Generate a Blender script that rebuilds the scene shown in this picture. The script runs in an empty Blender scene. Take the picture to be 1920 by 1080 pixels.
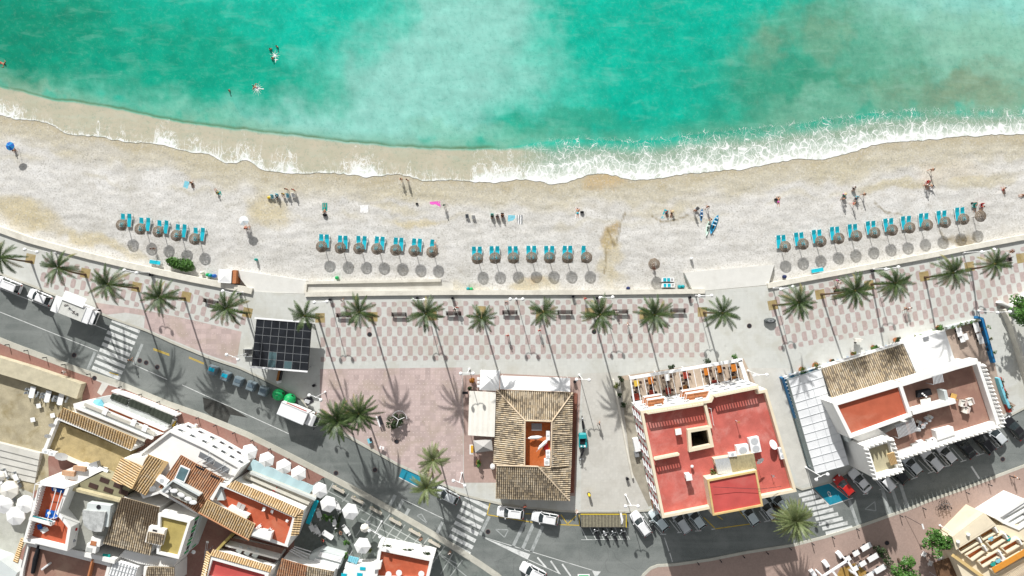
import bpy, bmesh, math, random
from mathutils import Vector, Matrix, noise
R = random.Random(7)
D = bpy.data
sc = bpy.context.scene
COL = sc.collection
H = 115.2          # camera height above the road, metres
S = 0.09           # metres per photo pixel on the road surface
PI = math.pi
ORD = ['first','second','third','fourth','fifth','sixth','seventh','eighth','ninth','tenth','eleventh','twelfth','thirteenth','fourteenth','fifteenth','sixteenth','seventeenth','eighteenth','nineteenth','twentieth']

def P(px, py, z=0.0):                      # plan coordinates (surveyed in units of 9 cm) to metres
    f = (H - z) / H * S
    return Vector(((px - 960) * f, (540 - py) * f, z))
def zz(x0, y0, k):                         # enlarged survey sheets
    return lambda *p: [(x0 + a / k, y0 + b / k) for a, b in p]

class MB:
    def __init__(s, o=(0, 0, 0)):
        s.v = []; s.f = []; s.m = []; s.o = Vector(o); s.uv = []
    def V(s, p):
        s.v.append(tuple(Vector(p) - s.o)); return len(s.v) - 1
    def face(s, idx, m=0): s.f.append(tuple(idx)); s.m.append(m)
    def poly(s, pts, m=0): s.face([s.V(p) for p in pts], m)
    def prism(s, pts, z0, z1, m=0, mt=None, cap0=True):
        n = len(pts)
        area = sum(pts[i][0] * pts[(i + 1) % n][1] - pts[(i + 1) % n][0] * pts[i][1] for i in range(n))
        if area < 0: pts = list(reversed(pts))
        a = [s.V((p[0], p[1], z0)) for p in pts]; b = [s.V((p[0], p[1], z1)) for p in pts]
        for i in range(n):
            j = (i + 1) % n; s.face((a[i], a[j], b[j], b[i]), m)
        s.face(b, m if mt is None else mt)
        if cap0: s.face(list(reversed(a)), m)
    def box(s, c, size, rz=0, m=0, rx=0, ry=0):
        c = Vector(c); h = Vector(size) / 2
        M = Matrix.Rotation(rz, 3, 'Z')
        if rx: M = M @ Matrix.Rotation(rx, 3, 'X')
        if ry: M = M @ Matrix.Rotation(ry, 3, 'Y')
        k = [s.V(c + M @ Vector((h.x * a, h.y * b, h.z * d))) for a in (-1, 1) for b in (-1, 1) for d in (-1, 1)]
        for f in ((0, 1, 3, 2), (4, 6, 7, 5), (0, 4, 5, 1), (2, 3, 7, 6), (0, 2, 6, 4), (1, 5, 7, 3)): s.face([k[i] for i in f], m)
    def bar(s, a, b, w, h, m=0):           # a rectangular bar from a to b
        a = Vector(a); b = Vector(b); d = (b - a)
        L = d.length
        if L < 1e-6: return
        d /= L
        up = Vector((0, 0, 1)) if abs(d.z) < .95 else Vector((1, 0, 0))
        sx = d.cross(up).normalized() * w / 2; sz = sx.cross(d).normalized() * h / 2
        k = [s.V(q + i * sx + j * sz) for q in (a, b) for i, j in ((-1, -1), (1, -1), (1, 1), (-1, 1))]
        for f in ((0, 1, 2, 3), (7, 6, 5, 4), (0, 4, 5, 1), (1, 5, 6, 2), (2, 6, 7, 3), (3, 7, 4, 0)): s.face([k[i] for i in f], m)
    def tube(s, pts, rad, n=6, m=0, cap=True):
        pts = [Vector(p) for p in pts]
        if not isinstance(rad, (list, tuple)): rad = [rad] * len(pts)
        rings = []
        for i, p in enumerate(pts):
            d = (pts[min(i + 1, len(pts) - 1)] - pts[max(i - 1, 0)]).normalized()
            up = Vector((0, 0, 1)) if abs(d.z) < .9 else Vector((1, 0, 0))
            x = d.cross(up).normalized(); y = x.cross(d).normalized()
            rings.append([s.V(p + rad[i] * (math.cos(t * 2 * PI / n) * x + math.sin(t * 2 * PI / n) * y)) for t in range(n)])
        for a, b in zip(rings, rings[1:]):
            for t in range(n): s.face((a[t], a[(t + 1) % n], b[(t + 1) % n], b[t]), m)
        if cap: s.face(list(reversed(rings[0])), m); s.face(rings[-1], m)
    def lathe(s, prof, c=(0, 0, 0), n=12, m=0, sx=1, sy=1, rz=0):
        c = Vector(c); rings = []
        for r, z in prof:
            rings.append([s.V(c + Vector((r * sx * math.cos(t * 2 * PI / n + rz), r * sy * math.sin(t * 2 * PI / n + rz), z))) for t in range(n)])
        for a, b in zip(rings, rings[1:]):
            for t in range(n): s.face((a[t], a[(t + 1) % n], b[(t + 1) % n], b[t]), m)
        s.face(list(reversed(rings[0])), m); s.face(rings[-1], m)
    def ball(s, c, r, n=10, m=0, sx=1, sy=1, sz=1, rz=0):
        k = 6
        s.lathe([(max(.02, math.sin(PI * i / k)) * r, -math.cos(PI * i / k) * r * sz) for i in range(k + 1)], c, n, m, sx, sy, rz)
    def build(s, name, mats, parent=None, smooth=False, bevel=0, kind=None, loc=None):
        me = D.meshes.new(name)
        me.from_pydata(s.v, [], s.f)
        if not isinstance(mats, (list, tuple)): mats = [mats]
        for m in mats: me.materials.append(m)
        me.polygons.foreach_set('material_index', s.m)
        if smooth: me.polygons.foreach_set('use_smooth', [True] * len(me.polygons))
        me.update()
        ob = D.objects.new(name, me); COL.objects.link(ob)
        if bevel:
            bm = bmesh.new(); bm.from_mesh(me)
            bmesh.ops.remove_doubles(bm, verts=bm.verts, dist=1e-4)
            ed = [e for e in bm.edges if len(e.link_faces) == 2 and e.calc_face_angle(0) > .5]
            bmesh.ops.bevel(bm, geom=ed, offset=bevel, segments=2, affect='EDGES', profile=.6, clamp_overlap=True)
            bm.to_mesh(me); bm.free()
        if parent: ob.parent = parent
        if kind: ob['kind'] = kind
        return ob

def thing(name, label, cat, loc=(0, 0, 0), rz=0, group=None, scale=None):
    o = D.objects.new(name, None); COL.objects.link(o)
    o.empty_display_size = .3
    o.location = loc; o.rotation_euler = (0, 0, rz)
    if scale: o.scale = scale
    return tag(o, label, cat, group)
def tag(o, label, cat, group=None, kind=None):
    if label: o['label'] = label
    if cat: o['category'] = cat
    if group: o['group'] = group
    if kind: o['kind'] = kind
    return o
KIDS = {}
def dup(o, parent=None, swap=None):        # copy of a thing with its parts and sub-parts
    c = o.copy(); COL.objects.link(c)
    if parent: c.parent = parent
    if swap and o.type == 'MESH':
        for i, sl in enumerate(o.material_slots):
            if sl.material and sl.material.name in swap:
                c.material_slots[i].link = 'OBJECT'; c.material_slots[i].material = swap[sl.material.name]
    for ch in list(o.children): dup(ch, c, swap)
    return c
def place(proto, used, loc, rz, label, group=None, swap=None, scale=None):
    """first call uses the prototype itself, later ones copy it"""
    o = dup(proto, None, swap)
    o.location = loc; o.rotation_euler = (0, 0, rz)
    if scale: o.scale = scale
    o['label'] = label
    if group: o['group'] = group
    used.append(proto)
    return o
def purge(protos):                         # take the unplaced patterns out again
    def rec(o):
        for ch in list(o.children): rec(ch)
        D.objects.remove(o)
    for p in protos: rec(p)
PROTOS = []

def nd(nt, t, **kw):
    n = nt.nodes.new(t)
    for k, v in kw.items():
        if k in n.inputs.keys(): n.inputs[k].default_value = v
        else: setattr(n, k, v)
    return n
def rgb(c): return (*c, 1) if len(c) == 3 else c
def srgb(r, g, b):
    f = lambda u: (u / 255 / 12.92) if u <= 10 else ((u / 255 + .055) / 1.055) ** 2.4
    return (f(r), f(g), f(b))
def mixc(nt, fac, a, b, blend='MIX'):
    m = nt.nodes.new('ShaderNodeMix'); m.data_type = 'RGBA'; m.blend_type = blend
    for s, v in ((0, fac), (6, a), (7, b)):
        if hasattr(v, 'node'): nt.links.new(v, m.inputs[s])
        elif s == 0: m.inputs[0].default_value = v
        else: m.inputs[s].default_value = rgb(v)
    return m.outputs[2]
def mth(nt, op, a, b=None, c=None, clamp=False):
    m = nt.nodes.new('ShaderNodeMath'); m.operation = op; m.use_clamp = clamp
    for i, v in enumerate((a, b, c)):
        if v is None: continue
        if hasattr(v, 'node'): nt.links.new(v, m.inputs[i])
        else: m.inputs[i].default_value = v
    return m.outputs[0]
def rampf(nt, v, a, b):                    # smooth 0..1 between a and b
    m = nt.nodes.new('ShaderNodeMapRange'); m.interpolation_type = 'SMOOTHSTEP'
    nt.links.new(v, m.inputs[0])
    for i, q in ((1, a), (2, b)):
        if hasattr(q, 'node'): nt.links.new(q, m.inputs[i])
        else: m.inputs[i].default_value = q
    return m.outputs[0]
def newmat(name):
    m = D.materials.new(name); m.use_nodes = True
    nt = m.node_tree; b = nt.nodes['Principled BSDF']
    return m, nt, b
def noise_tex(nt, vec, scale, detail=3, rough=.6, dist=0):
    n = nd(nt, 'ShaderNodeTexNoise'); n.inputs['Scale'].default_value = scale; n.inputs['Detail'].default_value = detail
    n.inputs['Roughness'].default_value = rough; n.inputs['Distortion'].default_value = dist
    nt.links.new(vec, n.inputs['Vector']); return n.outputs['Fac']
def M(name, col, rough=.8, var=.18, scale=2.0, fine=14, bump=0.0, spec=.25, pos=True, metal=0, dirt=None, dirt_amt=.5, rnd=0, alpha=None, coat=0):
    m, nt, b = newmat(name)
    if pos: vec = nd(nt, 'ShaderNodeNewGeometry').outputs['Position']
    else: vec = nd(nt, 'ShaderNodeTexCoord').outputs['Object']
    n1 = noise_tex(nt, vec, scale, 4, .6); n2 = noise_tex(nt, vec, fine, 2, .5)
    s = mth(nt, 'ADD', mth(nt, 'MULTIPLY', n1, .6), mth(nt, 'MULTIPLY', n2, .4))
    s = rampf(nt, s, .3, .7)
    lo = [c * (1 - var) for c in col]; hi = [min(.95, c * (1 + var)) for c in col]
    c = mixc(nt, s, lo, hi)
    if dirt:
        n3 = noise_tex(nt, vec, scale * .45, 5, .65, .4)
        c = mixc(nt, mth(nt, 'MULTIPLY', rampf(nt, n3, .48, .72), dirt_amt), c, dirt)
    if rnd:
        oi = nd(nt, 'ShaderNodeObjectInfo')
        hs = nd(nt, 'ShaderNodeHueSaturation')
        nt.links.new(c, hs.inputs['Color'])
        nt.links.new(mth(nt, 'ADD', mth(nt, 'MULTIPLY', oi.outputs['Random'], 2 * rnd), 1 - rnd), hs.inputs['Value'])
        c = hs.outputs['Color']
    nt.links.new(c, b.inputs['Base Color'])
    b.inputs['Roughness'].default_value = rough; b.inputs['Specular IOR Level'].default_value = spec
    b.inputs['Metallic'].default_value = metal
    if coat: b.inputs['Coat Weight'].default_value = coat
    if bump:
        bp = nd(nt, 'ShaderNodeBump'); bp.inputs['Strength'].default_value = bump; bp.inputs['Distance'].default_value = .05
        nt.links.new(n2, bp.inputs['Height']); nt.links.new(bp.outputs[0], b.inputs['Normal'])
    if alpha is not None: b.inputs['Alpha'].default_value = alpha
    return m

white = M('white_render', (.80, .79, .76), .75, .05, .6, dirt=(.58, .56, .52), dirt_amt=.25)
cream = M('cream_render', (.72, .63, .47), .8, .07, .6, dirt=(.55, .47, .34), dirt_amt=.3)
ochre = M('ochre_render', (.62, .45, .2), .8, .1, .6, dirt=(.4, .28, .12))
greyw = M('grey_render', (.45, .46, .44), .85, .12, .7, dirt=(.28, .29, .27))
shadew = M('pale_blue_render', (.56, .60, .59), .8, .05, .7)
whitepaint = M('white_paint', (.82, .82, .82), .45, .04, 1.5, pos=False)
whiteplastic = M('white_plastic', (.80, .80, .79), .5, .04, 2, pos=False)
whitecanvas = M('white_canvas', (.82, .82, .81), .9, .05, .8, bump=.1, dirt=(.66, .65, .63), dirt_amt=.35)
creamcanvas = M('cream_canvas', (.76, .73, .66), .9, .05, .8, bump=.1, dirt=(.6, .57, .5), dirt_amt=.4)
greycanvas = M('grey_canvas', (.45, .43, .41), .9, .06, .8)
stonewall = M('pale_stone', (.66, .63, .55), .85, .12, .8, fine=9, bump=.2, dirt=(.45, .42, .35), dirt_amt=.5)
sandstone = M('sandstone', (.50, .44, .28), .9, .22, .8, fine=10, bump=.4, dirt=(.3, .26, .15), dirt_amt=.6)
darkmetal = M('dark_metal', (.03, .03, .035), .5, .15, 3, pos=False)
greymetal = M('grey_metal', (.33, .34, .35), .45, .12, 3, pos=False, metal=.4)
lightmetal = M('light_metal', (.62, .64, .65), .4, .1, 3, pos=False, metal=.3)
redroof = M('red_waterproof_roof', (.50, .125, .10), .75, .2, .5, fine=12, bump=.15, dirt=(.62, .28, .24), dirt_amt=.75)
orangeroof = M('orange_tiles', (.50, .13, .035), .75, .18, .7, fine=16, dirt=(.56, .24, .12), dirt_amt=.6)
crimson = M('crimson_roof', (.50, .085, .075), .7, .14, .5, fine=20, dirt=(.48, .14, .12), dirt_amt=.6)
brownroof = M('brown_tiles', (.30, .17, .13), .8, .15, .8, fine=18, dirt=(.40, .27, .20), dirt_amt=.6)
tanroof = M('tan_gravel', (.42, .33, .17), .95, .2, .9, fine=9, bump=.4, dirt=(.27, .2, .08), dirt_amt=.7)
yellowroof = M('yellow_tiles', (.40, .32, .11), .8, .14, .8, fine=12, dirt=(.28, .21, .06), dirt_amt=.5)
greyroof = M('grey_roof', (.36, .36, .32), .85, .14, .6, fine=8, dirt=(.24, .24, .2), dirt_amt=.7)
wood = M('orange_wood', (.36, .15, .04), .6, .25, 2, pos=False)
darkwood = M('dark_wood', (.06, .035, .03), .6, .25, 3, pos=False)
redwood = M('red_table', (.35, .05, .03), .6, .2, 3, pos=False)
yellowplastic = M('yellow_plastic', (.65, .48, .04), .5, .1, 3, pos=False)
terracotta = M('terracotta', (.45, .18, .08), .8, .2, 4, pos=False)
glass = M('window_glass', (.02, .03, .035), .08, .3, 2, spec=.6, pos=False)
carglass = M('car_glass', (.012, .02, .022), .05, .2, 2, spec=.7, pos=False)
skyglass = M('roof_glass', (.10, .17, .19), .12, .2, 1, spec=.6, pos=False)
rubber = M('rubber', (.018, .018, .018), .85, .2, 4, pos=False)
thatch = M('thatch', (.27, .215, .16), .95, .35, 3, fine=18, bump=.6, pos=False, rnd=.12)
thatchring = M('thatch_ring', (.12, .085, .055), .95, .3, 3, fine=18, pos=False)
turq = M('turquoise_fabric', (.008, .42, .53), .7, .08, 3, pos=False, rnd=.1)
blue = M('blue_paint', (.02, .16, .36), .5, .12, 2, pos=False)
brightblue = M('bright_blue', (.01, .10, .40), .55, .15, 3, pos=False)
lightblue = M('light_blue_fabric', (.20, .52, .62), .8, .12, 4, pos=False)
tealp = M('teal_paint', (.01, .28, .32), .4, .1, 3, pos=False)
greenp = M('green_plastic', (.012, .36, .11), .5, .12, 3, pos=False)
pinkf = M('pink_fabric', (.72, .12, .48), .85, .1, 6, pos=False)
redf = M('red_fabric', (.50, .03, .03), .8, .12, 6, pos=False)
blackf = M('black_fabric', (.015, .015, .018), .85, .2, 6, pos=False)
navyf = M('navy_fabric', (.02, .03, .10), .85, .2, 6, pos=False)
whitef = M('white_fabric', (.78, .77, .75), .85, .05, 6, pos=False)
tealf = M('teal_fabric', (.02, .32, .28), .85, .1, 6, pos=False)
yellowf = M('yellow_fabric', (.7, .5, .05), .85, .1, 6, pos=False)
greyf = M('grey_fabric', (.22, .23, .24), .85, .15, 6, pos=False)
skin = M('skin', (.46, .24, .15), .55, .08, 8, pos=False, rnd=.18)
hairdark = M('dark_hair', (.025, .016, .01), .6, .2, 10, pos=False)
hairfair = M('fair_hair', (.35, .22, .09), .6, .2, 10, pos=False)
strawhat = M('straw_hat', (.62, .50, .30), .8, .1, 10, pos=False)
globe = M('white_globe', (.85, .85, .84), .25, .03, 3, pos=False)
roofred = M('rust_red_roof', (.42, .105, .055), .8, .14, .5, fine=20, dirt=(.50, .2, .13), dirt_amt=.6)
soil = M('soil', (.28, .19, .07), .95, .3, 1.5, fine=12, bump=.4)
panel = M('solar_panel', (.016, .018, .022), .3, .35, .6, fine=2, spec=.4)
panelb = M('replaced_panel', (.07, .12, .13), .35, .2, .6, spec=.4)
darkgreen = M('dark_green_awning', (.05, .06, .045), .85, .15, 1, fine=9)
trunkm = M('palm_trunk', (.12, .08, .05), .95, .35, 3, fine=12, bump=.6, pos=False)
barkm = M('bark', (.10, .07, .05), .95, .3, 4, fine=14, bump=.5, pos=False)
def interp(tab):
    def f(x):
        if x <= tab[0][0]:
            (a, b), (c, d) = tab[0], tab[1]
            return b + (x - a) * (d - b) / (c - a) if x > a - 400 else b - 400 * (d - b) / (c - a)
        if x >= tab[-1][0]:
            (a, b), (c, d) = tab[-2], tab[-1]
            k = min(x, c + 400)
            return d + (k - c) * (d - b) / (c - a)
        for (a, b), (c, d) in zip(tab, tab[1:]):
            if x <= c: return b + (x - a) * (d - b) / (c - a)
    return f
y_wave = interp([(-60, 146), (13, 163), (97, 185), (150, 190), (233, 204), (300, 220), (367, 231), (433, 239), (567, 254), (640, 263), (740, 273), (840, 278), (940, 277), (1000, 268), (1047, 259), (1120, 262), (1220, 262), (1313, 249), (1380, 243), (1480, 234), (1580, 218), (1680, 208), (1813, 207), (1920, 208), (1990, 206)])
y_sw = interp([(-60, 205), (0, 217), (33, 226), (67, 227), (95, 233), (120, 250), (150, 258), (187, 255), (210, 262), (240, 268), (280, 269), (310, 273), (333, 283), (380, 287), (400, 291), (413, 307), (433, 308), (467, 300), (487, 320), (533, 325), (580, 327), (610, 324), (640, 325), (660, 329), (690, 333), (740, 327), (765, 331), (790, 340), (815, 341), (840, 337), (875, 341), (907, 345), (940, 342), (973, 337), (1010, 341), (1047, 347), (1080, 338), (1107, 327), (1140, 327), (1187, 338), (1225, 337), (1253, 333), (1280, 327), (1300, 327), (1353, 320), (1390, 318), (1423, 313), (1460, 305), (1493, 298), (1540, 302), (1575, 292), (1613, 280), (1640, 272), (1673, 268), (1730, 264), (1780, 258), (1850, 254), (1920, 253), (1990, 250)])
WALLL = [(-70, 402), (-20, 424), (0, 431), (50, 449), (94, 461), (165, 480), (237, 497), (300, 511), (362, 524), (420, 535), (472, 546)]
WALLM = [(572, 552), (700, 550), (840, 548.5), (960, 548.5), (1140, 548), (1322, 546)]
WALLR = [(1440, 536), (1515, 522), (1590, 508), (1665, 494), (1740, 480), (1830, 462), (1920, 445), (1990, 431)]
y_wall = interp(WALLL + WALLM + WALLR)
ZS, ZW = -1.5, -1.0
def y_sm(x):
    return sum(y_sw(x + d) for d in (-12, -6, 0, 6, 12)) / 5 + 2.4 * abs(noise.noise((x / 17., 3.3, 0))) * 2 - 2 + 2.0 * noise.noise((x / 44., 8.1, 0))

def attr(me, name, vals, typ='FLOAT'):
    a = me.attributes.new(name, typ, 'POINT')
    if typ == 'FLOAT': a.data.foreach_set('value', vals)
    else: a.data.foreach_set('color', [u for c in vals for u in (*c, 1)])
def frac(x, y, s, oct=4, z=0.):
    return noise.fractal((x / s, y / s, z), 1.0, 2.0, oct)
def lerp3(a, b, t): return tuple(a[i] + (b[i] - a[i]) * t for i in range(3))
def sst(a, b, x):
    t = max(0, min(1, (x - a) / (b - a))); return t * t * (3 - 2 * t)
GAIN = 1.2
def alb(r, g, b): return tuple(min(.9, c / GAIN) for c in srgb(r, g, b))

xs = [-9000, -1500, -500] + list(range(-100, 2022, 3)) + [2500, 3500, 11000]
DEEP = alb(0, 174, 147); MID = alb(0, 192, 166); LDEEP = alb(0, 158, 127); PALE = alb(146, 209, 196); PALER = alb(138, 192, 168); OLIVE = alb(134, 156, 128); GREEN = alb(66, 150, 120); SWASH = alb(206, 196, 174); LEFT = alb(0, 128, 96)
BLOBS = [  # turbid clouds: px, py, rx, ry, angle, colour, amount
    (880, 20, 130, 60, .2, PALE, .75), (830, 100, 130, 80, -.4, PALE, .85), (780, 190, 170, 60, -.2, PALE, .95), (700, 130, 120, 70, -.5, PALE, .45), (690, 240, 200, 30, .05, PALE, .75),
    (1000, 110, 60, 60, 0, PALE, .22), (560, 205, 130, 25, .12, PALE, .6), (900, 255, 120, 18, 0, PALER, .45), (1035, 150, 70, 60, .4, PALE, .3),
    (350, 180, 160, 22, .2, PALE, .3), (250, 165, 120, 20, .25, PALER, .45), (80, 150, 90, 18, .3, PALER, .6), (430, 225, 120, 14, .15, PALER, .5), (30, 150, 60, 16, .3, SWASH, .35),
    (1860, 40, 200, 90, .1, PALE, .95), (1770, 110, 180, 70, 0, PALER, .85), (1900, 130, 120, 80, 0, PALER, .7), (1650, 70, 110, 90, .3, PALER, .35),
    (1560, 110, 120, 90, .3, GREEN, .6), (1450, 170, 140, 50, .1, GREEN, .75), (1640, 180, 140, 40, -.1, GREEN, .55), (1380, 215, 110, 30, -.1, GREEN, .8), (1560, 195, 120, 24, -.1, PALER, .45),
    (1435, 85, 45, 26, -.5, OLIVE, .42), (1545, 78, 42, 24, -.6, OLIVE, .36), (1500, 40, 120, 30, -.2, OLIVE, .25), (1710, 155, 40, 22, 0, OLIVE, .3), (1840, 175, 90, 26, .1, OLIVE, .7), (1790, 190, 80, 20, -.2, OLIVE, .45), (1860, 140, 60, 20, -.3, OLIVE, .4), (1720, 185, 60, 14, 0, OLIVE, .25), (1620, 150, 60, 12, .2, OLIVE, .2),
    (1300, 60, 90, 120, 0, DEEP, .6), (1240, 200, 130, 40, 0, DEEP, .5), (180, 60, 230, 80, .1, LDEEP, .75), (40, 60, 120, 80, 0, LEFT, .7), (380, 130, 210, 50, .15, LDEEP, .65), (1080, 235, 100, 24, 0, GREEN, .5), (640, 30, 90, 60, 0, MID, .5)]
def sea_col(x, y):
    wx = x + 44 * frac(x, y, 80, 5, 1.3) + 16 * frac(x, y, 18, 4, 4.); wy = y + 30 * frac(x, y, 60, 5, 7.7) + 13 * frac(x, y, 18, 4, 9.)
    c = lerp3(MID, DEEP, .5 + .3 * frac(x, y, 160, 3, 3.1))
    for (bx, by, rx, ry, an, col, a) in BLOBS:
        dx = wx - bx; dy = wy - by
        u = (dx * math.cos(an) + dy * math.sin(an)) / rx; v = (-dx * math.sin(an) + dy * math.cos(an)) / ry
        q = u * u + v * v
        if q < 3.2: c = lerp3(c, col, a * (1 - sst(.15, 2.9, q)))
    k = 1 + .16 * frac(x, y * 1.6, 34, 4, 2.2) + .09 * frac(x, y, 6, 2, 5.5)
    return tuple(max(.001, q * k) for q in c)
def build_sea():
    mb = MB(); tint = []; foam = []; nr = 0
    up = [-9000, -900, -200, -60] + list(range(-20, 0, 10))
    N1, N2 = 46, 26
    for x in xs:
        yw = y_wave(x) + 2.2 * frac(x, 0, 30, 3); ys = y_sm(x)
        col = [(y, 0) for y in up] + [(yw * i / N1, 0) for i in range(N1)] + [(yw + (ys - yw) * i / N2, i / N2) for i in range(N2 + 1)]
        nr = len(col)
        right = sst(930, 1060, x)
        for i, (y, t) in enumerate(col):
            z = ZS
            mb.V(P(x, y, z))
            c = sea_col(min(max(x, -60), 1980), max(y, -40))
            near = yw - y
            if t == 0 and y > 0:
                c = lerp3(c, lerp3(PALER, OLIVE, .45), .5 * (1 - sst(0, 26, near)) * (1 - .5 * right))
                if right < .5:                     # the rolling lip of the wave is a clear darker line of water
                    c = lerp3(c, alb(96, 122, 84), (.75 + .3 * frac(x, 0, 40, 2)) * (1 - sst(0, 4.0, near)) * sst(-30, 60, x) * (1 - sst(900, 960, x)))
            f = 0
            if t > 0:
                sw = lerp3(SWASH, alb(184, 184, 160), .35 + .5 * frac(x, y, 40, 3, 8.))
                sw = lerp3(sw, alb(142, 170, 148), right * .85 * (1 - sst(.6, 1, t)))
                c = lerp3(c, sw, sst(0.0, .10 + .35 * right, t))
                patch = sst(-.15, .5, frac(x, 0, 55, 3, 3.3))
                f = (1 - right) * (.10 + .10 * patch + .30 * sst(.3, .85, t) * (.25 + patch) + .70 * sst(.66, 1, t) * patch * patch + .42 * sst(.9, 1, t))
                if x < 60: f += .5 * sst(.3, .9, t) * (1 - sst(10, 60, x))
                base = .26 + .16 * sst(.0, .45, t) + .2 * frac(x, y, 26, 3, 1.) + .30 * sst(.4, .75, t) + .36 * sst(.72, .95, t)
                f += right * base
            elif near < 14 and y > 0:
                f = right * (.30 - .022 * near + .12 * frac(x, y, 20, 3, 6.))
            tint.append(c); foam.append(max(0, f))
    for i in range(len(xs) - 1):
        for j in range(nr - 1):
            a = i * nr + j; mb.face((a, a + 1, a + nr + 1, a + nr))
    m, nt, b = newmat('sea_water')
    at = nd(nt, 'ShaderNodeAttribute', attribute_name='tint'); fa = nd(nt, 'ShaderNodeAttribute', attribute_name='foam')
    pos = nd(nt, 'ShaderNodeNewGeometry').outputs['Position']
    w = noise_tex(nt, pos, 1.5, 2, .5); w2 = noise_tex(nt, pos, 4.5, 2, .6)
    s = mth(nt, 'ADD', mth(nt, 'MULTIPLY', w, .5), mth(nt, 'MULTIPLY', w2, .5))
    c = mixc(nt, mth(nt, 'MULTIPLY', rampf(nt, s, .5, .72), .09), at.outputs['Color'], (.40, .68, .58))
    c = mixc(nt, mth(nt, 'MULTIPLY', rampf(nt, s, .5, .30), .26), c, (0.0, .20, .155))
    ms = nd(nt, 'ShaderNodeMapping'); ms.inputs['Scale'].default_value = (.13, .42, 1); ms.inputs['Rotation'].default_value = (0, 0, .12); nt.links.new(pos, ms.inputs['Vector'])
    sw = noise_tex(nt, ms.outputs[0], 1.6, 4, .6, .5)
    c = mixc(nt, mth(nt, 'MULTIPLY', rampf(nt, sw, .5, .72), .09), c, (.45, .75, .66)); c = mixc(nt, mth(nt, 'MULTIPLY', rampf(nt, sw, .5, .30), .10), c, (0., .25, .2))
    mp = nd(nt, 'ShaderNodeMapping'); mp.inputs['Scale'].default_value = (1.0, .62, 1)
    nw = nd(nt, 'ShaderNodeTexNoise'); nw.inputs['Scale'].default_value = .55; nw.inputs['Detail'].default_value = 4
    nt.links.new(pos, nw.inputs['Vector'])
    wv = nd(nt, 'ShaderNodeVectorMath', operation='MULTIPLY_ADD'); nt.links.new(nw.outputs['Color'], wv.inputs[0]); wv.inputs[1].default_value = (2.4, 2.4, 0); nt.links.new(pos, wv.inputs[2])
    nt.links.new(wv.outputs[0], mp.inputs['Vector'])
    vo = nd(nt, 'ShaderNodeTexVoronoi', feature='DISTANCE_TO_EDGE'); vo.inputs['Scale'].default_value = .95; nt.links.new(mp.outputs[0], vo.inputs['Vector'])
    vo2 = nd(nt, 'ShaderNodeTexVoronoi', feature='DISTANCE_TO_EDGE'); vo2.inputs['Scale'].default_value = 2.1; nt.links.new(mp.outputs[0], vo2.inputs['Vector'])
    f = fa.outputs['Fac']
    brk = noise_tex(nt, pos, .8, 3, .6)
    ff = mth(nt, 'ADD', f, mth(nt, 'MULTIPLY', mth(nt, 'SUBTRACT', brk, .5), mth(nt, 'MULTIPLY', f, 1.2)))
    wid = mth(nt, 'MULTIPLY', mth(nt, 'MULTIPLY', ff, ff), .19)
    l1 = rampf(nt, vo.outputs['Distance'], wid, mth(nt, 'MULTIPLY', wid, .25)); l2 = rampf(nt, vo2.outputs['Distance'], mth(nt, 'MULTIPLY', wid, .9), mth(nt, 'MULTIPLY', wid, .2))
    lace = mth(nt, 'MAXIMUM', l1, mth(nt, 'MULTIPLY', l2, .7))
    mw = nd(nt, 'ShaderNodeMapping'); mw.inputs['Scale'].default_value = (1.0, .38, 1); nt.links.new(pos, mw.inputs['Vector'])
    wn = noise_tex(nt, mw.outputs[0], .55, 5, .62, 1.2)
    wisp = rampf(nt, mth(nt, 'ABSOLUTE', mth(nt, 'SUBTRACT', wn, .5)), mth(nt, 'MULTIPLY', ff, .10), 0.0)
    lace = mth(nt, 'MAXIMUM', lace, mth(nt, 'MULTIPLY', mth(nt, 'MULTIPLY', wisp, .85), nd(nt, 'ShaderNodeAttribute', attribute_name='wispy').outputs['Fac']))
    solid = rampf(nt, ff, .86, 1.2)
    gate = rampf(nt, ff, .10, .30)
    fo = mth(nt, 'MAXIMUM', mth(nt, 'MULTIPLY', lace, mth(nt, 'MULTIPLY', gate, .9)), solid, clamp=True)
    milky = mth(nt, 'MULTIPLY', rampf(nt, ff, .3, .85), .72)
    c = mixc(nt, milky, c, (.60, .66, .60))
    c = mixc(nt, fo, c, (.84, .85, .83))
    nt.links.new(c, b.inputs['Base Color'])
    b.inputs['Roughness'].default_value = .3; b.inputs['Specular IOR Level'].default_value = .2
    bp = nd(nt, 'ShaderNodeBump'); bp.inputs['Strength'].default_value = .25; bp.inputs['Distance'].default_value = .08
    nt.links.new(mth(nt, 'ADD', s, mth(nt, 'MULTIPLY', fo, .5)), bp.inputs['Height']); nt.links.new(bp.outputs[0], b.inputs['Normal'])
    o = mb.build('sea', m, smooth=True, kind='structure')
    attr(o.data, 'tint', tint, 'FLOAT_COLOR'); attr(o.data, 'foam', foam); attr(o.data, 'wispy', [1 - sst(930, 1060, x) for x in xs for _ in range(nr)])
build_sea()

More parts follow.
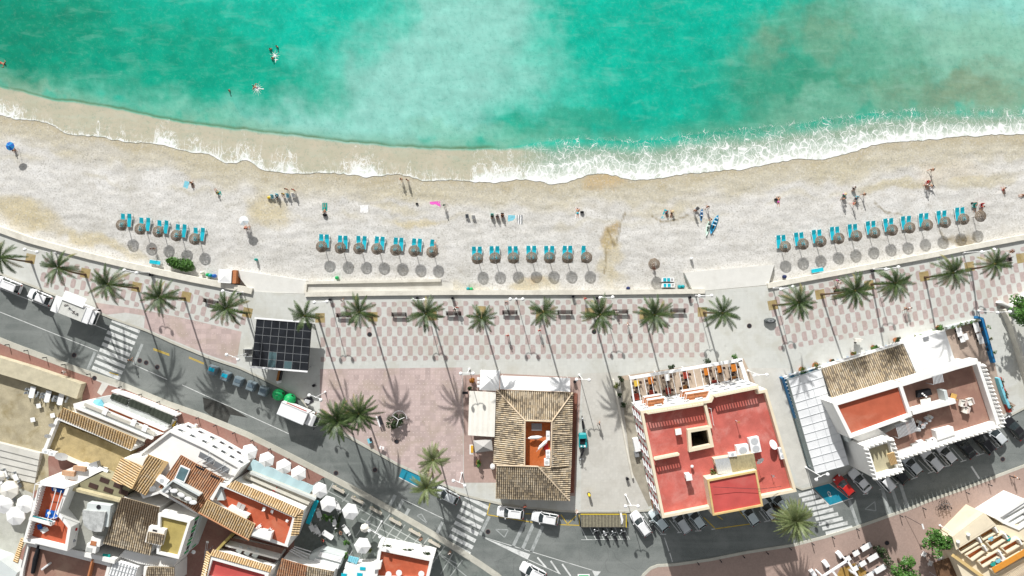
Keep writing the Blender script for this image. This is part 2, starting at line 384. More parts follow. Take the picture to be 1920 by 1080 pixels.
DRY = alb(228, 226, 222); TAN = alb(200, 191, 164); WET = alb(190, 178, 148); GREYP = alb(206, 203, 196); YEL = alb(205, 190, 148)
PATCH = [(40, 400, 60, 26, .3, YEL, .8), (165, 448, 60, 12, .3, YEL, .7), (110, 470, 60, 9, .25, YEL, .35), (240, 475, 40, 7, .2, YEL, .5), (500, 395, 40, 26, .4, YEL, .7), (745, 391, 45, 9, .1, TAN, .7), (785, 418, 28, 9, .1, YEL, .7), (1000, 535, 40, 12, 0, YEL, .6), (1012, 528, 12, 8, .3, alb(205, 178, 140), .5), (870, 540, 50, 8, 0, YEL, .3), (1150, 445, 12, 26, .15, alb(178, 150, 96), .9), (1152, 480, 16, 40, 0, YEL, .6), (1150, 520, 24, 18, 0, YEL, .4), (1240, 396, 60, 12, -.1, TAN, .6), (1060, 390, 60, 10, 0, TAN, .4), (1130, 342, 36, 14, 0, alb(200, 174, 128), .8), (1300, 385, 50, 10, -.2, TAN, .4), (250, 240, 60, 14, .2, TAN, .4), (400, 300, 90, 18, .2, TAN, .7), (160, 278, 90, 12, .2, GREYP, .5), (1840, 340, 60, 10, -.1, TAN, .8), (1680, 345, 70, 9, -.1, TAN, .9), (1790, 320, 60, 20, 0, alb(206, 190, 156), .4), (1580, 320, 60, 22, 0, TAN, .7), (1800, 448, 24, 12, -.2, alb(150, 134, 104), .8), (300, 268, 90, 9, .2, TAN, .5), (90, 258, 80, 7, .2, TAN, .5), (780, 365, 70, 12, .1, TAN, .6)]
TRACKS = [[(1138, 428), (1144, 442), (1149, 455), (1152, 462)], [(1164, 418), (1162, 432), (1157, 450), (1153, 462)], [(1137, 468), (1136, 486), (1133, 512)], [(1173, 400), (1165, 415)], [(1222, 405), (1240, 416), (1262, 414), (1290, 404)], [(1795, 440), (1806, 452), (1812, 446)], [(1762, 432), (1772, 452), (1785, 446)], [(1640, 380), (1660, 398), (1690, 402)]]
def beach_col(x, y, t, ys, yb):
    wx = x + 22 * frac(x, y, 40, 4, 2.3); wy = y + 11 * frac(x, y, 34, 4, 5.7)
    c = lerp3(DRY, GREYP, .45 + .55 * frac(x, y, 45, 4, 1.1))
    d = wy - ys
    band = sst(0, 8, d) * (1 - sst(26, 62, d + 14 * frac(x, 0, 90, 2)))
    c = lerp3(c, TAN, .75 * band)
    c = lerp3(c, WET, .85 * (1 - sst(2, 22, d + 10 * frac(x, y, 30, 2, 7))))
    for k, off in enumerate((40, 58, 78)):                   # berms left by old tides
        q = d - off - 16 * frac(x, 0, 120, 3, k * 3.3)
        c = lerp3(c, TAN if k != 1 else GREYP, .5 * math.exp(-(q / 5.) ** 2) * sst(-.4, .3, frac(x, k * 40, 80, 2, 4.)))
    for (bx, by, rx, ry, an, col, a) in PATCH:
        dx = wx - bx; dy = wy - by
        u = (dx * math.cos(an) + dy * math.sin(an)) / rx; v = (-dx * math.sin(an) + dy * math.cos(an)) / ry
        q = u * u + v * v
        if q < 2.2: c = lerp3(c, col, a * (1 - sst(.2, 2.0, q)))
    for line in TRACKS:
        for (ax, ay), (bx, by) in zip(line, line[1:]):
            if min(ay, by) - 6 < y < max(ay, by) + 6 and min(ax, bx) - 8 < x < max(ax, bx) + 8:
                L = math.hypot(bx - ax, by - ay); u = max(0, min(1, ((x - ax) * (bx - ax) + (y - ay) * (by - ay)) / L / L)); q = math.hypot(x - ax - u * (bx - ax), y - ay - u * (by - ay)) + 2.2 * noise.noise((x / 4., y / 4., 2.))
                c = lerp3(c, alb(140, 124, 90), .75 * (1 - sst(.3, 2.6, q)))
    return c
def build_beach():
    mb = MB(); tint = []; NR = 66
    for x in xs:
        ys = y_sm(x) - 12; yb = y_wall(x) + 1
        for i in range(NR):
            t = i / (NR - 1); y = ys + (yb - ys) * t
            if i == 0: z = -1.75
            else:
                dd = y - y_sm(x)
                z = -1.56 + .5 * sst(-4, 150, dd) + .05 * max(-1, min(1, dd / 12)) + .075 * frac(x, y * 2.6, 26, 5, .5) * sst(0, 30, dd) + .025 * frac(x, y * 1.5, 9, 2, 6.) * sst(0, 20, dd)
                if yb - y < 8: z = min(z, -1.0)
            mb.V(P(x, y, z))
            tint.append(beach_col(min(max(x, -60), 1980), y, t, y_sm(x), yb))
    for i in range(len(xs) - 1):
        for j in range(NR - 1):
            a = i * NR + j; mb.face((a, a + 1, a + NR + 1, a + NR))
    m, nt, b = newmat('pebble_beach')
    at = nd(nt, 'ShaderNodeAttribute', attribute_name='tint')
    pos = nd(nt, 'ShaderNodeNewGeometry').outputs['Position']
    vo = nd(nt, 'ShaderNodeTexVoronoi'); vo.inputs['Scale'].default_value = 4.6; nt.links.new(pos, vo.inputs['Vector'])
    n1 = noise_tex(nt, pos, 3.8, 4, .75); n2 = noise_tex(nt, pos, .55, 4, .7); n3 = noise_tex(nt, pos, 8, 2, .6); n4 = noise_tex(nt, pos, .22, 4, .65, .6)
    sep = nd(nt, 'ShaderNodeSeparateColor'); nt.links.new(vo.outputs['Color'], sep.inputs[0])
    c = mixc(nt, mth(nt, 'MULTIPLY', rampf(nt, sep.outputs[0], .3, 1.0), .34), at.outputs['Color'], (.34, .325, .29))
    c = mixc(nt, mth(nt, 'MULTIPLY', rampf(nt, sep.outputs[1], .75, 1.0), .22), c, (.76, .76, .74))
    c = mixc(nt, mth(nt, 'MULTIPLY', rampf(nt, n1, .53, .66), mth(nt, 'ADD', .5, mth(nt, 'MULTIPLY', rampf(nt, n4, .45, .65), .3))), c, (.22, .205, .17))
    c = mixc(nt, mth(nt, 'MULTIPLY', rampf(nt, n2, .52, .75), .22), c, (.36, .31, .23))
    nt.links.new(c, b.inputs['Base Color']); b.inputs['Roughness'].default_value = .95; b.inputs['Specular IOR Level'].default_value = .1
    bp = nd(nt, 'ShaderNodeBump'); bp.inputs['Strength'].default_value = .5; bp.inputs['Distance'].default_value = .06
    nt.links.new(mth(nt, 'ADD', mth(nt, 'ADD', n1, mth(nt, 'MULTIPLY', n3, .5)), n2), bp.inputs['Height']); nt.links.new(bp.outputs[0], b.inputs['Normal'])
    o = mb.build('beach', m, smooth=True, kind='structure')
    attr(o.data, 'tint', tint, 'FLOAT_COLOR')
build_beach()

def sheet(name, pts, z, mat):
    mb = MB(); mb.poly([P(x, y, z) for x, y in pts]); o = mb.build(name, mat, kind='structure')
    if o.data.polygons[0].normal.z < 0: o.data.flip_normals()
    return o
def slab(name, pts, z0, z1, mat):
    mb = MB(); mb.prism([P(x, y, z1) for x, y in pts], z0, z1); return mb.build(name, mat, kind='structure')
def strip_pts(line, w, z, side=0):
    q = [P(x, y, z) for x, y in line]; L = []; Rr = []
    for i, p in enumerate(q):
        d = (q[min(i + 1, len(q) - 1)] - q[max(i - 1, 0)]); d.z = 0; d.normalize()
        n = Vector((-d.y, d.x, 0)); L.append(p + n * w * (.5 + side * .5)); Rr.append(p - n * w * (.5 - side * .5))
    return L, Rr
def ribbon(mb, line, w, z0, z1, m=0, side=0):
    """a wall or kerb that follows a line"""
    L, Rr = strip_pts(line, w, z1, side)
    n = len(L)
    k = [[mb.V((p.x, p.y, zz_)) for p in arr] for arr in (L, Rr) for zz_ in (z0, z1)]
    l0, l1, r0, r1 = k
    for i in range(n - 1):
        mb.face((l1[i + 1], l1[i], r1[i], r1[i + 1]), m); mb.face((l0[i], l1[i], l1[i + 1], l0[i + 1]), m); mb.face((r1[i], r0[i], r0[i + 1], r1[i + 1]), m)
    mb.face((l0[0], r0[0], r1[0], l1[0]), m); mb.face((l1[-1], r1[-1], r0[-1], l0[-1]), m)

def asphalt_mat():
    m, nt, b = newmat('worn_asphalt')
    pos = nd(nt, 'ShaderNodeNewGeometry').outputs['Position']
    n1 = noise_tex(nt, pos, .18, 4, .6, .6); n2 = noise_tex(nt, pos, 1.4, 4, .7); n3 = noise_tex(nt, pos, 9, 2, .7)
    mp = nd(nt, 'ShaderNodeMapping'); mp.inputs['Rotation'].default_value = (0, 0, .38); mp.inputs['Scale'].default_value = (.05, .7, 1); nt.links.new(pos, mp.inputs['Vector'])
    n4 = noise_tex(nt, mp.outputs[0], 1.0, 3, .5)
    c = mixc(nt, rampf(nt, n1, .35, .65), (.135, .15, .142), (.20, .214, .203))
    c = mixc(nt, mth(nt, 'MULTIPLY', rampf(nt, n4, .45, .7), .35), c, (.27, .285, .27))
    c = mixc(nt, mth(nt, 'MULTIPLY', rampf(nt, n2, .5, .75), .3), c, (.09, .10, .097))
    c = mixc(nt, mth(nt, 'MULTIPLY', rampf(nt, n3, .45, .75), .45), c, (.32, .335, .32))
    c = mixc(nt, mth(nt, 'MULTIPLY', rampf(nt, n3, .45, .25), .4), c, (.07, .075, .072))
    vo = nd(nt, 'ShaderNodeTexVoronoi', feature='DISTANCE_TO_EDGE'); vo.inputs['Scale'].default_value = .16
    nw = nd(nt, 'ShaderNodeTexNoise'); nw.inputs['Scale'].default_value = .5; nt.links.new(pos, nw.inputs['Vector'])
    wv = nd(nt, 'ShaderNodeVectorMath', operation='MULTIPLY_ADD'); nt.links.new(nw.outputs['Color'], wv.inputs[0]); wv.inputs[1].default_value = (2, 2, 0); nt.links.new(pos, wv.inputs[2]); nt.links.new(wv.outputs[0], vo.inputs['Vector'])
    c = mixc(nt, mth(nt, 'MULTIPLY', rampf(nt, vo.outputs['Distance'], .008, .002), .22), c, (.07, .075, .07))
    nt.links.new(c, b.inputs['Base Color']); b.inputs['Roughness'].default_value = .9; b.inputs['Specular IOR Level'].default_value = .2
    return m
def tiled(name, col, size, rot=0, joint=.8, var=.08, dirt=None, dirt_amt=.4, mortar=.02, fine=12):
    m, nt, b = newmat(name)
    pos = nd(nt, 'ShaderNodeNewGeometry').outputs['Position']
    mp = nd(nt, 'ShaderNodeMapping'); mp.inputs['Rotation'].default_value = (0, 0, rot); nt.links.new(pos, mp.inputs['Vector'])
    br = nd(nt, 'ShaderNodeTexBrick', offset=0.0); br.inputs['Scale'].default_value = 1; br.inputs['Brick Width'].default_value = size; br.inputs['Row Height'].default_value = size
    br.inputs['Mortar Size'].default_value = mortar; br.inputs['Mortar Smooth'].default_value = .4
    br.inputs['Color1'].default_value = rgb([c * (1 - var) for c in col]); br.inputs['Color2'].default_value = rgb([c * (1 + var) for c in col]); br.inputs['Mortar'].default_value = rgb([c * joint for c in col])
    nt.links.new(mp.outputs[0], br.inputs['Vector'])
    n1 = noise_tex(nt, pos, .25, 4, .65, .5); n2 = noise_tex(nt, pos, fine, 2, .6); n3 = noise_tex(nt, pos, 1.1, 4, .7)
    c = br.outputs['Color']
    dc = dirt or [q * .78 for q in col]
    c = mixc(nt, mth(nt, 'MULTIPLY', rampf(nt, n1, .45, .7), dirt_amt), c, dc)
    c = mixc(nt, mth(nt, 'MULTIPLY', rampf(nt, n3, .55, .8), dirt_amt * .8), c, [q * .8 for q in dc])
    c = mixc(nt, mth(nt, 'MULTIPLY', rampf(nt, n2, .5, .8), .22), c, [q * .6 for q in col])
    nt.links.new(c, b.inputs['Base Color']); b.inputs['Roughness'].default_value = .85; b.inputs['Specular IOR Level'].default_value = .2
    return m
asphalt = asphalt_mat()
pave = tiled('promenade_paving', (.56, .565, .53), .62, .0, .93, .03, (.47, .46, .40), .65, .018)
pinkblock = tiled('pink_paving', (.44, .355, .335), .3, .1, .93, .10, (.40, .33, .28), .5)
plazapink = tiled('plaza_paving', (.50, .395, .37), .86, .0, .9, .13, (.42, .34, .28), .8)
redpave = tiled('red_paving', (.29, .155, .125), .25, .38, .95, .08, (.35, .23, .19), .6)
brownpave = tiled('brown_paving', (.36, .265, .225), .25, -.25, .95, .07, (.43, .31, .26), .5)
gridpave = tiled('dark_grid_paving', (.165, .185, .17), .4, -.55, .9, .12, (.23, .24, .22), .6)
kerbm = tiled('kerb_stone', (.50, .485, .42), .9, .38, .85, .05, (.42, .40, .33), .5)
concrete = M('concrete', (.58, .565, .52), .9, .1, .6, fine=10, dirt=(.46, .44, .38), dirt_amt=.5)
yardtan = M('yard_earth', (.40, .35, .24), .95, .26, .5, fine=8, bump=.4, dirt=(.22, .17, .07), dirt_amt=.8)
paint = M('road_paint', (.66, .67, .65), .7, .08, 2.5, fine=9, dirt=(.25, .26, .25), dirt_amt=.75)
fadedpaint = M('faded_road_paint', (.38, .40, .39), .8, .15, 2.5, fine=9, dirt=(.18, .2, .19), dirt_amt=.8)
yellowpaint = M('yellow_road_paint', (.62, .43, .05), .7, .1, 2.5, fine=9, dirt=(.3, .22, .06), dirt_amt=.6)
bluepaint = M('blue_bay_paint', (.015, .23, .33), .7, .12, .9, fine=8, dirt=(.06, .36, .44), dirt_amt=.6)
earth = M('inland_earth', (.34, .30, .24), .95, .2, .05, fine=2)

NK = [(-90, 478), (0, 513), (63, 537), (127, 563), (180, 584), (208, 596), (275, 620), (320, 641), (387, 669), (450, 690), (487, 707), (530, 728), (563, 746), (593, 783), (630, 806), (683, 836), (747, 872), (800, 896), (836, 911), (861, 925), (890, 934), (935, 944), (1000, 953), (1052, 958), (1087, 960), (1173, 960), (1215, 957), (1245, 946)]
NK2 = [(1245, 946), (1330, 925), (1430, 905), (1470, 902), (1504, 918), (1557, 904), (1590, 885), (1660, 866), (1760, 836), (1870, 792), (1915, 768), (1990, 730)]
SK = [(-90, 597), (0, 635), (25, 645), (100, 673), (150, 692), (230, 719), (317, 755), (383, 778), (467, 813), (550, 855), (608, 885), (684, 925), (743, 958), (810, 997), (852, 1023), (900, 1054), (935, 1078), (970, 1110), (990, 1160)]
SKR = [(1190, 1160), (1200, 1090), (1207, 1078), (1220, 1066), (1233, 1061), (1265, 1059), (1330, 1050), (1400, 1036), (1490, 1022), (1555, 1005), (1604, 990), (1660, 970), (1701, 956), (1742, 939), (1803, 918), (1920, 874), (1990, 846)]
sheet('inland_ground', [(-9000, 640), (-90, 640), (1990, 640), (11000, 640), (11000, 9000), (-9000, 9000)], -.06, earth)
sheet('inland_ground', [(-9000, -60), (-470, -60), (-90, 396), (-90, 640), (-9000, 640)], -1.02, earth); sheet('inland_ground', [(1990, 430), (2390, 360), (11000, 360), (11000, 640), (1990, 640)], -1.02, earth)
sheet('road', [(-90, 478), (300, 560), (1990, 560), (1990, 1160), (-90, 1160)], 0, asphalt)
nb = [(x, y) for x, y in WALLL + WALLM + WALLR]
slab('promenade', [(-90, 396)] + nb + [(1995, 430), (1995, 728)] + list(reversed(NK2[:-1])) + list(reversed(NK[:-1])), -1.6, .12, pave)
slab('south_pavement', SK + [(-90, 1160)], -.3, .12, redpave)
slab('corner_pavement', SKR + [(1990, 1160)], -.3, .12, brownpave)
mb = MB()
ribbon(mb, NK, .35, -.1, .135); ribbon(mb, NK2, .35, -.1, .135)
mb.build('kerb', kerbm, kind='structure')
mb = MB(); ribbon(mb, SK, .95, -.1, .137, side=-.6); ribbon(mb, SKR, .45, -.1, .137)
mb.build('kerb', kerbm, kind='structure')

Z1 = .125
PLAZA = [(600, 692), (867, 689), (869, 916), (840, 910), (747, 869), (683, 832), (630, 802), (600, 785)]
sheet('pink_plaza', PLAZA, Z1, plazapink)
PINKL = [(178, 567), (270, 581), (360, 600), (453, 622), (443, 683), (390, 665), (320, 636), (270, 615), (272, 592), (235, 586), (200, 590), (182, 582)]
sheet('pink_plaza', PINKL, Z1, plazapink)
sheet('terrace_paving', [(868, 704), (932, 700), (1090, 708), (1078, 930), (935, 925), (930, 905), (870, 905)], Z1, tiled('cafe_paving', (.44, .32, .28), .4, .0, .92, .06))
sheet('landing_paving', [(176, 706), (235, 723), (231, 730), (203, 722), (190, 742), (182, 736), (191, 718), (174, 711)], Z1, concrete)
sheet('cafe_ground', [(606, 897), (620, 893), (684, 932), (743, 966), (810, 1005), (852, 1031), (900, 1062), (934, 1084), (968, 1116), (980, 1150), (540, 1150), (560, 925)], Z1, gridpave)
sheet('lane_ground', [(-90, 905), (0, 900), (62, 925), (55, 1010), (22, 1060), (-90, 1060)], .129, M('lane_concrete', (.46, .46, .41), .9, .15, .5, fine=8, dirt=(.33, .33, .26), dirt_amt=.6))
sheet('yard_ground', [(-90, 660), (0, 697), (155, 742), (150, 775), (110, 795), (90, 860), (92, 905), (0, 960), (-90, 960)], Z1, yardtan)
sheet('alley_paving', [(1092, 700), (1160, 698), (1215, 955), (1089, 956)], Z1, tiled('alley_paving_tiles', (.55, .535, .49), .5, .05, .93, .04, (.42, .40, .35), .5))
sheet('alley_paving', [(1400, 690), (1480, 690), (1520, 905), (1500, 912)], Z1, concrete)
sheet('terrace_paving', [(1772, 620), (1846, 598), (1880, 745), (1905, 760), (1872, 785), (1832, 680), (1790, 672)], Z1, tiled('terrace_tiles', (.42, .33, .27), .4, .3, .92, .06))

def block(mb, c, ux, uy, w, h, kind, z):
    pts = []; r = min(w, h) * .46
    for (sx, sy, rd) in ((-1, -1, kind & 1), (1, -1, kind & 2), (1, 1, kind & 2), (-1, 1, kind & 1)):
        cx, cy = sx * w / 2, sy * h / 2
        if not rd: pts.append((cx, cy))
        else:
            a0 = {(-1, -1): PI, (1, -1): 1.5 * PI, (1, 1): 0, (-1, 1): .5 * PI}[(sx, sy)]
            for k in range(4):
                a = a0 + k / 3 * PI / 2
                pts.append((cx - sx * r + r * math.cos(a), cy - sy * r + r * math.sin(a)))
    mb.poly([P(c[0] + ux[0] * a - uy[0] * b, c[1] + ux[1] * a - uy[1] * b, z) for a, b in pts])
def pattern(org, slope, nx, rows, keep, cell=9.6, rowh=18.5):
    mb = MB(); a = math.atan(slope); ux = (math.cos(a), math.sin(a)); uy = (-math.sin(a), math.cos(a)); rr = random.Random(5)
    y = 0
    for j, full in enumerate(rows):
        h = rowh if full else rowh * .5
        for i in range(nx):
            cx = (2 * i + (j % 2)) * cell + cell / 2; cy = y + h / 2
            p = (org[0] + ux[0] * cx + uy[0] * cy, org[1] + ux[1] * cx + uy[1] * cy)
            if keep(*p): block(mb, p, ux, uy, cell * .97, h * .97, rr.choice([1, 2, 1, 2, 3, 0, 2]), .126)
        y += h
    return mb.build('paving_pattern', pinkblock, kind='structure')
def inside(poly, x, y):
    c = False
    for i in range(len(poly)):
        (x1, y1), (x2, y2) = poly[i], poly[i - 1]
        if (y1 > y) != (y2 > y) and x < (x2 - x1) * (y - y1) / (y2 - y1) + x1: c = not c
    return c
pattern((600, 567.5), -.012, 38, [0, 1, 1, 1, 1, 1, 0], lambda x, y: not (x < 615 and y < 590) and x < 1322)
pattern((84, 482), .215, 21, [0, 1, 1, 0], lambda x, y: 80 < x < 458 and y < 622)
pattern((1440, 549), -.181, 27, [0, 1, 1, 1, 1, 1, 0], lambda x, y: x < 1925)
mb = MB(); rr = random.Random(3)
for j in range(15):
    for i in range(19):
        cx = 614 + i * 14.3 + (5 if j % 2 else 0); cy = 701 + j * 14.25
        if inside(PLAZA, cx + 5, cy + 5) and inside(PLAZA, cx - 5, cy + 6) and rr.random() > .1:
            for sx in (-1, 1):
                for sy in (-1, 1):
                    if rr.random() > .12:
                        x0, y0 = cx + sx * 4.4, cy + sy * 4.4
                        mb.poly([P(x0, y0, .129), P(x0 - sx * 2.3, y0, .129), P(x0 - sx * .9, y0 - sy * .9, .129), P(x0, y0 - sy * 2.3, .129)])
a = .215
for j in range(9):
    for i in range(20):
        cx0 = 190 + i * 13.5 + (4 if j % 2 else 0); cy = 568 + j * 12.5 + (cx0 - 190) * a
        if inside(PINKL, cx0 + 4, cy + 4) and inside(PINKL, cx0 - 4, cy - 4) and rr.random() > .15:
            for sx in (-1, 1):
                x0, y0 = cx0 + sx * 3.6, cy + sx * 1.5
                mb.poly([P(x0, y0, .129), P(x0 - sx * 2.1, y0 - 1, .129), P(x0 - sx * .7, y0 - 1.6, .129), P(x0 + sx * .5, y0 + 1.2, .129)])
palepink = M('pale_inlay', (.66, .56, .53), .85, .1, 3)
mb.build('paving_inlay', palepink, kind='structure')

mb = MB()
def gline(mb, a, b, w, z): 
    A = P(*a, z); B = P(*b, z); d = (B - A).normalized(); n = Vector((-d.y, d.x, 0)) * w / 2
    mb.poly([A + n, B + n, B - n, A - n])
Q8 = zz(580, 880, 5.4)
for a, b in (((330, 300), (1500, 960)), ((520, 500), (1300, 905)), ((560, 560), (1250, 1000)), ((1240, 800), (1600, 1090)), ((150, 200), (400, 330))):
    gline(mb, *Q8(a, b), .16, .130)
for a, b in (((240, 140), (150, 300)), ((400, 245), (330, 330)), ((560, 330), (480, 470)), ((640, 440), (470, 680)), ((820, 450), (640, 700)), ((900, 520), (730, 760)), ((970, 560), (830, 760)), ((1030, 640), (900, 800)), ((1110, 690), (990, 830)), ((1210, 690), (1080, 850)), ((1370, 780), (1240, 960)), ((1450, 860), (1330, 1060)), ((1550, 920), (1420, 1090))):
    gline(mb, *Q8(a, b), .16, .134)
mb.build('paving_joints', M('pale_joint', (.40, .42, .40), .85, .12, 2), kind='structure')

def stripe(mb, a, b, w, z=.004):
    gline(mb, a, b, w, z)
mb = MB()
for i in range(10):                                   # crossings
    x0 = 210 - 4.6 * i; y0 = 600.5 + 11.0 * i
    stripe(mb, (x0, y0), (x0 + 52, y0 + 21.5), .62)
for i in range(9):
    x0 = 880 - 4.9 * i; y0 = 929 + 12.3 * i
    stripe(mb, (x0 - 8, y0 + 1), (x0 + 36, y0 + 24), .66)
Q20 = zz(1400, 860, 4.91)
for i in range(9):
    a, b = Q20((480 + 31 * i, 338 + 44 * i), (622 + 44 * i, 303 + 41 * i)); stripe(mb, a, b, .62)
mb.build('crosswalk', paint, kind='structure')
Q1 = zz(0, 500, 6); Q3 = zz(0, 640, 6); Q5 = zz(300, 720, 6); Q11 = zz(860, 820, 6); Q12 = zz(860, 940, 6); Q15 = zz(1140, 920, 6); Q19 = zz(1640, 700, 6.75); Q21 = zz(1640, 860, 4.91)
mb = MB()
for q, w in ((Q3((1600, 30), (1505, 260)), .45), (Q3((1070, 120), (985, 320)), .45), (Q12((345, 170), (240, 380)), .5), (Q8((1350, 530), (1270, 690)), .5), (Q20((945, 385), (1025, 620)), .5)): stripe(mb, *q, w)
mb.build('stop_line', fadedpaint, kind='structure')
mb = MB()
for q in (Q1((0, 510), (1100, 950)), Q3((1500, 260), (1880, 430)), Q5((250, 10), (1450, 560)), Q8((940, 300), (1360, 500)), Q12((270, 400), (1520, 780)), Q12((780, 655), (1150, 820)), Q1((0, 245), (1200, 710))): stripe(mb, *q, .11)
for q in (Q12((885, 630), (985, 745)), Q12((1035, 670), (1135, 815)), Q12((1165, 705), (1260, 840))): stripe(mb, *q, .28, .008)
mb.poly([P(x, y, .012) for x, y in Q12((270, 405), (805, 595), (775, 655))])
mb.poly([P(x, y, .008) for x, y in Q12((1500, 780), (1600, 790), (1560, 840), (1530, 840))])
stripe(mb, *Q15((635, 530), (685, 680)), .15); stripe(mb, *Q15((695, 700), (725, 800)), .15)
for q in (Q21((890, 70), (965, 185)),): stripe(mb, *q, .3)
for (a, b) in (((520, 450), (620, 490)),): pass
for q in (Q15((690, 330), (805, 475)), Q15((400, 240), (470, 340)), Q15((520, 390), (610, 490)), Q15((905, 320), (1015, 450)), Q15((1700, 230), (1790, 345))): stripe(mb, *q, .12)
for q in (Q15((585, 492), (655, 490)), Q15((780, 473), (845, 465)), Q15((980, 455), (1050, 450)), Q15((1755, 350), (1830, 335)), Q15((1165, 435), (1210, 430))): stripe(mb, *q, .14, .008)
for q in (Q20((1070, 330), (1120, 320)), Q20((1220, 285), (1275, 270)), Q21((190, 235), (245, 215)), Q21((335, 190), (395, 170)), Q21((490, 135), (545, 118)), Q21((640, 75), (700, 62)), Q21((790, 30), (845, 12)), Q19((1285, 1045), (1390, 1010)), Q19((1490, 960), (1570, 935))): stripe(mb, *q, .14, .008)
for q in (Q20((1000, 225), (1100, 325)), Q20((1150, 160), (1250, 275)), Q21((110, 130), (220, 225)), Q21((250, 70), (370, 180)), Q21((400, 10), (520, 125)), Q21((560, -50), (670, 68)), Q21((710, -100), (815, 20)), Q19((1150, 870), (1340, 1030)), Q19((1380, 800), (1530, 945))): stripe(mb, *q, .11)
for x in (1370, 1470, 1560, 1655, 1750, 1850): stripe(mb, *Q12((x, 285), (x + 75, 430)), .1)
stripe(mb, *Q12((1370, 290), (1910, 290)), .1, .008); stripe(mb, *Q12((1380, 432), (1910, 425)), .1, .008)
mb.build('road_lines', paint, kind='structure')
mb = MB()
for q in (Q12((740, 240), (610, 510)), Q12((840, 260), (715, 545)), Q12((945, 280), (815, 575)), Q8((870, 260), (790, 415)), Q8((950, 310), (865, 465)), Q8((1010, 400), (950, 510)), Q21((70, 280), (145, 520)), Q21((155, 265), (230, 490)), Q21((235, 230), (310, 465)), Q21((-130, 285), (-60, 320))): stripe(mb, *q, .55)
for tri in (Q12((415, 315), (560, 320), (515, 405)), Q8((1090, 470), (1135, 450), (1195, 550)), Q20((1090, 465), (1180, 395), (1190, 480))):
    for a, b in zip(tri, tri[1:] + tri[:1]): stripe(mb, a, b, .16, .008)
mb.build('road_bands', fadedpaint, kind='structure')
mb = MB()
for q in (Q12((355, 10), (320, 150)), Q12((320, 150), (830, 235)), Q12((750, 140), (820, 140)), Q12((1135, 262), (1360, 270)), Q12((1355, 150), (1360, 270)), Q12((1150, 150), (1225, 255)), Q12((1225, 255), (1320, 165)), Q15((1075, 300), (1200, 420)), Q15((1205, 430), (1630, 370)), Q15((1470, 225), (1600, 360)), Q15((1225, 280), (1290, 325)), Q5((-570, -130), (-470, -100))): stripe(mb, *q, .15, .012)
Q2 = zz(320, 540, 6)
for k in (0, 12): stripe(mb, *Q2((205, 775 + k), (375, 845 + k)), .1, .012)
for k in (0, 14): stripe(mb, *Q3((1725, 80 + k), (1905, 145 + k)), .12, .012)
mb.build('yellow_lines', yellowpaint, kind='structure')
sheet('parking_bay', Q20((620, 270), (760, 225), (940, 365), (770, 430)), .008, bluepaint)
sheet('parking_bay', Q8((935, 0), (960, -25), (1140, 70), (1095, 175), (905, 80)), .008, bluepaint)
mb = MB()
for q in (Q20((585, 265), (765, 432)), Q20((765, 432), (980, 362)), Q20((755, 222), (945, 368)), Q8((905, 80), (1095, 178))): stripe(mb, *q, .14, .012)
c0 = Q20((765, 320))[0]
for a, b in (((-3, -4), (1, -1)), ((1, -1), (1, 4)), ((1, 4), (4, 4)), ((-3, 1), (-1, 5)), ((-1, 5), (3, 6)), ((-3, -4), (-4, 0))): stripe(mb, (c0[0] + a[0], c0[1] + a[1]), (c0[0] + b[0], c0[1] + b[1]), .13, .014)
mb.build('bay_lines', paint, kind='structure')
shadowasph = M('shadow_asphalt', (.05, .05, .045), .7, .3, .8, fine=9, dirt=(.13, .14, .13), dirt_amt=.7)
sheet('shadow_asphalt_patch', Q5((480, 150), (640, 195), (800, 262), (990, 380), (880, 360), (790, 345), (760, 440), (700, 440), (600, 380), (500, 300)), .0045, shadowasph)  # palm-crown shadow painted as a dark sheet, together with some darker asphalt
PITS = [(160, 512), (57, 485), (256, 538), (349, 556), (464, 586), (600, 596), (699, 594), (810, 592), (902, 583), (1014, 590), (1106, 586), (1208, 590), (1317, 585), (1449, 572), (1538, 552), (1630, 535), (1733, 518), (1818, 500), (1915, 484)]
mb = MB()
for k, (x, y) in enumerate(PITS):
    a = -.2 if x < 500 else (.18 if x > 1400 else 0); r = .8; c = P(x, y, .13)
    mb.poly([c + Vector((r * (u * math.cos(a) - v * math.sin(a)), r * (u * math.sin(a) + v * math.cos(a)), 0)) for u, v in ((-1, -1), (1, -1), (1, 1), (-1, 1))])
mb.build('soil_bed', M('ochre_soil', (.34, .26, .12), .95, .25, 1, fine=10, bump=.4, dirt=(.45, .38, .25), dirt_amt=.8), kind='structure')

def steps(pts_top, pts_bot, n, label):
    mb = MB(); nos = []
    for i in range(n):
        t0 = i / n
        z = .1 - (i + 1) * 1.1 / n + .1
        a = [pts_top[k][j] + (pts_bot[k][j] - pts_top[k][j]) * t0 for k in (0, 1) for j in (0, 1)]
        b = [pts_top[k][j] + (pts_bot[k][j] - pts_top[k][j]) * (1) for k in (0, 1) for j in (0, 1)]
        e0, e1 = P(a[0], a[1], z + .004), P(a[2], a[3], z + .004); dd = (e1 - e0).normalized(); nn = Vector((dd.y, -dd.x, 0)); nn = nn if nn.y > 0 else -nn
        nos.append((e0 - nn * .04, e1 - nn * .04, e1 - nn * .16, e0 - nn * .16))
        mb.prism([P(a[0], a[1], z), P(a[2], a[3], z), P(b[2], b[3], z), P(b[0], b[1], z)], -1.6 + .01 * i, z)
    o = mb.build('beach_steps', stepm); o['kind'] = 'structure'
    mb = MB(); [mb.poly(q) for q in nos]; o2 = mb.build('step_edges', M('step_edge', (.44, .43, .39), .9, .1, 2), kind='structure')
    return o
stepm = M('pale_concrete', (.66, .65, .61), .9, .05, .8, fine=8, dirt=(.55, .53, .48), dirt_amt=.4)
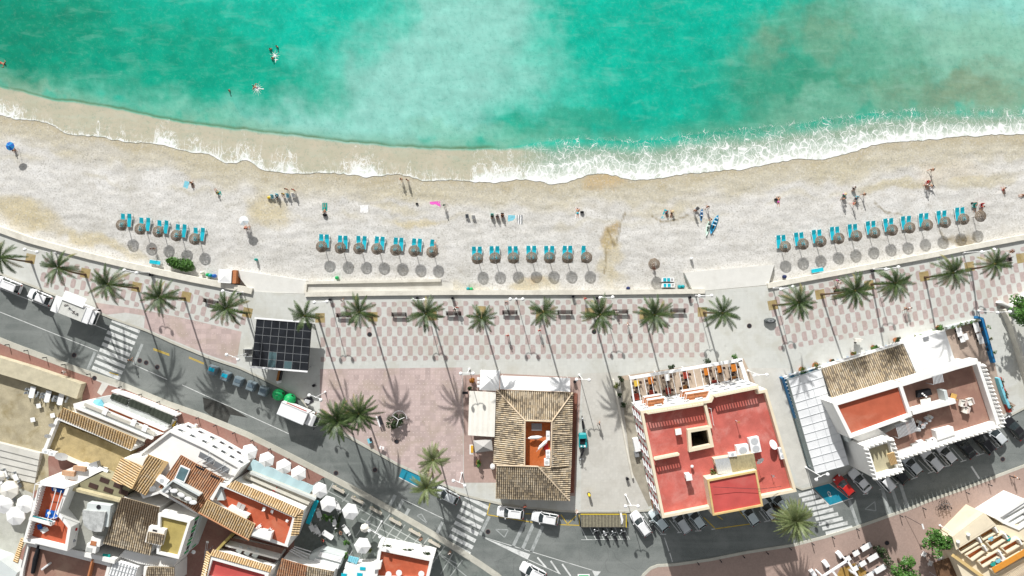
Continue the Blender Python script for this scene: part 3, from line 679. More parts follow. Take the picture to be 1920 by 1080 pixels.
steps([(470, 547), (574, 551)], [(437, 505), (574, 526)], 6, '')
steps([(1300, 547), (1441, 534)], [(1283, 511), (1452, 496)], 6, '')
mb = MB()
a = [P(573, 549, .124), P(573, 531, .124), P(826, 528, -.7), P(850, 531, -1.0), P(850, 546, -1.0)]
mb.poly([a[0], a[4], a[3], a[2], a[1]]); o = mb.build('beach_ramp', concrete, kind='structure')
if o.data.polygons[0].normal.z < 0: o.data.flip_normals()

def wall(name, line, w, z0, z1, mat, label, cat='wall', closed_cap=None, group=None):
    c = P(*line[len(line) // 2], 0); mb = MB(c); ribbon(mb, line, w, z0, z1)
    if closed_cap: ribbon(mb, line, w + .1, z1 + .002, z1 + closed_cap)
    o = mb.build(name, mat); o.location = c
    return tag(o, label, cat, group)
WG = 'parapet walls along the beach'
wall('sea_wall', WALLL, 1.0, -1.5, .5, stonewall, 'long curved pale stone wall between beach and left promenade', 'wall', group=WG)
wall('sea_wall', WALLM, .8, -1.5, .5, stonewall, 'straight pale stone wall along the central promenade', 'wall', group=WG)
wall('sea_wall', WALLR, .85, -1.5, .5, stonewall, 'pale stone wall slanting along the right promenade', 'wall', group=WG)
rc = P(576, 530.5); mb = MB(rc)
def hexa(mb, a, b, w, za, zb):
    A, B = P(*a), P(*b); d = (B - A).normalized(); n = Vector((-d.y, d.x, 0)) * w / 2
    k = [mb.V(Vector((p.x, p.y, z)) + n * s) for p, zt in ((A, za), (B, zb)) for z in (-1.5, zt) for s in (-1, 1)]
    for f in ((0, 2, 3, 1), (4, 5, 7, 6), (2, 6, 7, 3), (0, 4, 6, 2), (1, 3, 7, 5), (0, 1, 5, 4)): mb.face([k[i] for i in f])
hexa(mb, (575, 530.5), (826, 525.5), .45, .4, -.38); hexa(mb, (573, 549.5), (574.5, 533), .4, .41, .41)
o = mb.build('ramp_wall', stonewall); o.location = rc; tag(o, 'thin white wall edging the beach ramp', 'wall', WG)

cam = D.cameras.new('camera'); co = D.objects.new('camera', cam); COL.objects.link(co)
co.location = (0, 0, H); cam.lens = 24; cam.sensor_width = 36; cam.clip_end = 3000; sc.camera = co
ELEV = math.radians(30); dx, dy = .27, -1.0                        # the way shadows fall
n = math.hypot(dx, dy); sd = Vector((-dx / n * math.cos(ELEV), -dy / n * math.cos(ELEV), math.sin(ELEV)))   # towards the sun
su = D.lights.new('sun', 'SUN'); su.energy = 5; su.angle = math.radians(.7); su.color = (1, .985, .955)
so = D.objects.new('sun', su); COL.objects.link(so); so.rotation_euler = sd.to_track_quat('Z', 'Y').to_euler()
w = D.worlds.new('World'); sc.world = w; w.use_nodes = True; nt = w.node_tree
sky = nt.nodes.new('ShaderNodeTexSky'); sky.sky_type = 'NISHITA'; sky.sun_disc = False; sky.sun_elevation = ELEV
sky.sun_rotation = math.atan2(sd.x, sd.y)
bg = nt.nodes['Background']; hs = nt.nodes.new('ShaderNodeHueSaturation'); hs.inputs['Saturation'].default_value = .15; nt.links.new(sky.outputs[0], hs.inputs['Color']); nt.links.new(hs.outputs[0], bg.inputs['Color']); bg.inputs['Strength'].default_value = .112
sc.view_settings.view_transform = 'Standard'; sc.view_settings.look = 'None'; sc.view_settings.exposure = .16; sc.view_settings.gamma = 1
def foliage_mat(name, a, b, c, tip=None):
    m, nt, bs = newmat(name)
    pos = nd(nt, 'ShaderNodeNewGeometry').outputs['Position']
    n1 = noise_tex(nt, pos, 1.1, 3, .6); n2 = noise_tex(nt, pos, 7, 2, .6)
    col = mixc(nt, rampf(nt, n1, .35, .65), a, b)
    col = mixc(nt, mth(nt, 'MULTIPLY', rampf(nt, n2, .5, .72), .8), col, c)
    nt.links.new(col, bs.inputs['Base Color']); bs.inputs['Roughness'].default_value = .45; bs.inputs['Specular IOR Level'].default_value = .3
    return m
palmleaf = foliage_mat('palm_fronds', (.02, .048, .014), (.055, .09, .024), (.18, .21, .085))
palmleaf_y = foliage_mat('pale_palm_fronds', (.10, .14, .045), (.16, .19, .075), (.30, .33, .18))
palmleaf_d = foliage_mat('dry_palm_fronds', (.13, .12, .035), (.20, .17, .05), (.26, .22, .09))
leafg = foliage_mat('green_leaves', (.04, .11, .02), (.08, .19, .035), (.15, .28, .06))
leafd = foliage_mat('dark_leaves', (.02, .04, .014), (.035, .06, .02), (.06, .095, .035))
leafy = foliage_mat('olive_leaves', (.08, .10, .025), (.14, .15, .04), (.20, .22, .08))
def frond(mb, o, az, e0, L, droop, rr, w=.42, m=0, n=15):
    ca, sa = math.cos(az), math.sin(az); p = Vector(o); st = L / n; e = e0
    side = Vector((-sa, ca, 0)); tw = rr.uniform(-.35, .35)
    pts = [p.copy()]
    for i in range(n):
        e -= droop / n * (.4 + 1.2 * i / n); az2 = az + tw * i / n * .5
        d = Vector((math.cos(az2) * math.cos(e), math.sin(az2) * math.cos(e), math.sin(e)))
        p = p + d * st; pts.append(p.copy())
    for i in range(1, n + 1):
        t = i / n
        d = (pts[i] - pts[i - 1]).normalized(); up = side.cross(d); up = up if up.z > 0 else -up
        l = w * math.sin(PI * min(1, .12 + .86 * t)) ** .6 * rr.uniform(.85, 1.1)
        if t < .16: l *= .35
        for s in (-1, 1):
            for hh in (0, .5):
                a = pts[i - 1].lerp(pts[i], hh)
                tip = a + (side * s * .72 + d * .70 + up * (.10 - .45 * t * .6)) * l + Vector((0, 0, rr.uniform(-.05, .05)))
                q = d * st * .22
                mb.face((mb.V(a - q), mb.V(a + q), mb.V(tip + q * .35), mb.V(tip - q * .15)), m)
    mb.tube([pts[0], pts[n // 2], pts[-1]], [.035, .02, .006], 3, m, cap=False)
def palm(name, base, top, hc, nf, L, label, mats=None, rr=None, droop=1.1, w=.42, seed=0, r0=.16):
    b = P(*base, .12); c = P(*top, hc); t = thing(name, label, 'palm tree', b, 0, 'palms with feathery crowns')
    rr = random.Random(seed); mb = MB(b)
    pts = []; n = 7
    for i in range(n + 1):
        u = i / n; q = b.lerp(c, u); k = u ** 1.35; q.x = b.x + (c.x - b.x) * k; q.y = b.y + (c.y - b.y) * k; pts.append(q)
    mb.tube(pts, [r0 * 1.45] + [r0 * (1 - .25 * i / n) for i in range(1, n)] + [r0 * 1.25], 9)
    mb.build('trunk', trunkm, t)
    mb = MB(b)
    mats = mats or [palmleaf, palmleaf_d]
    for i in range(nf):
        u = (i + .5) / nf
        e0 = math.radians(72 - 95 * u ** .8 + rr.uniform(-9, 9)); az = i * 2.39996 + rr.uniform(-.35, .35)
        dry = 1 if (u > .86 and rr.random() < .6) else 0
        frond(mb, c + Vector((0, 0, .15)), az, e0, L * rr.uniform(.78, 1.08) * (.75 + .3 * u), droop * rr.uniform(.6, 1.25), rr, w, dry)
    mb.lathe([(.1, -.3), (.26, -.1), (.22, .15), (.05, .4)], c, 8, 1)
    mb.build('crown', mats, t)
    return t
PALMS = [((59, 491), (2, 482), 18, 'palm cut by the left edge of the photo'), ((160, 515), (110, 502), 17, 'palm between the two left double lamps with a long bare trunk'), ((258, 540), (204, 533), 21, 'palm on the left promenade above the white market van'), ((346, 559), (301, 557), 24, 'bushy palm on the left promenade right of the market van'), ((462, 587), (426, 578), 22, 'palm at the right end of the left promenade with a long drooping frond'),
    ((597, 595), (572, 592), 13, 'sparse palm with yellow fronds overhanging the black panel roof'), ((697, 595), (674, 585), 18, 'palm beside the dark bench nearest the black panel roof'), ((810, 592), (799, 588), 20, 'star shaped palm between two dark benches left of centre'), ((902, 586), (903, 596), 10, 'smallest palm with ten thin fronds left of centre'), ((1015, 590), (1019, 585), 13, 'small star shaped palm at the centre of the promenade'), ((1112, 588), (1125, 590), 26, 'large dense palm right of centre on the promenade'), ((1208, 590), (1227, 590), 28, 'dense dusty palm left of the last star shaped palm'), ((1320, 586), (1354, 587), 18, 'star shaped palm at the right end of the central promenade'),
    ((1450, 572), (1497, 567), 22, 'palm with a hanging dry frond at the left end of the right promenade'), ((1540, 552), (1602, 545), 24, 'palm with a long curved trunk on the right promenade'), ((1634, 533), (1677, 531), 26, 'dense palm whose trunk starts under the neighbouring crown on the right promenade'), ((1734, 520), (1786, 511), 20, 'palm on an ochre soil square on the right promenade'), ((1820, 504), (1864, 495), 14, 'small palm near the far right double lamp')]
for k, (b, t, nf, lab) in enumerate(PALMS):
    small = nf <= 14
    palm('palm_tree', b, t, 9.6, nf + 11, 3.75 if not small else 3.3, lab, seed=k + 3, w=.5, droop=1.05)
palm('palm_tree', (650, 776), (634, 788), 8.3, 62, 4.3, 'left one of two big merged palms at the corner of the pink plaza', seed=41, w=.5, droop=.95)
palm('palm_tree', (684, 764), (674, 776), 8.3, 56, 4.0, 'right one of two big merged palms at the corner of the pink plaza', seed=42, droop=.95)
palm('palm_tree', (820, 845), (812, 862), 7.0, 36, 3.6, 'yellowish palm above the roadside car by the crosswalk', mats=[palmleaf_y, palmleaf_d], seed=43)
palm('palm_tree', (810, 888), (800, 914), 7.4, 48, 3.6, 'dense pale palm overhanging the parked silver car', mats=[palmleaf_y, palmleaf_d], seed=44)
palm('palm_tree', (1454, 948), (1491, 976), 8.2, 120, 4.1, 'huge round pale green palm beside the right crosswalk', mats=[palmleaf_y, palmleaf_d], seed=45, droop=.8, w=.36, r0=.28)

def crown(mb, c, rx, ry, rz_, n, leaf, rr, m=0, clumps=9):
    cl = []
    for i in range(clumps):
        a = rr.uniform(0, 2 * PI); r = math.sqrt(rr.random()) * .75; h = rr.uniform(-.5, .7)
        cl.append((Vector((math.cos(a) * r * rx, math.sin(a) * r * ry, h * rz_)), rr.uniform(.3, .5)))
    for i in range(n):
        o, r = rr.choice(cl); d = Vector((rr.gauss(0, 1), rr.gauss(0, 1), rr.gauss(0, 1))).normalized()
        p = Vector(c) + o + Vector((d.x * r * rx, d.y * r * ry, abs(d.z) * r * rz_)) * rr.uniform(.75, 1.08)
        nrm = (d + Vector((rr.uniform(-.6, .6), rr.uniform(-.6, .6), rr.uniform(0, .9)))).normalized()
        x = nrm.orthogonal().normalized(); x.rotate(Matrix.Rotation(rr.uniform(0, 6.28), 3, nrm)); y = nrm.cross(x)
        l = leaf * rr.uniform(.6, 1.3)
        mb.face([mb.V(p + x * l), mb.V(p + y * l * .5), mb.V(p - x * l), mb.V(p - y * l * .5)], m)
def shrub(name, px, r, h, label, mat, cat='shrub', z=.12, ry=None, ang=0, leaf=.16, n=260, group=None, pot=None, seed=0, clumps=9):
    b = P(*px, z); t = thing(name, label, cat, b, 0, group); rr = random.Random(seed + int(px[0] * 7 + px[1]))
    mb = MB(); crown(mb, (0, 0, h * .55 + (.35 if pot else 0)), r, ry or r, h * .5, n, leaf, rr, clumps=clumps)
    if ang:
        ca, sa = math.cos(ang), math.sin(ang); mb.v = [(x * ca - y * sa, x * sa + y * ca, zq) for x, y, zq in mb.v]
    mb.build('foliage', mat, t)
    if pot:
        q = MB(); q.lathe([(r * .45, 0), (r * .68, .42), (r * .74, .46), (r * .6, .44)], (0, 0, 0), 12); q.build('pot', pot, t)
        q = MB(); q.tube([(0, 0, .4), (0, 0, h * .6)], .04, 5); q.build('stem', barkm, t)
    else:
        q = MB()
        for k in range(4): q.tube([(0, 0, 0), (rr.uniform(-.5, .5) * r, rr.uniform(-.5, .5) * r, h * .6)], [.05, .02], 5)
        q.build('stem', barkm, t)
    return t
def tree(px, top, h, r, label, mat, seed=1, n=1300, trunk=True):
    b = P(*px, .12); c = P(*top, h); t = thing('leafy_tree', label, 'tree', b, 0); rr = random.Random(seed)
    mb = MB(b); mb.tube([b, b.lerp(c, .5) + Vector((.1, 0, 0)), c], [.2, .14, .08], 8)
    for k in range(6):
        a = k * 1.05; mb.tube([b.lerp(c, .55), c + Vector((math.cos(a) * r * .6, math.sin(a) * r * .6, rr.uniform(-.2, .5)))], [.09, .03], 5)
    mb.build('trunk', barkm, t)
    mb = MB(b); crown(mb, c, r, r, r * .7, n, .24, rr, clumps=16); mb.build('crown', mat, t)
tree((1746, 998), (1757, 1016), 4.2, 2.2, 'round green street tree beside the balconied white house', leafg, 5)
tree((1684, 1048), (1698, 1070), 4.2, 2.4, 'round green street tree cut by the bottom edge', leafg, 6)
tree((1892, 572), (1917, 582), 4.5, 2.6, 'large bright green tree cut by the right edge', leafg, 7, 1700)
shrub('round_bush', (341, 497), 2.5, 1.3, 'long bright green bush against the beach side of the wall', leafg, z=-1.0, ry=1.2, ang=-.22, leaf=.2, n=2600, clumps=26)
shrub('dark_shrub', (736, 790), 1.15, 1.6, 'dark green round shrub on the pink plaza, left of the pair', leafd, ry=1.25, n=700, leaf=.14)
shrub('dark_shrub', (750, 784), 1.0, 1.5, 'dark green shrub inside a low white rail on the pink plaza', leafd, ry=1.3, n=600, leaf=.14)
for k, (x, y, r, lab, mat, pot) in enumerate([(1501, 693, .75, 'round green potted shrub at the corner of the glazed veranda', leafg, terracotta), (1527, 685, .8, 'yellow green potted shrub second from the veranda corner', leafy, terracotta), (1557, 676, .4, 'small terracotta pot plant nearly bare', leafd, terracotta), (1597, 663, .5, 'potted shrub in front of the tiled white house, left of the greenest one', leafy, terracotta), (1635, 651, .55, 'bright green potted shrub in front of the tiled white house', leafg, terracotta), (1677, 637, .6, 'dark potted shrub in a big terracotta pot', leafd, terracotta), (1757, 614, .55, 'dark green potted shrub at the end of the white flat roof', leafg, terracotta),
        (1258, 688, .55, 'dark shrub against the pergola beam, leftmost of three', leafd, None), (1324, 677, .75, 'dark wide shrub against the pergola beam, middle one', leafd, None), (1375, 669, .6, 'green shrub at the right end of the pergola beam', leafg, None),
        (897, 866, .6, 'bright green potted plant left of the tiled restaurant', leafg, terracotta), (886, 712, .55, 'orange flowering plant beside the white square tent', foliage_mat('orange_flowers', (.30, .10, .01), (.45, .18, .02), (.12, .14, .03)), terracotta), (881, 727, .4, 'thin dark plant beside the white square tent', leafd, terracotta),
        (1163, 708, .6, 'leafy climber at the left corner of the pergola', leafd, None), (1156, 722, .6, 'light green climber on the low wall by the pergola', leafy, None), (1160, 740, .5, 'dark climber on the low wall by the pergola', leafd, None), (1168, 757, .5, 'trailing dark plant on the alley wall', leafd, None)]):
    shrub('potted_shrub' if pot else 'leafy_shrub', (x, y), r, r * 1.7, lab, mat, 'plant', pot=pot, n=240, leaf=.13)
shrub('clipped_hedge', (1652, 1042), 1.0, 1.1, 'dark hedge at the edge of the pavement cafe', leafd, 'hedge', ry=2.2, ang=.6, n=700)

def lamp_proto():
    t = thing('street_lamp', 'white double globe lamp', 'street lamp')
    mb = MB(); mb.tube([(0, 0, 0), (0, 0, .5), (0, 0, .52), (0, 0, 5.7)], [.11, .11, .065, .055], 8); mb.lathe([(.2, 0), (.2, .08), (.1, .3)], (0, 0, 0), 8); mb.build('pole', whitepaint, t)
    mb = MB(); mb.tube([(-1.0, 0, 5.75), (-.9, 0, 5.6), (-.4, 0, 5.45), (0, 0, 5.6), (.4, 0, 5.45), (.9, 0, 5.6), (1.0, 0, 5.75)], .05, 6); mb.build('arm', whitepaint, t)
    for s in (-1, 1):
        mb = MB(); mb.ball((s * 1.0, 0, 5.98), .29, 12); mb.build('lamp_globe', globe, t, smooth=True)
    return t
lampP = lamp_proto(); PROTOS.append(lampP)
WHERE = [((105, 474), 12, 'double globe lamp nearest the left edge along the beach wall'), ((282, 511), 12, 'double globe lamp by the beach wall above the bushy palm'), ((457, 548), 12, 'double globe lamp where the left beach wall ends'), ((620, 565), -3, 'double globe lamp at the left end of the central beach wall'), ((795, 561), 0, 'double globe lamp by the beach wall above the left star shaped palm'), ((968, 560), 0, 'double globe lamp by the wall at the centre of the photo'), ((1128, 557), -3, 'double globe lamp by the wall above the large dense palm'), ((1304, 554), -2, 'double globe lamp at the right end of the central beach wall'), ((1449, 540), -13, 'double globe lamp at the left end of the right beach wall'), ((1636, 505), -10, 'double globe lamp behind the dense palm of the right promenade'), ((1806, 474), -12, 'double globe lamp near the right edge by the beach wall'),
    ((463, 663), 23, 'double globe lamp left of the black panel roof by the kerb'), ((610, 735), 22, 'double globe lamp by the plaza corner beside the green domes'), ((716, 977), 30, 'double globe lamp on the dark grid paving'), ((866, 887), 23, 'double globe lamp beside the crosswalk below the plaza'), ((880, 692), 0, 'double globe lamp at the upper right corner of the pink plaza'), ((1086, 703), 2, 'double globe lamp in the alley mouth by the tiled restaurant'), ((1402, 695), -4, 'double globe lamp beside the pergola terrace'), ((1173, 928), 0, 'double globe lamp in the alley left of the red roof'), ((1511, 876), -25, 'double globe lamp above the blue parking bay'), ((1834, 583), -4, 'double globe lamp over the blue terrace wall'), ((1762, 985), -35, 'double globe lamp by the street tree at lower right')]
for p, a, lab in WHERE: place(lampP, [], P(*p, .12), math.radians(-a), lab, 'white double globe street lamps')

def bench_proto():
    t = thing('park_bench', 'x', 'bench'); mb = MB()
    for k in range(4): mb.box((0, -.2 + .14 * k, .45), (2.6, .11, .05))
    mb.build('seat', darkwood, t)
    mb = MB()
    for k in range(3): mb.box((0, .36 + .03 * k, .6 + .14 * k), (2.6, .05, .11))
    mb.build('backrest', darkwood, t)
    for s in (-1, 1):
        mb = MB(); mb.box((s * 1.1, .05, .22), (.08, .5, .42)); mb.bar((s * 1.1, .3, .42), (s * 1.1, .44, 1.0), .07, .06); mb.build('leg', darkmetal, t)
    return t
benchP = bench_proto(); PROTOS.append(benchP)
for x, y, a, lab in [(646, 592, 0, 'dark bench partly under the palm nearest the black panel roof'), (749, 590.5, 0, 'empty dark bench between the second and third palms of the central promenade'), (851, 588.5, 0, 'dark bench with a person in front of it, left of the smallest palm'), (956, 586.5, 0, 'dark bench right of the smallest palm'), (1059, 586, 0, 'dark bench just right of the small central palm'), (1163, 585, 0, 'dark bench right of the large dense palm'), (1270, 583, 0, 'dark bench left of the last central palm'), (397, 566, -12, 'dark bench half under the last palm of the left promenade'), (1576, 546, 10, 'dark bench under the crown with the long curved trunk'), (1880, 489, 10, 'dark bench near the far right small palm')]:
    place(benchP, [], P(x, y, .13), math.radians(a), lab, 'dark slatted benches on the promenade')
benchstone = M('bench_stone', (.50, .46, .39), .85, .1, 3, pos=False)
stoneP = thing('stone_bench', 'x', 'bench')
mb = MB(); mb.box((0, 0, .42), (2.3, .46, .16)); mb.build('seat', benchstone, stoneP, bevel=.03)
for s in (-1, 1):
    mb = MB(); mb.box((s * .7, 0, .17), (.3, .42, .33)); mb.build('leg', sandstone, stoneP)
PROTOS.append(stoneP)
for k, q in enumerate(Q8((300, 195), (492, 303), (677, 410), (874, 520), (1072, 630), (1268, 740))):
    place(stoneP, [], P(*q, .13), math.radians(-29), f'{ORD[k]} sandstone bench from the left along the dark grid paving', 'stone benches along the lower kerb')
bolP = thing('bollard', 'x', 'bollard')
mb = MB(); mb.tube([(0, 0, 0), (0, 0, .85), (0, 0, .9)], [.075, .07, .05], 8); mb.lathe([(.1, .72), (.11, .76), (.1, .8)], (0, 0, 0), 8); mb.build('post', darkmetal, bolP)
mb = MB(); mb.ball((0, 0, .96), .09, 8); mb.build('cap', darkmetal, bolP)
PROTOS.append(bolP)
LB = [(17, 646), (52, 657), (87, 670), (122, 683), (169, 701), (228, 725), (265, 739), (299, 753), (335, 768), (372, 783), (405, 797), (440, 811), (474, 825), (507, 841), (542, 860), (575, 878), (606, 896)]
for k, q in enumerate(LB): place(bolP, [], P(*q, .13), 0, f'{ORD[k]} dark bollard from the left on the lower left pavement', 'dark bollards along the left pavement')
RB = [(1308, 1055), (1350, 1050), (1393, 1042), (1437, 1035), (1480, 1027), (1522, 1018), (1560, 1006), (1606, 991), (1687, 966), (1730, 952), (1811, 923), (1853, 908), (1893, 892)]
for k, q in enumerate(RB): place(bolP, [], P(*q, .13), 0, f'{ORD[k]} dark bollard from the left on the lower right pavement', 'dark bollards along the right pavement')
mhP = thing('manhole_cover', 'x', 'manhole'); mb = MB(); mb.lathe([(.42, 0), (.42, .012)], (0, 0, 0), 16); mb.build('frame', M('rust_iron', (.14, .09, .08), .7, .2, 4, pos=False), mhP); mb = MB(); mb.lathe([(.34, .0), (.34, .016)], (0, 0, 0), 16); mb.build('lid', darkmetal, mhP); PROTOS.append(mhP)
for x, y, z, lab in [(262, 676, .004, 'leftmost manhole cover beside the left crosswalk'), (274, 680, .004, 'middle manhole cover of three beside the left crosswalk'), (295, 688, .004, 'right manhole cover of three beside the left crosswalk'), (139, 666, .004, 'manhole cover in the lane left of the crosswalk'), (177, 709, .14, 'manhole cover on the pale landing of the left crosswalk'), (915, 997, .004, 'manhole cover below the two white cars'), (703, 881, .004, 'manhole cover among palm shadows on the road'), (693, 627, .13, 'manhole cover on the patterned promenade'), (1405, 611, .13, 'manhole cover on the plain paving right of the last central palm'), (744, 828, .13, 'manhole cover on the pink plaza'), (1114, 622, .13, 'manhole cover under the large dense palm'), (1663, 1018, .13, 'manhole cover on the lower right pavement'), (630, 887, .004, 'manhole cover by the lower kerb'), (1880, 861, .004, 'manhole cover on the road near the right edge')]:
    place(mhP, [], P(x, y, z), 0, lab, 'round manhole covers')
binP = thing('litter_bin', 'x', 'bin'); mb = MB(); mb.lathe([(.16, 0), (.22, .1), (.24, .75), (.2, .78), (.18, .6)], (0, 0, 0), 12); mb.build('bucket', darkmetal, binP); mb = MB(); mb.tube([(.3, 0, 0), (.3, 0, 1.0)], .03, 6); mb.bar((.3, 0, .7), (.2, 0, .7), .05, .05); mb.build('post', darkmetal, binP); PROTOS.append(binP)
for x, y, lab in [(286, 515.5, 'dark litter bin behind the left beach wall beside a double lamp'), (450, 551, 'dark litter bin near the end of the left beach wall'), (620.5, 561.5, 'dark litter bin at the left end of the central wall'), (783, 559, 'dark litter bin between the globes of a lamp left of centre'), (849, 559, 'dark litter bin by the wall above the person at the bench'), (1074, 556, 'dark litter bin by the wall right of centre'), (1119, 559, 'dark litter bin by the wall above the large dense palm'), (1292, 557.5, 'dark litter bin by the wall near the last central lamp'), (1634, 508, 'dark litter bin by the right wall'), (590, 722, 'round dark bin at the plaza corner beside the kerb'), (1175, 896, 'dark round bin in the alley by the low wall'), (1077, 715, 'dark round bin at the tiled restaurant corner')]:
    place(binP, [], P(x, y, .13), 0, lab, 'dark litter bins')
def container_proto():
    t = thing('recycling_container', 'x', 'container')
    mb = MB(); mb.prism([(-.68, -.75), (.68, -.75), (.75, .75), (-.75, .75)], .15, 1.25); mb.prism([(-.6, -.68), (.6, -.68), (.62, .66), (-.62, .66)], 1.25, 1.45); mb.build('body', M('grey_container', (.16, .20, .22), .5, .12, 2, pos=False), t, bevel=.07)
    mb = MB(); mb.box((0, .18, 1.47), (.95, .6, .08)); mb.build('lid', tealp, t, bevel=.02)
    for sx in (-1, 1):
        for sy in (-1, 1):
            mb = MB(); mb.lathe([(.1, -.04), (.1, .04)], (sx * .55, sy * .55, .1), 8); mb.build('wheel', rubber, t)
    return t
conP = container_proto(); PROTOS.append(conP)
lidblue = M('bright_lid', (.01, .35, .50), .4, .1, 2, pos=False); lidgrey = M('grey_lid', (.10, .14, .17), .4, .1, 2, pos=False)
for k, (x, y, lid, lab) in enumerate([(403, 693, lidblue, 'leftmost recycling container with a bright blue lid'), (427, 704, lidblue, 'second recycling container from the left, blue lid'), (451, 714, lidgrey, 'third recycling container from the left, grey lid'), (475, 722.5, lidgrey, 'fourth recycling container from the left, grey lid'), (498, 732, lidgrey, 'recycling container next to the green domes')]):
    place(conP, [], P(x, y, 0), math.radians(-20), lab, 'grey recycling containers at the kerb', swap={'teal_paint': lid})
domP = thing('bottle_bank', 'x', 'container')
mb = MB(); mb.lathe([(.85, .1), (.98, .4), (1.0, .9), (.85, 1.35), (.5, 1.65), (.15, 1.75)], (0, 0, 0), 16); mb.build('dome', greenp, domP, smooth=True)
mb = MB(); mb.tube([(-.2, 0, 1.72), (-.1, 0, 1.9), (.1, 0, 1.9), (.2, 0, 1.72)], .03, 5); mb.build('hook', greymetal, domP)
for a in (0, PI): 
    mb = MB(); mb.box((math.cos(a) * .85, math.sin(a) * .85, 1.15), (.3, .34, .3), a); mb.build('slot', blackf, domP)
PROTOS.append(domP)
place(domP, [], P(525, 738.5, 0), .3, 'left one of two green domed bottle banks', 'green domed bottle banks'); place(domP, [], P(546, 747.5, 0), .9, 'right one of two green domed bottle banks beside the white truck', 'green domed bottle banks')
def one(name, label, cat, px, z, parts, rz=0, group=None):
    t = thing(name, label, cat, P(*px, z), rz, group)
    for nm, mat, fn in parts:
        mb = MB(); fn(mb); mb.build(nm, mat, t)
    return t
one('yellow_bollard', 'bright yellow round topped bollard alone in the alley', 'bollard', (1104, 926), .13, [('post', yellowplastic, lambda m: m.lathe([(.2, 0), (.22, .6), (.24, 1.0), (.16, 1.2), (.04, 1.28)], (0, 0, 0), 12)), ('base', darkmetal, lambda m: m.lathe([(.3, 0), (.3, .06)], (0, 0, 0), 12))])
one('stroller', 'white street cart on the patterned right promenade', 'cart', (1603, 637), .13, [('tray', creamcanvas, lambda m: (m.box((0, 0, .9), (1.0, .6, .5)), m.box((.6, .1, .95), (.5, .2, .1)))), ('wheel', rubber, lambda m: m.lathe([(.2, 0), (.2, .1)], (0, -.4, .1), 10)), ('handle', darkmetal, lambda m: m.bar((-.5, .2, 1.1), (-.9, .2, 1.2), .05, .05))])
one('boulder_planter', 'dark grey rock shaped planter beside a trunk on the right promenade', 'planter', (1442, 601), .13, [('stone', M('dark_rock', (.10, .11, .11), .95, .3, 3, pos=False, bump=.5), lambda m: m.ball((0, 0, .35), .6, 10, 0, 1.8, .8, .9, -.3)), ('rim', greymetal, lambda m: m.lathe([(.35, .8), (.33, .86)], (0, 0, 0), 10, 0, 1.6, .7, -.3))])
one('spring_rocker', 'grey and white spring rocker board on the pink plaza', 'playground toy', (712, 789), .13, [('board', whitepaint, lambda m: m.box((-.15, 0, .55), (.22, 1.9, .07), .35)), ('side_board', darkmetal, lambda m: m.box((.25, .2, .5), (.42, 1.5, .5), .35)), ('spring', greymetal, lambda m: m.tube([(0, 0, 0), (0, 0, .5)], .12, 8))])
one('spring_rocker', 'small pale spring rocker below the big merged palms', 'playground toy', (694, 825), .13, [('seat', lightblue, lambda m: m.box((0, 0, .6), (.6, .8, .14), .3)), ('side_board', darkmetal, lambda m: m.box((.2, .2, .45), (.3, .6, .5), .3)), ('spring', greymetal, lambda m: m.tube([(0, 0, 0), (0, 0, .5)], .12, 8))])
one('spring_rocker', 'white spring rocker near the kerb of the pink plaza', 'playground toy', (717, 838), .13, [('seat', whiteplastic, lambda m: m.box((0, 0, .6), (.8, .5, .14), -.3)), ('handle', redf, lambda m: m.bar((0, -.2, .7), (0, .2, .9), .06, .06)), ('spring', greymetal, lambda m: m.tube([(0, 0, 0), (0, 0, .5)], .12, 8))])
one('planter_rail', 'low white rail round the dark plaza shrub', 'rail', (750, 784), .13, [('rail', whitepaint, lambda m: [m.tube([(0, 0, 1.5), (math.cos(a) * 1.1, math.sin(a) * 1.1, 1.55)], .05, 5) for a in (.4, 2.5, 4.4)] + [m.tube([(math.cos(a) * 1.25, math.sin(a) * 1.35, .7) for a in [k * PI / 12 for k in range(20)]], .045, 5)]), ('post', whitepaint, lambda m: [m.tube([(math.cos(a) * 1.25, math.sin(a) * 1.35, 0), (math.cos(a) * 1.25, math.sin(a) * 1.35, .72)], .04, 5) for a in (0, 1.2, 2.5, 3.8, 5)])])
one('crosswalk_sign', 'white sign frame at the plaza kerb beside the green domes', 'sign', (579, 751), .13, [('frame', darkmetal, lambda m: (m.box((0, 0, .05), (1.4, 1.2, .03), .5))), ('panel', lightmetal, lambda m: m.box((0, 0, .9), (.85, .5, .5), -.35)), ('post', greymetal, lambda m: m.tube([(0, 0, 0), (0, 0, .7)], .06, 6))])
one('moped_rack', 'slatted metal cover with yellow edge beside the parked white car', 'grille', (1130, 972.5), 0, [('slats', M('weathered_slats', (.34, .31, .22), .7, .25, 3, pos=False), lambda m: [m.box((-3.6 + .24 * k, 0, 1.05), (.13, 2.1, .06), 0) for k in range(31)]), ('edge', yellowplastic, lambda m: m.box((0, 1.1, 1.07), (7.7, .12, .1))), ('edge', yellowplastic, lambda m: m.box((3.8, 0, 1.07), (.12, 2.2, .1))), ('frame', darkmetal, lambda m: (m.box((0, -1.1, .98), (7.6, .1, .12)), m.box((0, 0, .92), (7.5, 2.1, .04)), m.box((0, 1.05, .5), (7.6, .06, .9)), m.box((0, -1.05, .5), (7.6, .06, .9))))])
one('folded_flag', 'white folded banner lying across the slatted metal cover', 'banner', (1165, 972), 1.12, [('cloth', whitecanvas, lambda m: m.prism([(-.25, .9), (.05, .95), (.3, -.2), (.15, -1.0), (-.05, -.9)], 0, .08)), ('pole', darkmetal, lambda m: m.bar((-.5, 1.3, .06), (.1, -.9, .1), .05, .05))])

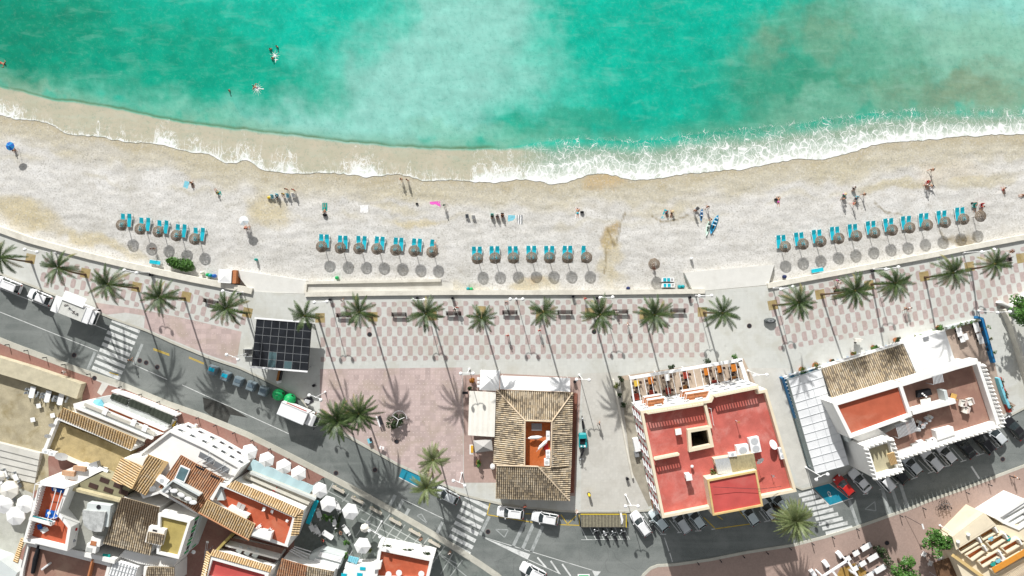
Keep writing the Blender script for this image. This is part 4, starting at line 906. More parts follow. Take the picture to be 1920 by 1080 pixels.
def thatch_proto():
    t = thing('thatched_parasol', 'x', 'parasol')
    mb = MB(); n = 22; c0 = []
    rings = [(.06, 2.55), (.3, 2.42), (.6, 2.26), (.9, 2.08), (1.0, 1.98), (.96, 1.93), (.4, 2.28)]
    for r, z in rings: c0.append([mb.V((r * (1 + .03 * ((t_ * 7) % 3 - 1)) * math.cos(t_ * 2 * PI / n), r * (1 + .03 * ((t_ * 5) % 3 - 1)) * math.sin(t_ * 2 * PI / n), z)) for t_ in range(n)])
    for a, b in zip(c0, c0[1:]):
        for k in range(n): mb.face((b[k], b[(k + 1) % n], a[(k + 1) % n], a[k]))
    mb.face(c0[0]); mb.build('canopy', thatch, t)
    mb = MB()
    for r, z in ((.22, 2.475), (.45, 2.355), (.68, 2.225), (.87, 2.11)): mb.tube([(r * math.cos(k * 2 * PI / 20), r * math.sin(k * 2 * PI / 20), z) for k in range(21)], .035, 4)
    mb.build('binding', thatchring, t)
    mb = MB(); mb.tube([(0, 0, -.2), (0, 0, 2.4)], .06, 7); mb.build('pole', darkwood, t)
    return t
thP = thatch_proto(); PROTOS.append(thP)
_nt = thatch.node_tree; _n = noise_tex(_nt, nd(_nt, 'ShaderNodeTexCoord').outputs['Object'], 16, 2, .6)          # gaps between the straws let light through
_nt.links.new(rampf(_nt, _n, .47, .52), _nt.nodes['Principled BSDF'].inputs['Alpha'])
def bed_proto():
    t = thing('sunbed', 'x', 'sunbed')
    mb = MB()
    for s in (-1, 1): mb.box((s * .34, 0, .33), (.05, 2.0, .06))
    for k in range(4): mb.box((0, -.9 + .6 * k, .32), (.68, .05, .04))
    mb.build('frame', whiteplastic, t)
    mb = MB(); mb.box((0, .3, .385), (.62, 1.3, .05)); mb.build('mattress', turq, t, bevel=.02)
    mb = MB(); mb.box((0, -.66, .50), (.62, .72, .05), rx=-.35); mb.build('backrest', turq, t, bevel=.02)
    for s in (-1, 1):
        mb = MB(); mb.tube([(s * .38, -.35, .3), (s * .42, -.35, .5), (s * .42, -.75, .52), (s * .38, -.85, .34)], .03, 5); mb.build('armrest', whiteplastic, t)
        for y in (-.85, .85):
            mb = MB(); mb.box((s * .32, y, .15), (.06, .06, .3)); mb.build('leg', whiteplastic, t)
    return t
bedP = bed_proto(); PROTOS.append(bedP)
def beach_z(x, y):
    ys = y_sw(x); dd = y - ys
    return min(-1.56 + .5 * sst(-4, 150, dd), -1.0) + .0
ROWS = [('left row of five parasols', zz(0, 380, 4)((907, 167), (1047, 197), (1182, 217), (1318, 246), (1455, 272)), ((3.2, -8.5), (15.8, -8.3)), -7, None),
    ('middle left row of seven parasols', zz(480, 380, 4)((490, 330), (630, 340), (770, 343), (905, 347), (1047, 355), (1185, 362), (1320, 370)), ((-.3, -10.8), (10.6, -10.3)), -5, 6),
    ('middle right row of seven parasols', zz(960, 380, 4)((-260, 418), (-128, 415), (10, 415), (148, 412), (282, 413), (418, 412), (560, 412)), ((-6.2, -9.5), (4.6, -9.5)), 0, 6),
    ('long right row of twelve parasols', zz(1440, 380, 4)((132, 330), (267, 310), (400, 290), (535, 268), (668, 248), (805, 225), (937, 205), (1068, 188), (1200, 167), (1335, 147), (1473, 123), (1600, 100)), ((-13.2, -8.8), (-3, -9.5)), 9, 11)]
for rn, pts, offs, rot, last in ROWS:
    for k, q in enumerate(pts):
        zb = beach_z(*q); p = P(*q, zb + 2.2); p.z = zb
        place(thP, [], p, R.uniform(0, 6), f'{ORD[k]} thatched parasol from the left in the {rn}', 'thatched beach parasols')
        for s, o in enumerate(offs):
            if last == k and (s == 1 or 'twelve' in rn): continue
            b = P(q[0] + o[0], q[1] + o[1], zb + .4); b.z = zb + .03
            place(bedP, [], b, math.radians(rot + R.uniform(-4, 4) + 180), f'{"left" if s == 0 else "right"} turquoise sunbed under the {ORD[k]} parasol of the {rn.split(" of ")[0]}', 'turquoise sunbeds under the parasols', scale=(1.08, 1.14, 1))
p = P(1227, 495, 1.1); p.z = -1.08; place(thP, [], p, 1, 'lone thatched parasol near the beach steps', 'thatched beach parasols')
place(bedP, [], P(293, 492, -.98), math.radians(82), 'turquoise sunbed lying crosswise by the left beach wall', 'turquoise sunbeds under the parasols')
place(bedP, [], P(1530, 507, -.98), math.radians(100), 'turquoise sunbed lying crosswise by the right beach wall', 'turquoise sunbeds under the parasols')
one('sunbed_stack', 'upper one of two white sunbed stacks with turquoise cushions', 'sunbed stack', (1250, 524.5), -1.02, [('frame', whiteplastic, lambda m: [m.box((0, 0, .12 + .2 * k), (2.1, .72, .08)) for k in range(5)]), ('cushion', turq, lambda m: (m.box((-.55, 0, 1.0), (.5, .55, .06)), m.box((.1, 0, 1.0), (.5, .55, .06)))), ('vent', blackf, lambda m: (m.box((.62, 0, .97), (.08, .4, .03)), m.box((.8, 0, .97), (.08, .4, .03))))])
one('sunbed_stack', 'lower one of two white sunbed stacks against the beach wall', 'sunbed stack', (1251, 535), -1.02, [('frame', whiteplastic, lambda m: [m.box((0, 0, .12 + .2 * k), (2.1, .72, .08)) for k in range(5)]), ('cushion', turq, lambda m: (m.box((-.6, 0, 1.0), (.45, .55, .06)), m.box((.1, 0, 1.0), (.5, .55, .06)))), ('vent', blackf, lambda m: (m.box((.62, 0, .97), (.08, .4, .03)), m.box((.8, 0, .97), (.08, .4, .03))))])
def dome_bin(px, mat, label, z=-1.05, r=.3):
    one('beach_bin', label, 'bin', px, z, [('body', mat, lambda m: m.lathe([(r * .8, 0), (r, .15), (r, .7), (r * .7, .95), (.08, 1.02)], (0, 0, 0), 12)), ('lid', mat, lambda m: m.lathe([(r * .5, .96), (r * .3, 1.06)], (0, 0, 0), 10))])
dome_bin((381, 512), creamcanvas, 'cream round bin beside the green bush on the beach'); dome_bin((392, 515.5), greenp, 'green round bin between cream and blue ones'); dome_bin((404, 517.5), brightblue, 'blue round bin beside the white kiosk'); dome_bin((397, 516.5), tealp, 'teal round bin wedged between the green and blue ones')
dome_bin((633, 521), greenp, 'green round bin on the ramp wall', -1.0); dome_bin((878, 541.5), tealp, 'teal round bin, left of a pair at the ramp end'); dome_bin((884, 542), greenp, 'green round bin, right of a pair at the ramp end'); dome_bin((1177, 540.5), navyf, 'navy round bin by the central wall'); dome_bin((1273, 537.5), tealp, 'teal round bin, left of a pair beside the sunbed stacks'); dome_bin((1279, 537.3), tealp, 'teal round bin, right of a pair beside the sunbed stacks'); dome_bin((1469, 519), navyf, 'navy round bin by the right beach steps'); dome_bin((482, 487), tealf, 'thin green bin alone on the sand above the left steps', r=.22); dome_bin((1295, 485), whiteplastic, 'white bin alone on the sand near the right steps', r=.24)
one('beach_kiosk', 'small square white kiosk with red brown side on the beach by the wall', 'kiosk', (432, 518), -1.05, [('wall', whitepaint, lambda m: m.prism([(-1.0, -1.0), (1.0, -1.0), (1.0, 1.0), (-1.0, 1.0)], 0, 2.0)), ('roof', whitecanvas, lambda m: (m.prism([(-1.15, -1.15), (1.05, -1.15), (1.05, 1.15), (-1.15, 1.15)], 2.0, 2.12), m.lathe([(1.4, 2.12), (.05, 2.3)], (-.05, 0, 0), 4, 0, 1, 1, PI / 4))), ('side_panel', terracotta, lambda m: m.prism([(1.1, -1.15), (1.75, -1.15), (1.75, 1.1), (1.1, 1.1)], 0, 1.9))], rz=-.06)
def towel(px, w, l, mat, label, rz=0, stripes=None, name='beach_towel'):
    zb = beach_z(*px) + .05; t = thing(name, label, 'towel', P(*px, zb), rz); mb = MB(); n = 6
    rr = random.Random(int(px[0]))
    g = [[mb.V((-w / 2 + w * i / n, -l / 2 + l * j / n, rr.uniform(0, .05))) for j in range(n + 1)] for i in range(n + 1)]
    for i in range(n):
        for j in range(n): mb.face((g[i][j], g[i + 1][j], g[i + 1][j + 1], g[i][j + 1]), (i % 2) if stripes else 0)
    mb.build('cloth', [mat, stripes] if stripes else mat, t)
towel((816, 384), 1.75, 1.15, pinkf, 'bright pink beach towel', .06); towel((683, 392), 1.4, 1.35, whitef, 'white square beach sheet alone on the pebbles', .02); towel((959, 412), 1.2, 1.55, lightblue, 'light blue beach towel left of a striped one', -.05); towel((973, 412), 1.2, 1.6, whitef, 'white and grey striped beach towel', .0, greyf); towel((349, 347.5), .8, 1.4, lightblue, 'pale blue towel beside a seated person', -.25); towel((1247, 402), .8, 1.6, turq, 'turquoise towel under a seated person', -.35); towel((609, 391), .85, 1.9, tealf, 'teal towel under the person lying with raised arms'); towel((1083, 399), .85, 1.9, whitef, 'pale towel under a sunbather in turquoise trunks'); towel((412, 364), .6, .9, tealf, 'small green towel beside a crouching person', .3)
def board(px, L, W, mat, label, ang, stripe, hull=.25):
    zb = beach_z(*px) + .05; t = thing('kayak', label, 'kayak', P(*px, zb), ang); mb = MB(); n = 12; rings = []
    for i in range(n + 1):
        u = i / n; w = W / 2 * math.sin(PI * min(.985, max(.015, u))) ** .65; x = -L / 2 + L * u; rise = .14 * (2 * u - 1) ** 4
        rings.append([mb.V((x, y * w, z + rise)) for y, z in ((-.5, 0), (-1, hull * .6), (-.8, hull), (0, hull * .85), (.8, hull), (1, hull * .6), (.5, 0))])
    for a, b in zip(rings, rings[1:]):
        for k in range(7): mb.face((a[k], b[k], b[(k + 1) % 7], a[(k + 1) % 7]))
    mb.face(rings[0]); mb.face(list(reversed(rings[-1]))); mb.build('hull', mat, t)
    for k in range(5):
        mb = MB(); x = -.1 + k * .32; w = W * .7 * math.sin(PI * min(.98, (x + L / 2) / L)) ** .65; mb.box((x, 0, hull + .02), (.15, w, .04)); mb.build('deck_stripe', stripe[k % 2], t)
    mb = MB(); mb.lathe([(.17, hull - .02), (.2, hull + .06), (.1, hull + .03)], (-.45, 0, 0), 10, 0, 1.5, W); mb.build('cockpit', blackf, t)
board((1327.5, 426), 3.0, .62, M('mint_hull', (.55, .72, .62), .4, .05, 2, pos=False), 'mint and white kayak with dark stripes, left of the pair', math.radians(76), (blackf, whitef)); board((1338.5, 421), 3.4, .85, M('blue_hull', (.03, .34, .60), .4, .08, 2, pos=False), 'blue kayak with white stripes, right of the pair', math.radians(68), (whitef, blackf)); board((1315, 403), 2.1, .55, M('blue_board', (.06, .22, .42), .4, .3, 2, pos=False), 'short blue and white board beside a folding chair', math.radians(85), (whitef, navyf), .12)
def chair_proto():
    t = thing('beach_chair', 'x', 'chair')
    mb = MB(); mb.box((0, .05, .36), (.52, .48, .04)); mb.build('seat', lightblue, t)
    mb = MB(); mb.box((0, -.28, .64), (.52, .05, .6), rx=.3); mb.build('backrest', lightblue, t)
    mb = MB()
    for s in (-1, 1): mb.bar((s * .28, .3, .52), (s * .28, -.25, .54), .05, .04)
    mb.build('armrest', lightmetal, t)
    for s in (-1, 1):
        for y in (-.2, .26): mb = MB(); mb.bar((s * .27, y, .38), (s * .27, -y, 0), .03, .03); mb.build('leg', lightmetal, t)
    return t
chP = chair_proto(); PROTOS.append(chP)
for x, y, mat, a, lab in [(512, 370, lightblue, 180, 'pale blue beach chair, leftmost of the group by the tan sand'), (521, 368.5, lightblue, 170, 'beach chair second in the group by the tan sand'), (541, 368, lightblue, 180, 'pale blue beach chair in front of a standing person'), (551, 367, whitef, 180, 'white beach chair, rightmost of its group'), (876, 406.5, greyf, 180, 'empty grey beach chair, left of two'), (888, 408, whitef, 185, 'empty pale beach chair, right of two'), (923, 405.5, tealf, 180, 'green beach chair, leftmost of three with sitters'), (932.5, 406, whitef, 180, 'pale beach chair, middle one of three with sitters'), (942, 404.5, blackf, 180, 'dark beach chair, rightmost of three with sitters'), (1581, 370, tealf, 190, 'green beach chair with a person in a pink hat'), (1603, 373, lightblue, 170, 'pale chair in the scattered group at right'), (1598, 354, whitef, 180, 'white beach chair behind the scattered group at right'), (1305, 393, greyf, 140, 'grey striped folding chair beside the boards'), (1736, 344, redf, 170, 'red beach chair near the wet sand at right'), (1744, 353, whitef, 130, 'white round beach chair beside the red one'), (1823, 386, tealf, 170, 'green chair in front of the last right parasol'), (1837, 386, redf, 180, 'red chair in front of the last right parasol')]:
    zb = beach_z(x, y); place(chP, [], P(x, y, zb + .02), math.radians(a), lab, 'folding beach chairs', swap={'light_blue_fabric': mat})
def parasol(px, r, mats, label, h=2.1, n=8):
    zb = beach_z(*px); p = P(*px, zb + h); p.z = zb; t = thing('beach_umbrella', label, 'umbrella', p); mb = MB(); c = mb.V((0, 0, h + .25)); c2 = mb.V((0, 0, h + .22))
    k = [mb.V((r * math.cos(a * 2 * PI / n), r * math.sin(a * 2 * PI / n), h)) for a in range(n)]
    for a in range(n): mb.face((c, k[a], k[(a + 1) % n]), a % 2); mb.face((c2, k[(a + 1) % n], k[a]), a % 2)
    mb.build('canopy', mats, t); mb = MB(); mb.tube([(0, 0, -.2), (0, 0, h + .4)], .03, 6); mb.build('pole', lightmetal, t)
parasol((457, 414), .85, [whitef, M('pale_stripe', (.62, .68, .7), .85, .05, 3, pos=False)], 'white and pale striped beach umbrella'); parasol((19, 274), .75, [brightblue, M('mid_blue', (.02, .22, .5), .8, .1, 3, pos=False)], 'blue beach umbrella near the left edge')
def bag(px, mat, label, s=1):
    zb = beach_z(*px) + .03; one('beach_bag', label, 'bag', px, zb, [('pouch', mat, lambda m: m.ball((0, 0, .17 * s), .2 * s, 8, 0, 1.3, .8, .9)), ('strap', blackf, lambda m: m.tube([(-.15 * s, 0, .28 * s), (0, 0, .48 * s), (.15 * s, 0, .28 * s)], .02, 4))])
bag((782, 382), blackf, 'small dark bag left of the pink towel'); bag((1091, 398), blackf, 'dark bag beside the sunbather in turquoise trunks', 1.4); bag((1454, 374), blackf, 'dark round bag beside a lying sunbather', 1.3); bag((610, 403), blackf, 'black bag at the head of a teal towel', 1.7); bag((506, 371), yellowf, 'yellow bag left of the group of beach chairs', 1.6); bag((1822, 381), blackf, 'dark bag left of the last right parasol')
def skin_mesh(name, joints, edges, root, sub=1):
    me = D.meshes.new(name + '_cage'); keys = list(joints); ix = {k: i for i, k in enumerate(keys)}
    me.from_pydata([joints[k][0] for k in keys], [(ix[a], ix[b]) for a, b in edges], [])
    ob = D.objects.new(name + '_cage', me); COL.objects.link(ob)
    ob.modifiers.new('skin', 'SKIN').use_smooth_shade = True
    for i, k in enumerate(keys):
        r = joints[k][1]; me.skin_vertices[0].data[i].radius = r if isinstance(r, tuple) else (r, r); me.skin_vertices[0].data[i].use_root = (k == root)
    s = ob.modifiers.new('sub', 'SUBSURF'); s.levels = sub; s.render_levels = sub
    dg = bpy.context.evaluated_depsgraph_get(); dg.update()
    out = D.meshes.new_from_object(ob.evaluated_get(dg)); out.name = name
    D.objects.remove(ob); D.meshes.remove(me)
    return out
def V3(*a): return Vector(a)
def body_joints(pose):
    J = {}
    st = dict(pel=(0, 0, .95), spi=(0, 0, 1.15), che=(0, 0, 1.34), nec=(0, .01, 1.49), hea=(0, .03, 1.60), top=(0, .02, 1.68))
    L = dict(hip=(.10, 0, .88), kne=(.11, .03, .49), ank=(.11, -.02, .09), toe=(.12, .15, .04))
    A = dict(sho=(.19, 0, 1.40), elb=(.25, -.02, 1.12), wri=(.27, .07, .88), han=(.27, .10, .80))
    legs = {1: dict(L), -1: dict(L)}; arms = {1: dict(A), -1: dict(A)}
    if pose == 'walk':
        legs[1].update(kne=(.10, .20, .52), ank=(.10, .28, .13), toe=(.10, .45, .09)); legs[-1].update(kne=(.10, -.06, .48), ank=(.10, -.34, .14), toe=(.10, -.22, .05))
        arms[1].update(elb=(.25, -.14, 1.14), wri=(.25, -.14, .92), han=(.25, -.13, .84)); arms[-1].update(elb=(.25, .06, 1.13), wri=(.22, .24, .97), han=(.21, .30, .91))
    if pose == 'sit':                                  # on a chair seat 0.4 m high
        dz = -.45
        st = {k: (x, y - .06, z + dz) for k, (x, y, z) in st.items()}
        for s in (1, -1):
            legs[s] = dict(hip=(.10, .02, .47), kne=(.13, .44, .48), ank=(.12, .46, .09), toe=(.12, .62, .04)); arms[s] = dict(sho=(.19, -.06, .95), elb=(.27, .02, .70), wri=(.22, .26, .60), han=(.18, .33, .57))
    if pose == 'ground':                               # sitting on the ground, legs out
        dz = -.82
        st = {k: (x, y - (z - .95) * .25, z + dz) for k, (x, y, z) in st.items()}
        for s in (1, -1):
            legs[s] = dict(hip=(.10, .05, .12), kne=(.14, .42, .30), ank=(.12, .80, .08), toe=(.13, .88, .18)); arms[s] = dict(sho=(.19, -.1, .58), elb=(.27, -.22, .34), wri=(.25, -.34, .10), han=(.26, -.40, .05))
    if pose == 'lie':
        f = lambda p: (p[0], -(p[2] - .9), .13 + p[1] * .5)
        st = {k: f(v) for k, v in st.items()}
        for s in (1, -1):
            legs[s] = dict(hip=(.10, .02, .12), kne=(.14, .42, .12), ank=(.15, .82, .08), toe=(.19, .90, .18)); arms[s] = dict(sho=(.19, -.50, .13), elb=(.36, -.62, .08), wri=(.26, -.82, .08), han=(.20, -.88, .09))
    if pose == 'swim':
        f = lambda p: (p[0], (p[2] - .9), -.05 + p[1] * .4)
        st = {k: f(v) for k, v in st.items()}; st['hea'] = (0, .72, .06); st['top'] = (0, .80, .08)
        for s in (1, -1):
            legs[s] = dict(hip=(.10, -.04, -.06), kne=(.16, -.42, -.1), ank=(.2, -.80, -.1), toe=(.24, -.96, -.08)); arms[s] = dict(sho=(.19, .50, .0), elb=(.48, .62, .0), wri=(.62, .42, -.02), han=(.66, .35, -.02))
    J = {'pel': (st['pel'], (.15, .11)), 'spi': (st['spi'], (.135, .095)), 'che': (st['che'], (.165, .11)), 'nec': (st['nec'], .055), 'hea': (st['hea'], (.082, .095)), 'top': (st['top'], (.06, .07))}
    E = [('pel', 'spi'), ('spi', 'che'), ('che', 'nec'), ('nec', 'hea'), ('hea', 'top')]
    for s, n in ((1, 'r'), (-1, 'l')):
        for k, r in (('hip', .088), ('kne', .058), ('ank', .036), ('toe', .034)):
            p = legs[s][k]; J[k + n] = ((p[0] * s, p[1], p[2]), r)
        for k, r in (('sho', .058), ('elb', .041), ('wri', .028), ('han', (.036, .02))):
            p = arms[s][k]; J[k + n] = ((p[0] * s, p[1], p[2]), r)
        E += [('pel', 'hip' + n), ('hip' + n, 'kne' + n), ('kne' + n, 'ank' + n), ('ank' + n, 'toe' + n), ('che', 'sho' + n), ('sho' + n, 'elb' + n), ('elb' + n, 'wri' + n), ('wri' + n, 'han' + n)]
    return J, E
def attach(name, me, mat, parent):
    me.materials.clear(); me.materials.append(mat); o = D.objects.new(name, me); COL.objects.link(o); o.parent = parent; return o
PEOPLE = {}
def person_proto(pose):
    J, E = body_joints(pose); t = thing('person', 'x', 'person')
    me = skin_mesh('body', J, E, 'pel')
    mb = MB()                                          # fingers, thumbs, nose and ears join the body mesh
    for n in 'rl':
        w = V3(*J['wri' + n][0]); h = V3(*J['han' + n][0]); d = (h - w).normalized(); sx = d.cross(V3(0, 1, .3)).normalized(); q = d.cross(sx)
        for i, (o, l) in enumerate(((-.028, .072), (-.01, .085), (.01, .08), (.027, .062))): mb.tube([h + sx * o, h + sx * o + d * l * .55 + q * .008, h + sx * o + d * l + q * .025], [.010, .0095, .007], 5)
        mb.tube([h - d * .05 + sx * .028, h + sx * .06 - d * .01, h + sx * .062 + d * .03 + q * .01], [.012, .011, .008], 5)
    hd = V3(*J['hea'][0]); tp = V3(*J['top'][0]); up = (tp - hd).normalized(); fw = {'lie': V3(0, 0, 1), 'swim': V3(0, .2, -1)}.get(pose, V3(0, 1, 0)); fw = (fw - up * fw.dot(up)).normalized(); rt = up.cross(fw)
    mb.tube([hd + fw * .08 + up * .03, hd + fw * .112 - up * .01, hd + fw * .085 - up * .02], [.01, .016, .012], 5)
    for s in (1, -1): mb.tube([hd + rt * s * .085 + up * .02, hd + rt * s * .1, hd + rt * s * .083 - up * .03], [.01, .018, .01], 5)
    bm = bmesh.new(); bm.from_mesh(me); base = [bm.verts.new(v) for v in mb.v]
    for f in mb.f:
        try: bm.faces.new([base[i] for i in f])
        except ValueError: pass
    bm.to_mesh(me); bm.free()
    attach('body', me, skin, t)
    for s, (nm, mt) in (('x', ('eyes', blackf)),):
        mb = MB()
        for q in (1, -1): mb.ball(hd + fw * .088 + rt * q * .034 + up * .022, .011, 6)
        mb.tube([hd + fw * .088 - rt * .025 - up * .05, hd + fw * .094 - up * .052, hd + fw * .088 + rt * .025 - up * .05], .006, 4); mb.build('face', darkwood, t)
    g = lambda a, k=1.0, ad=.022: (J[a][0], tuple(r * k + ad for r in J[a][1]) if isinstance(J[a][1], tuple) else J[a][1] * k + ad)
    mid = lambda a, b, u: tuple(V3(*J[a][0]).lerp(V3(*J[b][0]), u))
    K = {'pel': g('pel', 1, .012), 'hipr': g('hipr', 1, .02), 'hipl': g('hipl', 1, .02), 'mr': (mid('hipr', 'kner', .55), .092), 'ml': (mid('hipl', 'knel', .55), .092), 'w': (mid('pel', 'spi', .4), (.155, .115))}
    attach('shorts', skin_mesh('shorts', K, [('pel', 'hipr'), ('pel', 'hipl'), ('hipr', 'mr'), ('hipl', 'ml'), ('pel', 'w')], 'pel'), navyf, t)
    K = {'w': (mid('pel', 'spi', .35), (.152, .112)), 'spi': g('spi', 1, .018), 'che': g('che', 1, .014), 'n': (mid('che', 'nec', .5), .085), 'shor': g('shor', 1, .014), 'shol': g('shol', 1, .014), 'er': (mid('shor', 'elbr', .55), .062), 'el': (mid('shol', 'elbl', .55), .062)}
    attach('shirt', skin_mesh('shirt', K, [('w', 'spi'), ('spi', 'che'), ('che', 'n'), ('che', 'shor'), ('che', 'shol'), ('shor', 'er'), ('shol', 'el')], 'che'), whitef, t)
    mb = MB(); c = hd + up * .05 - fw * .015; mb.ball(c, .112, 10, 0, 1, 1, .95); mb.build('hair', hairdark, t, smooth=True)
    return t
for k in ('stand', 'walk', 'sit', 'ground', 'lie', 'swim'): PEOPLE[k] = person_proto(k); PROTOS.append(PEOPLE[k])
def person(pose, px, head, top, low, label, hair=hairdark, z=None, hat=None, group=None, onbeach=True):
    if z is None: z = beach_z(*px) + .02 if onbeach else .13
    top = skin if top is None else top
    o = place(PEOPLE[pose], [], P(*px, z), math.radians(head), label, group, swap={'white_fabric': top, 'navy_fabric': low, 'dark_hair': hair})
    if hat:
        c = [ch for ch in o.children if ch.name.startswith('hair')][0]; q = V3(*body_joints(pose)[0]['top'][0])
        mb = MB(); mb.lathe([(.26, 0), (.25, .02), (.12, .03), (.11, .12), (.02, .14)], q, 12); mb.build('hat', hat, o)
    return o
pe = person
WZ = ZS
for x, y, lab, hd in [(512, 97, 'bather standing in the sea, left of two side by side', 200), (524, 92, 'bather standing in the sea, right of two side by side', 150), (516, 114, 'bather in the sea just below two others', 30), (436, 174, 'bather alone in the sea nearest the shore', 90)]:
    pe('stand', (x, y), hd, None, navyf, lab, z=WZ - 1.15)
pe('swim', (482, 165), 60, None, navyf, 'swimmer lying on the water with a small splash', z=WZ + .04); pe('swim', (2, 118), 250, None, redf, 'swimmer cut by the left edge of the sea', z=WZ + .04)
foamm = M('splash_foam', (.75, .82, .78), .6, .1, 3, pos=False)
rr = random.Random(11)
for x, y, r, n in [(482, 166, 1.3, 46), (515, 104, 1.0, 26), (517, 112, .6, 12)]:
    t = thing('water_splash', {482: 'ring of white splashes around the swimming person', 515: 'white ripples between the three standing bathers', 517: 'small white ripples beside the lowest of three bathers'}[x], 'splash', P(x, y, WZ + .02)); mb = MB()
    c0 = mb.V((0, 0, .03)); ks = []
    for k in range(n): a = k / n * 2 * PI; q = r * (rr.uniform(.75, 1.1) if k % 3 == 0 else rr.uniform(.12, .3)); ks.append(mb.V((q * math.cos(a), q * math.sin(a), .015)))
    for k in range(n): mb.face((c0, ks[k], ks[(k + 1) % n]))
    mb.build('foam', foamm, t)
pe('walk', (754, 338), 20, None, navyf, 'bather standing at the water edge, left of two'); pe('stand', (765, 339), -30, None, blackf, 'bather standing at the water edge, right of two')
pe('ground', (361, 344), 200, None, blackf, 'person sitting on the pebbles beside a pale blue towel'); pe('ground', (409, 361), 40, yellowf, tealf, 'person in yellow crouching beside a small green towel')
pe('stand', (540, 356), 180, None, blackf, 'dark haired person standing behind the group of beach chairs'); pe('stand', (553, 357), 160, redf, blackf, 'person in red behind the white beach chair'); pe('sit', (533, 365), 180, yellowf, greyf, 'person in yellow among the group of beach chairs'); pe('sit', (521, 369), 170, lightblue, navyf, 'person in pale blue sitting second in the chair group')
pe('lie', (609, 391), 0, None, tealf, 'person lying on a teal towel with arms raised'); pe('stand', (834, 386), 30, tealf, greyf, 'person in dark teal standing right of the pink towel')
pe('sit', (923, 405), 180, tealf, blackf, 'person sitting in the green chair of the three'); pe('sit', (932.5, 405.5), 180, whitef, blackf, 'person in white sitting in the middle chair of three'); pe('sit', (942, 404), 180, None, blackf, 'person sitting in the dark chair of three')
pe('lie', (1083, 399), 180, None, turq, 'sunbather in turquoise trunks lying on a pale towel'); pe('ground', (1249, 399), 190, redf, navyf, 'person in red sitting on a turquoise towel'); pe('ground', (1259, 399), 170, None, blackf, 'person with a pale sun hat sitting beside the turquoise towel', hat=strawhat)
pe('stand', (1301, 396), 160, None, blackf, 'person standing at the grey folding chair'); pe('walk', (1324, 389), 170, None, redf, 'person walking above the kayaks'); pe('stand', (1329, 413), 60, None, greyf, 'person bending between the two kayaks')
pe('lie', (1459, 378), 180, None, pinkf, 'sunbather in pink lying on the pebbles'); pe('sit', (1579, 366), 170, pinkf, tealf, 'person in a pink hat sitting in a green chair', hat=strawhat); pe('stand', (1577, 374), 20, None, blackf, 'person standing in dark trunks in the scattered group'); pe('sit', (1598, 353), 180, whitef, blackf, 'person in white sitting behind the scattered group'); pe('walk', (1596, 383), 80, None, redf, 'tanned person walking below the scattered group'); pe('sit', (1602, 372), 160, lightblue, navyf, 'person in pale blue sitting in the scattered group'); pe('walk', (1614, 366), 300, None, blackf, 'dark person striding at the right of the scattered group')
pe('walk', (1741, 320), 290, None, blackf, 'lone walker on the tan sand at right'); pe('sit', (1736, 344), 170, redf, redf, 'person in red sitting in a red chair'); pe('stand', (1732, 348), 10, whitef, greyf, 'person in white beside the red chair'); pe('ground', (1743, 350), 120, None, whitef, 'person sitting beside the white round chair'); pe('ground', (1880, 355), 190, None, redf, 'person sitting alone near the right edge of the beach'); pe('ground', (1918, 366), 100, None, blackf, 'person cut by the right edge of the beach')
pe('lie', (1828, 388), 170, None, tealf, 'person lying in front of the last right parasol'); pe('sit', (1837, 389), 180, redf, navyf, 'person in red sitting by the last right parasol'); pe('lie', (816, 459), 0, None, greyf, 'person lying on the last bed of the middle left row', z=-.62); pe('ground', (1225, 503), 0, redf, redf, 'person in red under the lone parasol'); pe('sit', (463, 429), 20, None, redf, 'reddish person under the white umbrella, left one'); pe('sit', (468, 430), 0, whitef, greyf, 'person in white under the white umbrella, right one'); pe('ground', (29, 282), 30, None, blackf, 'person under the blue umbrella'); pe('lie', (1093, 471), 0, whitef, tealf, 'person lying at the last parasol of the middle right row', z=-.9); pe('stand', (291, 467), 30, greyf, blackf, 'person in grey standing below the left parasols'); 
